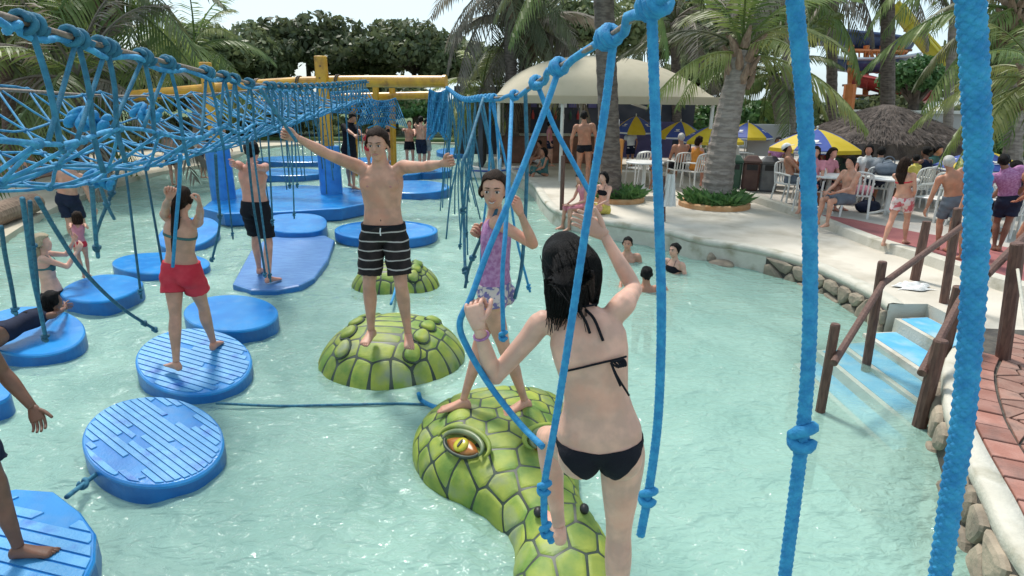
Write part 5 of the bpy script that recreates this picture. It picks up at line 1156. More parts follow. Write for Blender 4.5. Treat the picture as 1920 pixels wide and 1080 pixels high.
# small things on the terrace: towels, bags
def bag(label, c, s, m, seed):
    r = np.random.default_rng(seed); root = thing('bag', label, 'bag', c, 'bags on the terrace'); mb = MB().ell((0, 0, .5), (1, .7, .55), nu=14, nv=10); V = mb.V(); V += .06*np.sin(V[:, [1, 2, 0]]*7+seed); obj('body', (V*s+A(c), mb.f), m, root, smooth=True)
    q = [A(c)+s*A([.5*math.cos(t), 0, .95+.5*math.sin(t)]) for t in np.linspace(0, math.pi, 10)]; obj('strap', MB().tube(q, .012, 5), m, root)
p = G(1648, 395, ZT); bag('grey backpack piled on the table under the hut', p+A([0, 0, .74]), .26, CL['grey'], 1)
p = G(1632, 392, ZT); bag('dark bag hanging at the red chair', p+A([0, 0, .5]), .2, CL['navy'], 2)
p = G(1625, 398, ZT); bag('dark bag on the ground beside the red chair', p, .24, CL['navy'], 3)
ct_ = G(1600, 405, ZT); tag(obj('towel', MB().box(ct_+A([0.02, -.05, .53]), (.44, .34, .16), rz=R(150), bev=.06), CL['pink']), 'folded red pink towel on the white chair by the person in grey shorts', 'towel')
cn = D(1908, 505, q3[0][1]-.2); ce = D(1945, 760, q3[0][1]-1.2); rope('cane_pole', [cn, cn*.5+ce*.5, ce], .012, K['plaster'], 'thin pale pole leaning by the wooden post at the right edge', cat='pole')
lg = [G(-90, 455, .15), G(0, 415, .2), G(68, 392, .2)]; tag(obj('log', MB().tube(smooth_path(A(lg)+A([0, 0, .15]), 5), [.22]*10+[.2], 14), K['boot']), 'thick brown log lying on the left bank under the net', 'log')
bt = G(925, 318, .3); bm = thing('white_boat', 'white hull with a blue stripe moored by the far bank', 'boat', bt)
hull = [A([[bt[0]+1.0*t*1.0, bt[1]-.5*math.cos(math.pi*t/2)*s*.7, .05+.3*h+.12*t*t*h] for s in (-1, 1) for h in (0, 1)])[[0, 1, 3, 2]] for t in np.linspace(-.98, .98, 9)]
obj('hull', MB().loft(hull), K['plastic'], bm); obj('stripe', MB().tube([[bt[0]-.9, bt[1]-.36, .3], [bt[0], bt[1]-.37, .28], [bt[0]+.9, bt[1]-.3, .36]], .03, 6), K['umbb'], bm)
# ------------------------------------------------------------------ people
UP = A([0, 0, 1.0])
def perp(v, t): v = np.asarray(v, float)-np.asarray(t)*(np.asarray(v)@np.asarray(t)); return nrm(v)
def ring(c, right, fwd, w_, d_, n=20, p=2.3):
    a = np.arange(n)*2*math.pi/n; ca, sa = np.cos(a), np.sin(a); x = np.sign(ca)*np.abs(ca)**(2/p)*w_; y = np.sign(sa)*np.abs(sa)**(2/p)*d_
    return A(c)+np.outer(x, right)+np.outer(y, fwd)
def ik(a, b, la, lb, pole):
    d = b-a; L_ = np.linalg.norm(d); u = d/(L_+1e-9); L2 = min(L_, (la+lb)*.999); x = (la*la-lb*lb+L2*L2)/(2*L2); h = math.sqrt(max(la*la-x*x, 0)); return a+u*x+perp(pole, u)*h, a+u*L2
def limb(mb, pts, rads, n=14): P = smooth_path(np.c_[A(pts), A(rads)], 4); mb.tube(P[:, :3], P[:, 3], n)
def hand(mb, w_, d, pn, lat, s, curl, det):
    """palm and five fingers; lat points to the thumb side"""
    pal = [(0, .024, .02), (.025, .031, .018), (.055, .04, .0155), (.085, .041, .013), (.095, .038, .010)]
    mb.loft([ring(w_+d*(t-.012)*s, lat, pn, a*s, b*s, 14, 2.2) for t, a, b in pal])
    cs = {'grip': (1.15, 1.35, .9), 'relax': (.3, .4, .25), 'flat': (.08, .1, .08)}[curl]
    for k, (off, ln) in enumerate(((.0305, .074), (.0105, .083), (-.0095, .078), (-.0285, .061))):
        p = w_+(d*.083+lat*off)*s; a = .0; pts = [p-d*.012*s, p]; q = p
        for seg, c_ in zip((.45, .32, .23), cs):
            a += c_; dd = d*math.cos(a)+pn*math.sin(a)+lat*off*1.2*(1 if curl != 'grip' else .2); q = q+nrm(dd)*ln*seg*s*1.02; pts.append(q)
        mb.tube(smooth_path(pts, 2), np.linspace(.0095, .0068, 9)*s, 7)
    p = w_+(d*.022+lat*.024)*s; td = nrm(d*.75+lat*.75+pn*(.55 if curl == 'grip' else .2)); t2 = nrm(d*.9+lat*(.05 if curl == 'grip' else .5)+pn*(.9 if curl == 'grip' else .25))
    mb.tube(smooth_path([p-td*.01*s, p+td*.03*s, p+td*.04*s+t2*.03*s, p+td*.04*s+t2*.055*s], 3), np.linspace(.0135, .008, 10)*s, 7)
def foot(mb, ank, fd, s, det, up=UP):
    rt_ = nrm(np.cross(fd, up)); st = [(-.055, .018, .02, .03), (-.045, .03, .034, .036), (-.01, .034, .05, .052), (.035, .035, .04, .042), (.08, .039, .029, .03), (.125, .044, .02, .021), (.155, .044, .015, .016), (.172, .038, .011, .012)]
    mb.loft([ring(ank-up*(.082-h)*s+fd*t*s, rt_, up, w_*s, hh*s, 16, 2.5) for t, w_, hh, h in st])
    if det:
        for k in range(5): x = (-.033+.0165*k); l = (.05, .044, .04, .035, .03)[k] if True else 0; p = ank-up*.07*s+fd*(.155-.006*abs(k-1))*s+rt_*x*s; mb.tube([p, p+fd*l*.6*s, p+fd*l*s-up*.004*s], [.0105*s, .0105*s, .007*s], 7)
SEXP = {'m': dict(sh=.19, tor=[(-.075, .06, .06), (-.045, .125, .1), (0, .158, .115), (.06, .16, .113), (.13, .148, .104), (.2, .143, .1), (.29, .155, .108), (.37, .17, .115), (.43, .172, .108), (.475, .15, .092), (.51, .105, .075), (.535, .068, .062), (.575, .056, .058), (.64, .053, .056)], arm=1.0, leg=1.0),
        'f': dict(sh=.165, tor=[(-.075, .06, .06), (-.045, .13, .1), (0, .166, .118), (.06, .162, .115), (.13, .137, .1), (.2, .121, .09), (.29, .131, .097), (.37, .143, .108), (.43, .145, .1), (.475, .128, .085), (.51, .088, .068), (.535, .056, .054), (.575, .046, .048), (.64, .045, .048)], arm=.84, leg=1.0),
        'c': dict(sh=.158, tor=[(-.075, .05, .055), (-.045, .115, .09), (0, .142, .103), (.06, .14, .1), (.13, .125, .093), (.2, .118, .088), (.29, .125, .092), (.37, .136, .098), (.43, .138, .094), (.475, .122, .082), (.51, .085, .066), (.535, .054, .052), (.575, .044, .046), (.64, .043, .046)], arm=.8, leg=.88)}
def lapl(V, T, n):
    E = np.vstack([T[:, [0, 1]], T[:, [1, 2]], T[:, [2, 0]]]); E = np.vstack([E, E[:, ::-1]]); cnt = np.zeros(len(V)); np.add.at(cnt, E[:, 0], 1)
    und = np.sort(np.vstack([T[:, [0, 1]], T[:, [1, 2]], T[:, [2, 0]]]), axis=1); u, c = np.unique(und, axis=0, return_counts=True); bd = np.zeros(len(V), bool); bd[u[c == 1].ravel()] = True
    for _ in range(n):
        A_ = np.zeros_like(V); np.add.at(A_, E[:, 0], V[E[:, 1]]); V = np.where(bd[:, None], V, V*.4+.6*A_/np.maximum(cnt, 1)[:, None])
    return V
def figure(label, H, sex, pel, fwd, ank, wr, pu=UP, cu=UP, cfwd=None, hf=None, hu=UP, skin_='mid', hair=('short', 'black'), wear=(), vox=.009, group=None, foot_dir=None, thumbs=None, hdirs=None, curl=None, elbow=None, knee=None, face=False, det=False, cat='person', base=None, headsc=1.0, extra=None):
    s = H/1.75; P_ = SEXP[sex]; fwd = nrm(fwd); pu = nrm(pu); cu = nrm(cu); pr = nrm(np.cross(fwd, pu)); pf = np.cross(pu, pr)
    cfwd = pf if cfwd is None else nrm(cfwd); cr = nrm(np.cross(cfwd, cu)); cf = np.cross(cu, cr)
    hf = cf if hf is None else nrm(hf); hu = perp(hu, hf); hr = np.cross(hf, hu)
    pel = A(pel, float); NB = pel+nrm(pu+cu)*.535*s; bez = lambda t: (1-t)**3*pel+3*(1-t)**2*t*(pel+pu*.2*s)+3*(1-t)*t*t*(NB-cu*.2*s)+t**3*NB
    mb = MB(); rings = []
    for h, w_, d_ in P_['tor']:
        t = h/.535
        if t <= 0: c = pel+pu*h*s; r_, f_ = pr, pf
        elif t <= 1: c = bez(t); u_ = nrm(bez(min(t+.03, 1.03))-bez(t-.03)); r_ = perp(pr*(1-t)+cr*t, u_); f_ = np.cross(u_, r_)
        else: c = NB+(nrm(cu*1.2+hu*.6+hf*.35))*(h-.535)*s; r_, f_ = cr, cf
        if .3 < t < 1: c = c+f_*(-.008)*s
        rings.append(ring(c, r_, f_, w_*s, d_*s, 22, 2.35))
    mb.loft(rings)
    hc = NB+nrm(cu*1.2+hu*.7)*.115*s+hf*.028*s+hu*.045*s; fr = A([hr, hf, hu]); k = s*headsc
    hp = lambda x, y, z: hc+(hr*x+hf*y+hu*z)*k
    mb.ell(hp(0, -.012, .032), (.074*k, .095*k, .088*k), fr, 20, 14); jw = .009 if sex == 'c' else 0; mb.ell(hp(0, .028, -.03+jw), (.06*k, .066*k, (.085-jw)*k), fr, 18, 12); mb.ell(hp(0, .052, -.092+2*jw), (.03*k, .03*k, .024*k), fr)
    mb.ell(hp(0, .055, -.012), (.055*k, .04*k, .05*k), fr)
    if face or det:
        nk = .8 if sex == 'c' else 1.0; mb.tube([hp(0, .088, .02), hp(0, .101, -.008), hp(0, .088+.022*nk, -.026)], [.008*k, .0095*k*nk, .013*k*nk], 8); mb.ell(hp(0, .098, -.03), (.0145*k*nk, .011*k, .008*k), fr)
        mb.ell(hp(0, .078, .032), (.048*k, .016*k, .01*k), fr)
    if sex == 'm':
        for sg in (-1, 1): mb.ell(bez(.74)+cr*sg*.075*s+cf*.076*s, (.08*s, .03*s, .06*s), A([cr, cf, cu]))
    for sg in (-1, 1): mb.ell(hp(sg*.077, -.005, -.008), (.011*k, .022*k, .032*k), fr, 8, 6)
    sho = {}; elb = {}; wri = {}; kne = {}; hip = {}; an = {}; hmb = MB()
    for S_, sg in (('L', -1), ('R', 1)):
        tw = wr.get(S_) if wr else None
        sh = NB-cu*.055*s+cr*sg*P_['sh']*s
        if tw is None: tw = sh+(-UP*.52+cr*sg*.08+cf*.06)*s
        tw = A(tw, float); rel = (tw-sh)@cu
        if rel > .05: sh = sh+cu*.035*s-cr*sg*.015*s
        pole = (elbow or {}).get(S_, -UP*1.0+cr*sg*.6-cf*.45); e, w_ = ik(sh, tw, .295*s, .262*s, A(pole)); sho[S_], elb[S_], wri[S_] = sh, e, w_
        a = P_['arm']*s; inn_ = NB-cu*.07*s+cr*sg*P_['sh']*.5*s
        limb(mb, [inn_, sh, sh*.7+e*.3, sh*.35+e*.65, e], [.05*a, .056*a, .05*a, .045*a, .038*a]); limb(mb, [sh*.1+e*.9, e, e*.72+w_*.28, e*.35+w_*.65, w_], [.037*a, .038*a, .041*a, .032*a, .0245*a])
        d = nrm((hdirs or {}).get(S_, w_-e)); th = (thumbs or {}).get(S_, cf if tw[2] < sh[2]-.3*s else UP); th = perp(th, d); pn = np.cross(th, d)*sg
        if det or face or H > .5: hand(hmb, w_, d, pn, th, s*.98, (curl or {}).get(S_, 'relax'), det)
        hj = pel+pr*sg*.088*s-pu*.01*s; ak = A(ank[S_], float); kp_ = (knee or {}).get(S_, fwd+pr*sg*.12); kn_, ak = ik(hj, ak, .435*s, .43*s, A(kp_)); kne[S_], hip[S_], an[S_] = kn_, hj, ak
        l = P_['leg']*s; back = perp(-A(kp_), nrm(ak-kn_))
        limb(mb, [hj+pu*.04*s, hj*.88+kn_*.12, hj*.5+kn_*.5, hj*.15+kn_*.85, kn_], [.075*l, .089*l, .075*l, .056*l, .053*l]); limb(mb, [hj*.08+kn_*.92, kn_, kn_*.72+ak*.28+back*.014*s, kn_*.4+ak*.6+back*.006*s, kn_*.1+ak*.9, ak], [.053*l, .052*l, .056*l, .043*l, .032*l, .033*l])
        mb.ell(pel+pr*sg*.078*s-pf*.055*s-pu*.035*s, (.085*l, .075*l, .088*l), A([pr, pf, pu]))
        fd = (foot_dir or {}).get(S_, fwd+pr*sg*.18); fd = nrm(A([fd[0], fd[1], 0])) if (foot_dir is None or len(np.atleast_1d(fd)) == 3 and foot_dir.get('flat', True)) else nrm(fd)
        fup = UP
        if extra and extra.get('foot_up', {}).get(S_) is not None: fup = nrm(extra['foot_up'][S_]); fd = perp((foot_dir or {}).get(S_, fwd), fup)
        foot(hmb if det else mb, ak, fd, s*.98, det, fup)
    # fuse into one skin
    me = bpy.data.meshes.new('person'); me.from_pydata(mb.V().tolist(), [], mb.f); o = bpy.data.objects.new('person', me); C.objects.link(o)
    m = o.modifiers.new('r', 'REMESH'); m.mode = 'VOXEL'; m.voxel_size = vox; m2 = o.modifiers.new('s', 'SMOOTH'); m2.factor = .5; m2.iterations = 4 if vox < .012 else 2
    dg = bpy.context.evaluated_depsgraph_get(); ev = o.evaluated_get(dg); em = ev.to_mesh(); nv_ = len(em.vertices); V = np.empty(nv_*3); em.vertices.foreach_get('co', V); V = V.reshape(-1, 3); em.calc_loop_triangles(); T = np.empty(len(em.loop_triangles)*3, int); em.loop_triangles.foreach_get('vertices', T); T = T.reshape(-1, 3)
    Q = [tuple(p.vertices) for p in em.polygons]; ev.to_mesh_clear(); bpy.data.objects.remove(o)
    base = A([pel[0], pel[1], min(an['L'][2], an['R'][2])-.08*s]) if base is None else A(base)
    nb = len(V); Vall = np.vstack([V, hmb.V()]) if hmb.n else V; Fall = Q+[tuple(i+nb for i in f) for f in hmb.f]
    po = obj('person', (Vall, Fall), SK[skin_], loc=base, smooth=True); tag(po, label, cat, group)
    # bone coordinates for clothing
    def seg(a, b): d = b-a; L2 = d@d; t = np.clip((V-a)@d/L2, 0, 1); return np.linalg.norm(V-a-np.outer(t, d), axis=1), (V-a)@d/L2
    dist = {'t': np.minimum(np.minimum(seg(pel-pu*.03*s, bez(.5))[0], seg(bez(.5), NB)[0]), np.minimum(seg(bez(.8)-cr*.1*s, bez(.8)+cr*.1*s)[0], seg(pel-pr*.09*s, pel+pr*.09*s)[0]))/(.125*s), 'h': seg(NB+cu*.08*s, hc+hu*.05*s)[0]/(.08*s)}
    tt = {}
    for S_ in 'LR':
        dist['a'+S_] = np.minimum(seg(sho[S_], elb[S_])[0], seg(elb[S_], wri[S_])[0])/(.045*s); d_, t_ = seg(hip[S_], kne[S_]); dist['l'+S_] = np.minimum(d_/(.078*s), seg(kne[S_], an[S_])[0]/(.05*s)); tt[S_] = (d_, t_)
    keys = list(dist); lab = A(keys)[np.argmin(np.stack([dist[q] for q in keys]), axis=0)]
    isarm = (lab == 'aL') | (lab == 'aR'); ishead = lab == 'h'
    lp = V-pel; px_, py_, pz_ = lp@pr/s, lp@pf/s, lp@pu/s; cc = V-bez(.75); cx_, cy_, cz_ = cc@cr/s, cc@cf/s, cc@cu/s
    near = np.where(tt['L'][0] < tt['R'][0], tt['L'][1], tt['R'][1]); hl = (V-hc); hx, hy, hz = hl@hr/k, hl@hf/k, hl@hu/k
    SPz = np.full(nb, 9.0)
    def garment(name, field, off, m_, parent=po, inner=-.004, offs=None, relax=0):
        r_ = clip_mesh(V, T, field)
        if r_ is None: return None
        Vc, Tc, used = r_; Vc = lapl(Vc, Tc, relax) if relax else Vc; of = off if offs is None else offs(Vc); Vt, Ft = thicken(Vc, Tc, of, inner); return obj(name, (Vt, Ft), m_, parent, smooth=True)
    big = 9.0
    for wname, colr, *par in wear:
        par = par[0] if par else {}
        if wname == 'shorts':
            ln = par.get('len', .62); wz = par.get('waist', .085); f = np.minimum(wz-pz_, (ln-near)*.4); f = np.where(isarm | ishead, -1, f); fl = par.get('flare', .03)
            def offs(Vc):
                dd = []
                for S_ in 'LR': a, b = hip[S_], kne[S_]; d = b-a; dd.append((np.linalg.norm(Vc-a-np.outer(np.clip((Vc-a)@d/(d@d), 0, 1), d), axis=1), (Vc-a)@d/(d@d)))
                t_ = np.where(dd[0][0] < dd[1][0], dd[0][1], dd[1][1]); z_ = (Vc-pel)@pu/s; return (.017+fl*np.clip(t_, 0, 1)/ln*.75+.003*np.sin(z_*60+(Vc@pr)*30))*s
            sh_ = garment('shorts', f, .014, CL[colr], offs=offs, relax=int(26*(.0085/vox)**2))
            if par.get('belt'): garment('waistband', np.where(isarm | ishead, -1, np.minimum(wz+.004-pz_, pz_-(wz-.032))), .017*s, CL['black'], sh_ or po); obj('drawstring', MB().tube([pel+pu*(wz-.012)*s+pf*.13*s, pel+pu*(wz-.04)*s+pf*.138*s+pr*.004, pel+pu*(wz-.07)*s+pf*.14*s], .006, 6), CL['white'], sh_ or po)
        elif wname == 'trunks':
            f = np.minimum(par.get('waist', .06)-pz_, (par.get('len', .16)-near)*.5); f = np.where(isarm | ishead, -1, f); garment('swim_trunks', f, .008*s, CL[colr])
        elif wname == 'briefs':
            w0 = par.get('waist', .035); ax_ = np.abs(px_); lowf = -.105+np.clip(ax_-.045, 0, .2)*.95-(py_ < 0)*np.clip(.115-ax_, 0, .1)*.12
            top_ = w0-.015*np.clip(.12-ax_, 0, .12)/.12
            f = np.minimum(top_-pz_, pz_-lowf); f = np.where(isarm | ishead | (np.abs(pz_) > .3), -1, f); garment('bikini_bottom', f, .0045*s, CL[colr])
        elif wname == 'onepiece':
            zt_ = .2+.0*cx_; low = -.1+np.clip(np.abs(px_)-.05, 0, .2)*.9; f = np.minimum(pz_-low, (.06-cz_)+np.clip(.06-np.abs(np.abs(cx_)-.08), -.02, .06)*1.6*(1)); f = np.where(isarm | ishead, -1, f); garment('swimsuit', f, .005*s, CL[colr])
        elif wname == 'top':
            band = .012+.045*np.clip((cy_+.0)/.08, 0, 1)*np.clip((.145-np.abs(cx_))/.05, 0, 1); f = band-np.abs(cz_+.035-.012*np.clip(cy_/.08, 0, 1)); f = np.where(isarm | ishead, -1, f); garment('bikini_top', f, .005*s, CL[colr])
            if par.get('straps', True):
                for sg in (-1, 1):
                    q = [bez(.72)+cr*sg*.075*s+cf*.112*s, bez(.88)+cr*sg*.075*s+cf*.09*s, NB+cr*sg*.055*s+cf*.03*s-cu*.005*s, NB+cr*sg*.02*s-cf*.055*s+cu*.01*s]; obj('strap', MB().tube(smooth_path(q, 4), .004*s, 5), CL[colr], po)
        elif wname == 'shirt':
            f = np.minimum(pz_-par.get('hem', -.02), np.where(isarm, .0, .12-cz_+.06)); sl = np.full(nb, -1.0)
            for S_ in 'LR': d_, t_ = seg(sho[S_], elb[S_]); sl = np.where(lab == 'a'+S_, np.where(seg(elb[S_], wri[S_])[0] < d_*.95, -1, par.get('sleeve', .55)-t_), sl)
            f = np.where(isarm, sl*.3, f); f = np.where(ishead | (lab == 'lL') | (lab == 'lR'), np.minimum(f, pz_-par.get('hem', -.02)), f); f = np.where(ishead, -1, f); garment('shirt', f, .011*s, CL[colr])
        elif wname == 'sarong':
            f = np.minimum(.05-pz_, (par.get('len', .55)-near)*.4); f = np.where(isarm | ishead, -1, f); garment('sarong', f, .02*s, CL[colr])
        elif wname == 'cap':
            f = np.where(ishead | (hz > .0), hz-(.035+.02*hy/.08), -1.0); f = np.where(np.abs(hx) > .12, -1, np.where(np.linalg.norm(hl, axis=1) > .16*k, -1, f)); c_ = garment('cap', f, .02*k, CL[colr]); obj('visor', MB().ell(hp(0, .115, .045), (.06*k, .06*k, .008*k), fr, 14, 6), CL[colr], c_ or po)
    # hair
    style, hcol = hair
    if style:
        inhead = np.linalg.norm(hl, axis=1) < .17*k
        line = np.interp(hy, [-.11, -.06, -.02, .01, .03, .05, .07, .11], [-.075, -.07, -.035, .0, .05, .07, .082, .09])
        if style in ('long', 'pony', 'bob', 'bun'): line = np.interp(hy, [-.11, -.06, -.02, .01, .03, .05, .07, .11], [-.085, -.085, -.05, -.01, .05, .072, .084, .09])
        f = np.where(inhead & ~isarm, hz-line+.006*np.sin(hx*130)*np.cos(hy*90), -1.0); thick = {'short': .013, 'long': .02, 'pony': .011, 'bob': .02, 'bun': .012, 'buzz': .005}[style]*k
        def ho(Vc): q = (Vc-hc); return thick*(1+.35*np.sin((q@hr)/k*90+(q@hf)/k*40)*np.cos((q@hu)/k*35))
        hh = garment('hair', f, thick, HC[hcol], offs=ho)
        def lock(pts, ws, ds, name='hair_length', n=44, rid=.16):
            Pp = smooth_path(np.c_[A(pts), A(ws), A(ds)], 5); rr_ = []; rg = np.random.default_rng(4); ph = rg.uniform(0, 6.28, 5)
            for i, q in enumerate(Pp):
                tg = nrm(Pp[min(i+1, len(Pp)-1), :3]-Pp[max(i-1, 0), :3]); rv = perp(hr, tg); bv = np.cross(tg, rv); a = np.arange(n)*2*math.pi/n; mod = 1+rid*np.sin(a*9+ph[0]+i*.12)*.5+rid*np.sin(a*17+ph[1]-i*.2)*.5
                rr_.append(q[:3]+np.outer(np.cos(a)*q[3]*mod, rv)+np.outer(np.sin(a)*q[4]*mod, bv))
            return obj(name, MB().loft(rr_), HC[hcol], hh or po, smooth=True)
        dn = -UP
        if style == 'long':
            tail = extra.get('hair_to') if extra else None
            b0 = hp(0, -.055, .06); b1 = hp(0, -.085, -.03); b2 = hc-hf*.075*k+(-UP*.16)*k; b3 = NB-cf*.095*s-UP*.05*s if tail is None else A(tail[0]); b4 = NB-cf*.115*s-cu*.2*s if tail is None else A(tail[1])
            if det:
                rg = np.random.default_rng(6); sm_ = MB(); cl_ = smooth_path([b0, b1, b2, b3, b4], 4); wd_ = np.interp(np.linspace(0, 1, len(cl_)), [0, .25, .5, .75, 1], [.072, .09, .095, .088, .045])*k; dp_ = np.interp(np.linspace(0, 1, len(cl_)), [0, .25, .5, .75, 1], [.06, .06, .054, .04, .02])*k
                for _ in range(150):
                    a = rg.uniform(0, 6.28); i0 = rg.integers(0, 3); i1 = len(cl_)-rg.integers(0, 4); da = rg.normal()*.25; q = []
                    for i in range(i0, i1):
                        f_ = i/len(cl_); aa = a+da*f_; tg = nrm(cl_[min(i+1, len(cl_)-1)]-cl_[max(i-1, 0)]); rv = perp(hr, tg); bv = np.cross(tg, rv); sp = 1.0+.1*f_*rg.uniform(.2, 1); q.append(cl_[i]+rv*math.cos(aa)*wd_[i]*sp+bv*math.sin(aa)*dp_[i]*sp)
                    q.append(q[-1]+(q[-1]-q[-2])*rg.uniform(.4, 2.2)+rg.normal(size=3)*.008); sm_.tube(q, np.linspace(.0045, .0012, len(q)), 4)
                obj('hair_strands', sm_, HC[hcol], hh or po, smooth=True)
            lock([b0, b1, b2, b3, b4], [.07*k, .088*k, .092*k, .085*k, .04*k], [.055*k, .055*k, .05*k, .035*k, .014*k])
        elif style == 'pony':
            b0 = hp(0, -.1, .0); lock([b0, hp(0, -.125, -.04), NB-cf*.09*s+UP*.02*s, NB-cf*.1*s-cu*.16*s, NB-cf*.11*s-cu*.32*s], [.028*k, .034*k, .038*k, .03*k, .01*k], [.028*k]*3+[.022*k, .008*k], 'ponytail')
        elif style == 'bob': lock([hp(0, -.05, .05), hp(0, -.07, -.04), hp(0, -.06, -.13)], [.08*k, .09*k, .075*k], [.055*k, .055*k, .03*k])
        elif style == 'bun': obj('bun', MB().ell(hp(0, -.12, .03), (.04*k, .035*k, .04*k), fr), HC[hcol], hh or po, smooth=True)
    if face and sex == 'm':
        for sg in (-1, 1):
            q = bez(.715)+cr*sg*.088*s; dd = V-q; al = dd@cf; pe = np.linalg.norm(dd-np.outer(al, cf), axis=1); kk = np.where((pe < .02) & (al > 0))[0]
            if len(kk): obj('nipple', MB().ell(q+cf*(al[kk].max()-.002), (.011*s, .004*s, .009*s), A([cr, cf, cu]), 10, 6), K['lips'], po)
        q = bez(.2); dd = V-q; al = dd@cf; pe = np.linalg.norm(dd-np.outer(al, cf), axis=1); kk = np.where((pe < .02) & (al > 0))[0]
        if len(kk): obj('navel', MB().ell(q+cf*(al[kk].max()-.003), (.005*s, .004*s, .008*s), A([cr, cf, cu]), 8, 6), K['wood'], po)
    if face:
        for sg in (-1, 1):
            ey = obj('eye', MB().ell(hp(sg*.031, .0835, .008), (.0135*k, .009*k, (.008 if sex == 'c' else .0062)*k), fr, 12, 8), K['eyewhite'], po, smooth=True); obj('iris', MB().ell(hp(sg*.031, .0905, .008), (.0066*k, .0045*k, .0066*k), fr, 10, 6), HC['black'], ey, smooth=True)
            q = [hp(sg*(.014+.036*t), .094-.022*t*t, .031+.004*math.sin(t*3.0)-.002*t) for t in np.linspace(0, 1, 6)]; obj('eyebrow', MB().tube(q, A([.002, .003, .003, .0028, .002, .0012])*k, 6), HC[hcol], po)
            q = [hp(sg*(.018+.028*t), .0925-.012*abs(t-.4), .0165) for t in np.linspace(0, 1, 5)]; obj('eyelid', MB().tube(q, .0013*k, 5), HC['black'], po)
        sm = extra.get('smile', 0) if extra else 0
        q = [hp(x, .0935-7*x*x, -.0555+sm*x*x*12) for x in np.linspace(-.025, .025, 9)]; obj('lips', MB().tube(q, A([.0012, .003, .004, .0043, .004, .0043, .004, .003, .0012])*k, 8), K['lips'], po, smooth=True)
        if sm: q = [hp(x, .0985-7*x*x, -.0555+sm*x*x*12) for x in np.linspace(-.015, .015, 7)]; obj('teeth', MB().tube(q, .0032*k, 6), K['eyewhite'], po, smooth=True)
    info = dict(o=po, s=s, pel=pel, pr=pr, pf=pf, pu=pu, cr=cr, cf=cf, cu=cu, bez=bez, NB=NB, hc=hc, hr=hr, hf=hf, hu=hu, hp=hp, wri=wri, elb=elb, an=an, sho=sho, V=V)
    return info
K['eyewhite'] = mat('eye_white', (.5, .47, .44), .3); K['lips'] = mat('lips', (.42, .17, .15), .45)
def yawv(a): return A([math.sin(R(a)), -math.cos(R(a)), 0])          # 0 faces the camera, 90 faces right, 180 faces away
def stand(label, feet, headpx, yaw, hands=None, sex='m', lean=0.0, crouch=1.0, Hfix=None, **kw):
    """feet: {'L':(px,py,z),'R':...}; headpx: top of head pixel; hands: {'L':(px,py,Y)} wrist targets"""
    fd = yawv(yaw); fw = {k: G(*v) for k, v in feet.items()}
    mid = (fw['L']+fw['R'])/2; H = Hfix or 1.6
    for it in range(30):
        s = H/1.75; ank = {k: fw[k]+A([0, 0, .08*s]) for k in fw}; sp = np.linalg.norm((ank['L']-ank['R']))/2; hz_ = math.sqrt(max((.862*s*crouch)**2-max(0, sp-.08*s)**2, .1)); pel = mid+A([0, 0, .08*s+hz_]); tp_ = D(headpx[0], headpx[1], pel[1]+lean)
        if Hfix: break
        up_ = np.linalg.norm(tp_-pel); H = H*.5+.5*(up_/.815*1.75) if True else H
        H = min(max(H, .9), 2.0)
    d = nrm(tp_-pel); wr = {k: D(*v) for k, v in (hands or {}).items()}
    kw.setdefault('hf', fd)
    kw.setdefault('pu', nrm(UP*.55+d*.45)); kw.setdefault('cu', nrm(d*1.1+UP*0.0)); hu = kw.pop('hu', nrm(d*.5+UP*.5))
    print('person H=%.2f Y=%.1f %s' % (H, pel[1], label[:50]))
    return figure(label, H, sex, pel, fd, ank, wr, hu=hu, **kw)
GR = {'L': 'grip', 'R': 'grip'}
# 1 - person in black two-piece, nearest the camera
W1 = figure('person in a black two-piece seen from behind, holding the blue ropes', 1.77, 'f', D(1124, 828, 2.02), yawv(172), {'L': G(1058, 1010, .34)*0+D(1048, 985, 2.32), 'R': D(1150, 1280, 2.0)}, {'L': D(897, 612, 2.0), 'R': D(1132, 440, 2.42)}, pu=nrm(D(1118, 690, 2.03)-D(1124, 828, 2.02)), cu=nrm(D(1085, 535, 2.1)-D(1125, 720, 2.0)), cfwd=yawv(178), hf=nrm(yawv(196)+A([0, 0, -.5])), hu=nrm(D(1060, 415, 2.2)-D(1100, 540, 2.1)), skin_='fair', hair=('long', 'black'), wear=[('briefs', 'black', {'waist': .03})], vox=.0062, det=True, curl={'L': 'grip', 'R': 'relax'}, elbow={'L': A([-.35, .1, -1.0]), 'R': A([.55, .9, -.4])}, knee={'L': A([-.3, 1, 0.05]), 'R': A([.1, 1, 0])}, foot_dir={'L': A([-.15, 1, 0]), 'R': A([0.1, 1, 0])}, thumbs={'L': A([.2, .2, 1])}, hdirs={'L': A([-.25, .35, .9]), 'R': A([-.8, .3, .5])}, extra={'hair_to': (D(1064, 525, 2.0), D(1050, 590, 2.02))})
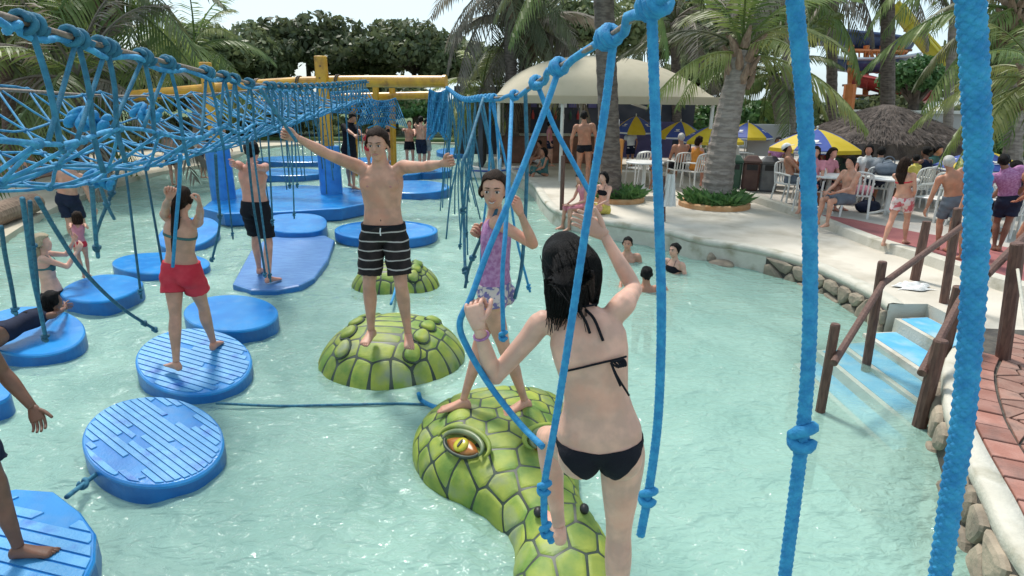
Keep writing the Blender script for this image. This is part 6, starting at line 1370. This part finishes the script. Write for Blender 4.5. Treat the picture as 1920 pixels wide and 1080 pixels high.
def back_strings(I, m):
    s, po = I['s'], I['o']; V = I['V']; NB, cr, cf, cu = I['NB'], I['cr'], I['cf'], I['cu']; b = I['bez']
    def surf(x, z, o=.004):                               # point on the back at chest offsets (x right, z below the neck base)
        p = NB+cr*x*s-cu*z*s; d = V-p; al = d@cf; pe = np.linalg.norm(d-np.outer(al, cf), axis=1); k = np.where((pe < .014) & (al < .12))[0]
        if len(k) == 0: return p-cf*.1*s
        return p+cf*al[k].min()-cf*o
    band = smooth_path([surf(x, .205-.01*math.sin((x+.12)*9)) for x in np.linspace(-.118, .12, 13)], 3); obj('back_string', MB().tube(band, .0042, 6), m, po, smooth=True)
    c = surf(.06, .2, .012)
    for k in range(4):
        a = (-1, 1)[k % 2]*(.5+.2*k); q = [c+cr*math.sin(t)*.035*math.cos(a)-cu*(.012*abs(math.sin(t))+.012*math.sin(2*t)*(1 if k < 2 else -1))+cr*.012*k-cf*.008 for t in np.linspace(0, math.pi, 12)]; obj('bow_loop', MB().tube(q, .0042, 5), m, po, smooth=True)
    for dx, l in ((.012, .09), (.03, .13)):
        obj('bow_tail', MB().tube(smooth_path([c, c+cr*dx*.4-cu*l*.4-cf*.01, c+cr*dx*1.3-cu*l-cf*.004], 4), .0042, 5), m, po, smooth=True)
    for sg, l in ((-1, .085), (1, .12)):
        q = [surf(.012*sg, .0, .006), surf(.02+.016*sg, .04, .008), surf(.03+.02*sg, l, .005)]; obj('neck_tie', MB().tube(smooth_path(q, 4), .0055, 6), m, po, smooth=True)
    q = [surf(x, .0+abs(x)*.1-.012, .004) for x in np.linspace(-.055, .055, 7)]; obj('neck_string', MB().tube(smooth_path(q, 3), .0045, 6), m, po, smooth=True)
    w_, e = I['wri']['L'], I['elb']['L']; t = nrm(e-w_); u = perp(UP, t); v = np.cross(t, u); c = w_+t*.045; q = [c+(u*math.cos(a)+v*math.sin(a))*.027 for a in np.linspace(0, 6.28, 20)]; obj('bracelet', MB().tube(q, .005, 6), CL['lilac'], po, smooth=True)
back_strings(W1, CL['black'])
# 2 - smiling girl on the dragon head
stand('person with a lilac top and printed bottoms smiling back over one shoulder', {'L': (985, 772, .34), 'R': (868, 772, .34)}, (930, 322), -112, {'L': (975, 398, 3.55), 'R': (898, 440, 4.05)}, 'c', lean=.0, skin_='mid', hair=('bun', 'brown'), wear=[('onepiece', 'lilac'), ('trunks', 'print', {'waist': .075, 'len': .13})], vox=.0075, det=True, face=True, curl=GR, hf=nrm(yawv(-8)+A([0, 0, -.03])), hu=UP, cfwd=yawv(-85), elbow={'L': A([.8, -.1, -.8])}, thumbs={'L': UP, 'R': UP}, foot_dir={'L': yawv(-60), 'R': yawv(-80)}, headsc=1.06, extra={'smile': 2.6})
# 3 - striped shorts on the turtle shell
stand('person in dark striped shorts standing on the turtle shell with arms spread', {'L': (766, 640, .4), 'R': (697, 634, .4)}, (710, 238), 2, {'R': (556, 258, 4.72), 'L': (846, 305, 4.62)}, 'm', skin_='mid', hair=('short', 'brown'), wear=[('shorts', 'striped', {'len': .78, 'waist': .07, 'belt': True, 'flare': .032})], vox=.008, det=True, face=True, curl=GR, thumbs={'L': UP, 'R': UP}, elbow={'R': A([0, .4, -1]), 'L': A([.2, .3, -1])}, hf=nrm(yawv(-4)+A([0, 0, -.18])), hdirs={'R': A([-.9, 0, .3]), 'L': A([.9, -.2, .3])})
# 4 - red shorts
stand('person in bright red shorts seen from behind with both hands up', {'L': (333, 697, .2), 'R': (402, 655, .2)}, (350, 352), 178, {'L': (322, 350, 4.5), 'R': (376, 372, 4.55)}, 'f', skin_='mid', hair=('pony', 'brown'), wear=[('shorts', 'red', {'len': .46, 'waist': .1, 'flare': .03}), ('top', 'teal')], vox=.008, det=True, curl=GR, thumbs={'L': UP, 'R': UP}, elbow={'L': A([-1, .1, -.35]), 'R': A([.9, .3, -.5])}, hdirs={'L': A([.3, .2, .9]), 'R': A([-.1, .2, 1])}, foot_dir={'L': yawv(235), 'R': yawv(185)}, hu=UP)
# 5 - black shorts
stand('shirtless person in long black shorts facing away on the blue mat', {'L': (487, 513, .1), 'R': (505, 530, .1)}, (470, 265), 172, {'L': (432, 306, 7.0), 'R': (455, 312, 6.9)}, 'm', skin_='pink', hair=('short', 'black'), wear=[('shorts', 'black', {'len': .85, 'waist': .09, 'flare': .03})], vox=.0095, det=True, curl=GR, foot_dir={'L': yawv(190), 'R': yawv(150)})
# 6 - boy at the left edge, mostly outside the picture
stand('person in dark trunks stepping in at the left edge of the picture', {'L': (40, 1045, .18), 'R': (-75, 1075, .18)}, (-62, 420), 95, {'L': (62, 765, 2.75), 'R': (-120, 600, 2.6)}, 'm', skin_='brown', hair=('short', 'black'), wear=[('shorts', 'navy', {'len': .72})], vox=.008, det=True, Hfix=1.6, hdirs={'L': A([.4, -.3, -.8])}, foot_dir={'L': yawv(100), 'R': yawv(90)})
# 7 - blond bather, 8 - child, 9 - lying, 10 - bather behind the ropes
b = G(95, 575, 0); figure('person in a teal top standing waist deep and holding a small one', 1.62, 'f', D(98, 548, b[1]), yawv(120), {'L': A([b[0]-.05, b[1], -.75]), 'R': A([b[0]+.1, b[1]-.1, -.75])}, {'L': D(138, 452, b[1]+.35), 'R': D(145, 470, b[1]+.2)}, skin_='fair', hair=('long', 'blond'), wear=[('briefs', 'black'), ('top', 'teal')], vox=.012, hf=yawv(110), base=(b[0], b[1], -.85))
stand('small person in a pink top standing on the leaf shaped float', {'L': (158, 522, .2), 'R': (168, 520, .2)}, (148, 432), 215, {'L': (130, 448, 6.9), 'R': (174, 440, 7.0)}, 'c', skin_='mid', hair=('bob', 'brown'), wear=[('onepiece', 'pink'), ('trunks', 'red', {'waist': .07, 'len': .1})], vox=.012, headsc=1.25)
c9 = G(45, 640, .2); figure('person in a dark swimsuit with a yellow strap lying face down on the round float', 1.5, 'f', D(0, 632, c9[1]-.1)*A([1, 1, 0])+A([0, 0, .33]), A([0, 0, -1.0]), {'L': G(-25, 645, .2)*A([1, 1, 0])+A([-.3, -.45, .33]), 'R': G(-60, 660, .22)*A([1, 1, 0])+A([-.2, -.3, .3])}, {'L': G(118, 588, .2)+A([0, .1, .06]), 'R': G(140, 577, .2)+A([0, 0, .06])}, pu=nrm([.3, .95, .04]), cu=nrm([.35, .9, .22]), cfwd=A([.05, .2, -1]), hf=nrm([.5, .85, .05]), hu=UP, skin_='brown', hair=('long', 'black'), wear=[('onepiece', 'navy')], vox=.011, elbow={'L': A([-.5, .2, .2]), 'R': A([1, -.2, .2])}, knee={'L': A([0, 0, -1]), 'R': A([.3, 0, -1])}, extra={'foot_up': {'L': A([0, -1, .3]), 'R': A([0, -1, .2])}}, foot_dir={'L': A([0, 0, -1]), 'R': A([0, 0, -1])}, base=(c9[0], c9[1], .2))
stand('person in dark shorts wading behind the small one in pink', {'L': (142, 470, -.35), 'R': (155, 468, -.35)}, (147, 292), 180, None, 'm', skin_='mid', hair=('short', 'black'), wear=[('shorts', 'navy', {'len': .8, 'waist': .09})], vox=.014)
# far platform people
stand('person in a black shirt looking down on the platform', {'L': (664, 357, .3), 'R': (656, 352, .3)}, (668, 207), 60, {'L': (692, 272, 14.6), 'R': (690, 275, 14.4)}, 'm', skin_='tan', hair=('short', 'black'), wear=[('shorts', 'black', {'len': .85}), ('shirt', 'black', {'sleeve': .8})], vox=.014, hf=nrm(yawv(60)+A([0, 0, -.7])), cu=nrm([.12, 0, 1]))
stand('shirtless person in black trunks pointing on a far float', {'L': (775, 318, .22), 'R': (764, 318, .22)}, (768, 226), 15, {'R': (742, 248, 18.6), 'L': (782, 290, 18.6)}, 'm', skin_='mid', hair=('short', 'black'), wear=[('shorts', 'black', {'len': .5})], vox=.016)
stand('person in long navy shorts facing away on the far float', {'L': (788, 320, .22), 'R': (794, 320, .22)}, (789, 218), 170, {'L': (783, 232, 18.9), 'R': (800, 228, 18.9)}, 'm', skin_='fair', hair=('short', 'black'), wear=[('shorts', 'navy', {'len': .85})], vox=.016)
stand('person in pale shorts with a raised hand on the far float', {'L': (797, 318, .22), 'R': (803, 318, .22)}, (801, 222), 165, {'R': (806, 230, 19), 'L': (790, 250, 19)}, 'm', skin_='fair', hair=('short', 'black'), wear=[('shorts', 'greywhite', {'len': .6})], vox=.016)
stand('person in black swimwear with both arms raised on a far pad', {'L': (728, 312, .22), 'R': (736, 312, .22)}, (735, 222), 20, {'L': (740, 215, 20), 'R': (726, 220, 20)}, 'f', skin_='mid', hair=('bob', 'brown'), wear=[('briefs', 'black'), ('top', 'black')], vox=.016)
stand('person in a red suit half hidden behind the person in striped shorts', {'L': (690, 322, .22), 'R': (696, 322, .22)}, (690, 240), 0, None, 'f', skin_='pink', hair=('long', 'brown'), wear=[('onepiece', 'red')], vox=.016)
for k, (fx, fy, hx_, hy_, yw, lb_, cl, hr_) in enumerate([(328, 348, 322, 248, 170, 'person in black shorts on the left bank seen through the net', 'black', 'black'), (382, 334, 378, 258, 100, 'person in navy shorts near the left blue sleeve', 'navy', 'black'), (265, 352, 262, 316, 40, 'swimmer up to the neck by the left bank', 'black', 'black'), (425, 318, 420, 240, 60, 'shirtless person in grey shorts behind the left blue sleeve', 'grey', 'brown'), (60, 352, 62, 285, 90, 'person in grey shorts walking on the left bank below the net', 'grey', 'black')]):
    stand(lb_, {'L': (fx-4, fy, .1 if k != 2 else -.9), 'R': (fx+4, fy, .1 if k != 2 else -.9)}, (hx_, hy_), yw, None, 'm', skin_='mid', hair=('short', hr_), wear=[('shorts', cl, {'len': .5})], vox=.018, Hfix=1.7 if k == 2 else None)
# swimmers on the right
def swimmer(label, px, py, z, yaw, sk_, hr_, arms=None, sex='f'):
    p = G(px, py, z); figure(label, 1.65, sex, A([p[0], p[1], z-.75]), yawv(yaw), {'L': A([p[0]-.1, p[1], -1.4]), 'R': A([p[0]+.1, p[1], -1.4])}, arms, skin_=sk_, hair=hr_, wear=[('top', 'black')] if sex == 'f' else [], vox=.012, base=(p[0], p[1], -.9), face=True)
p = G(1160, 470, 0); swimmer('left one of the two swimmers resting at the cream wall', 1178, 446, .42, -20, 'mid', ('short', 'black'), None, 'm')
swimmer('right one of the two swimmers resting at the cream wall', 1268, 458, .44, -55, 'fair', ('bun', 'black'))
p = G(1210, 505, .28); swimmer('swimmer facing away with one arm on the water', 1214, 503, .34, 185, 'tan', ('short', 'black'), {'R': p+A([.28, .0, -.22]), 'L': p+A([-.3, .2, -.25])}, 'm')
# people on the right deck and terrace
stand('person in dark swim briefs standing with back to the pool by the tent', {'L': (1084, 352, ZD), 'R': (1101, 354, ZD)}, (1093, 200), 175, None, 'm', skin_='tan', hair=('buzz', 'black'), wear=[('trunks', 'black')], vox=.014)
def sit(label, px, py, zseat, yaw, H=1.65, sex='f', skin_='mid', hair=('long', 'black'), wear=(), feetd=None, hands=None, lean=.1, cross=False, vox=.014, fz=None, **kw):
    p = G(px, py, zseat); s = H/1.75; f = yawv(yaw); r_ = np.cross(f, UP); pel = p+A([0, 0, .1*s]); fz = (zseat-.4*s if fz is None else fz); reach = .42*s if feetd is None else feetd*s
    ank = {'L': pel+f*reach-r_*.12*s, 'R': pel+f*(reach+.03)+r_*.12*s}
    for q in ank: ank[q] = A([ank[q][0], ank[q][1], fz+.08*s])
    wr = hands or {'L': pel+f*.34*s-r_*.12*s+UP*.12*s, 'R': pel+f*.36*s+r_*.12*s+UP*.1*s}
    return figure(label, H, sex, pel, f, ank, wr, pu=nrm(UP-f*.1), cu=nrm(UP+f*lean), skin_=skin_, hair=hair, wear=wear, vox=vox, knee={'L': UP+f*.2, 'R': UP+f*.2}, **kw)
sit('person in a dark teal swimsuit sitting on the deck edge', 1020, 330, ZD, -70, 1.65, 'f', 'tan', ('long', 'black'), [('onepiece', 'teal')], fz=ZD-.2, feetd=.5)
sit('person in white shorts sitting behind the teal swimsuit at the deck edge', 1012, 308, ZD, -70, 1.65, 'm', 'mid', ('short', 'black'), [('shorts', 'white', {'len': .6})], fz=ZD-.2, feetd=.5)
sit('person in a pink swimsuit leaning forward at the curved deck edge', 1094, 398, ZD, -65, 1.6, 'f', 'mid', ('short', 'black'), [('onepiece', 'pink')], lean=.35, fz=ZD-.35, feetd=.45)
sit('person in a black top and yellow shorts sitting on the deck beside the palm planter', 1130, 400, ZD, -50, 1.65, 'f', 'fair', ('bob', 'black'), [('top', 'black'), ('shorts', 'yellow', {'len': .5})], fz=ZD-.3, feetd=.45)
stand('small person in dark trunks walking near the planters', {'L': (1217, 358, ZD), 'R': (1224, 360, ZD)}, (1222, 277), 60, None, 'c', skin_='tan', hair=('short', 'brown'), wear=[('trunks', 'black', {'len': .1})], vox=.014)
def on_chair(label, k, **kw):
    p, a = CPOS[k]; q = npj(p+A([0, 0, .45])); return sit(label, q[0], q[1], ZT+.45, math.degrees(a)+kw.pop('dy', 0), fz=ZT, **kw)
on_chair('shirtless person in black shorts seated left of the thick palm', 10, sex='m', skin_='tan', hair=('short', 'grey'), wear=[('shorts', 'black', {'len': .6})], H=1.75)
on_chair('person in an orange swimsuit seated sideways beside the thick palm trunk', 11, sex='f', skin_='pink', hair=('bob', 'brown'), wear=[('onepiece', 'orange')], dy=-90)
on_chair('person in a white cap reclining left of the knotted rope', 3, sex='m', skin_='tan', hair=('short', 'black'), wear=[('cap', 'white'), ('shorts', 'grey', {'len': .6})], lean=-.4, dy=40)
on_chair('person in a pink top seated behind the knotted rope', 7, sex='f', skin_='mid', hair=('long', 'brown'), wear=[('shirt', 'pink', {'sleeve': .6}), ('shorts', 'navy', {'len': .5})])
on_chair('small person in a yellow shirt seated behind the sarong', 6, sex='c', skin_='brown', hair=('short', 'black'), wear=[('shirt', 'yellow', {'sleeve': .6}), ('shorts', 'navy', {'len': .6})], H=1.3)
b = G(1585, 405, ZT); sit('shirtless person in grey shorts seated sideways at the white table', 1585, 380, ZT+.42, -80, 1.6, 'm', 'mid', ('short', 'black'), [('shorts', 'grey', {'len': .75})], fz=ZT)
sit('person in a pink shirt at the far side of the table', 1548, 352, ZT+.42, 20, 1.6, 'f', 'pink', ('long', 'brown'), [('shirt', 'pink', {'sleeve': .5}), ('shorts', 'navy', {'len': .5})], fz=ZT)
sit('person in red at the far table behind the grey shorts', 1540, 322, ZT+.42, 30, 1.6, 'm', 'tan', ('short', 'black'), [('shirt', 'red', {'sleeve': .5}), ('shorts', 'navy', {'len': .5})], fz=ZT)
sit('person in purple sitting near the grey wall', 1452, 318, ZT+.42, -30, 1.65, 'f', 'brown', ('short', 'black'), [('shirt', 'lilac', {'sleeve': .5}), ('shorts', 'navy', {'len': .5})], fz=ZT)
stand('walking person in a red top and floral sarong on the red path', {'L': (1655, 462, ZT), 'R': (1695, 458, ZT)}, (1690, 297), 125, {'L': (1715, 372, 9.4), 'R': (1712, 372, 9.1)}, 'f', skin_='mid', hair=('long', 'brown'), wear=[('top', 'red'), ('sarong', 'floral', {'len': .5})], vox=.011)
stand('shirtless person in grey swim shorts walking away on the red path', {'L': (1756, 468, ZT), 'R': (1775, 474, ZT)}, (1768, 297), 170, None, 'm', skin_='tan', hair=('short', 'grey'), wear=[('shorts', 'grey', {'len': .75, 'waist': .09})], vox=.011)
stand('person in red swimwear just left of the thick rope', {'L': (1800, 488, ZT), 'R': (1816, 492, ZT)}, (1812, 318), 200, None, 'f', skin_='tan', hair=('bun', 'brown'), wear=[('briefs', 'red'), ('top', 'red')], vox=.012)
stand('person in a red two-piece at the right edge of the picture', {'L': (1902, 490, ZT), 'R': (1925, 492, ZT)}, (1915, 322), 240, {'L': (1868, 405, 9.0), 'R': (1900, 400, 9.0)}, 'f', skin_='tan', hair=('short', 'black'), wear=[('briefs', 'red'), ('top', 'red')], vox=.012)
stand('person carrying a folded blue umbrella behind the thick rope', {'L': (1862, 470, ZT), 'R': (1872, 472, ZT)}, (1868, 296), 150, None, 'm', skin_='brown', hair=('short', 'black'), wear=[('shorts', 'navy', {'len': .7}), ('shirt', 'lilac', {'sleeve': .5})], vox=.014)

# more people on the terrace and at the bar
for px, py, yw, sx_, sk_, hr_, wr_, lb_ in [(1640, 352, 160, 'm', 'tan', 'short', [('shorts', 'navy', {'len': .6}), ('shirt', 'greywhite', {'sleeve': .5})], 'person in a pale grey shirt seated under the hut'), (1725, 350, 200, 'f', 'brown', 'bun', [('onepiece', 'navy')], 'person in a navy swimsuit seated under the right hut umbrella'), (1742, 345, 30, 'm', 'mid', 'short', [('shorts', 'grey', {'len': .6}), ('shirt', 'teal', {'sleeve': .5})], 'person in a teal shirt seated right of the hut'), (1618, 345, -40, 'f', 'pink', 'bob', [('shirt', 'white', {'sleeve': .4}), ('shorts', 'red', {'len': .4})], 'person in a white shirt seated left under the hut'), (1500, 345, 40, 'm', 'tan', 'short', [('shorts', 'black', {'len': .6})], 'shirtless person in black shorts seated left of the big umbrella'), (1885, 400, 200, 'm', 'brown', 'short', [('shirt', 'black', {'sleeve': .5}), ('shorts', 'black', {'len': .6})], 'person in a black shirt seated right of the thick rope'), (1825, 385, 10, 'f', 'tan', 'long', [('onepiece', 'red')], 'person in a red swimsuit seated left of the thick rope')]:
    sit(lb_, px, py, ZT+.42, yw, 1.65, sx_, sk_, (hr_, 'black'), wr_, fz=ZT, vox=.018); p = G(px, py, ZT+.42); o = copy_tree(CH); put(o, (p[0], p[1], ZT), R(yw), 1, 'white plastic chair under the '+lb_.split(' seated')[0].replace('person in a ', '').replace('shirtless person in ', ''), 'white plastic chairs')
for fx, fy, hx_, hy_, yw, sx_, sk_, wr_, lb_ in [(1180, 318, 1180, 240, 170, 'm', 'tan', [('shorts', 'navy', {'len': .6}), ('shirt', 'white', {'sleeve': .5})], 'person in a white shirt standing at the bar'), (1030, 312, 1028, 228, 90, 'f', 'mid', [('shirt', 'pink', {'sleeve': .4}), ('shorts', 'navy', {'len': .5})], 'person in a pink shirt standing under the tent'), (1508, 335, 1508, 262, 200, 'm', 'brown', [('shorts', 'red', {'len': .6})], 'person in red shorts standing behind the knotted rope')]:
    stand(lb_, {'L': (fx-4, fy, ZT), 'R': (fx+4, fy, ZT)}, (hx_, hy_), yw, None, sx_, skin_=sk_, hair=('short', 'black'), wear=wr_, vox=.018)
print('BUILD', round(time.time()-T0,1), len(bpy.data.objects))
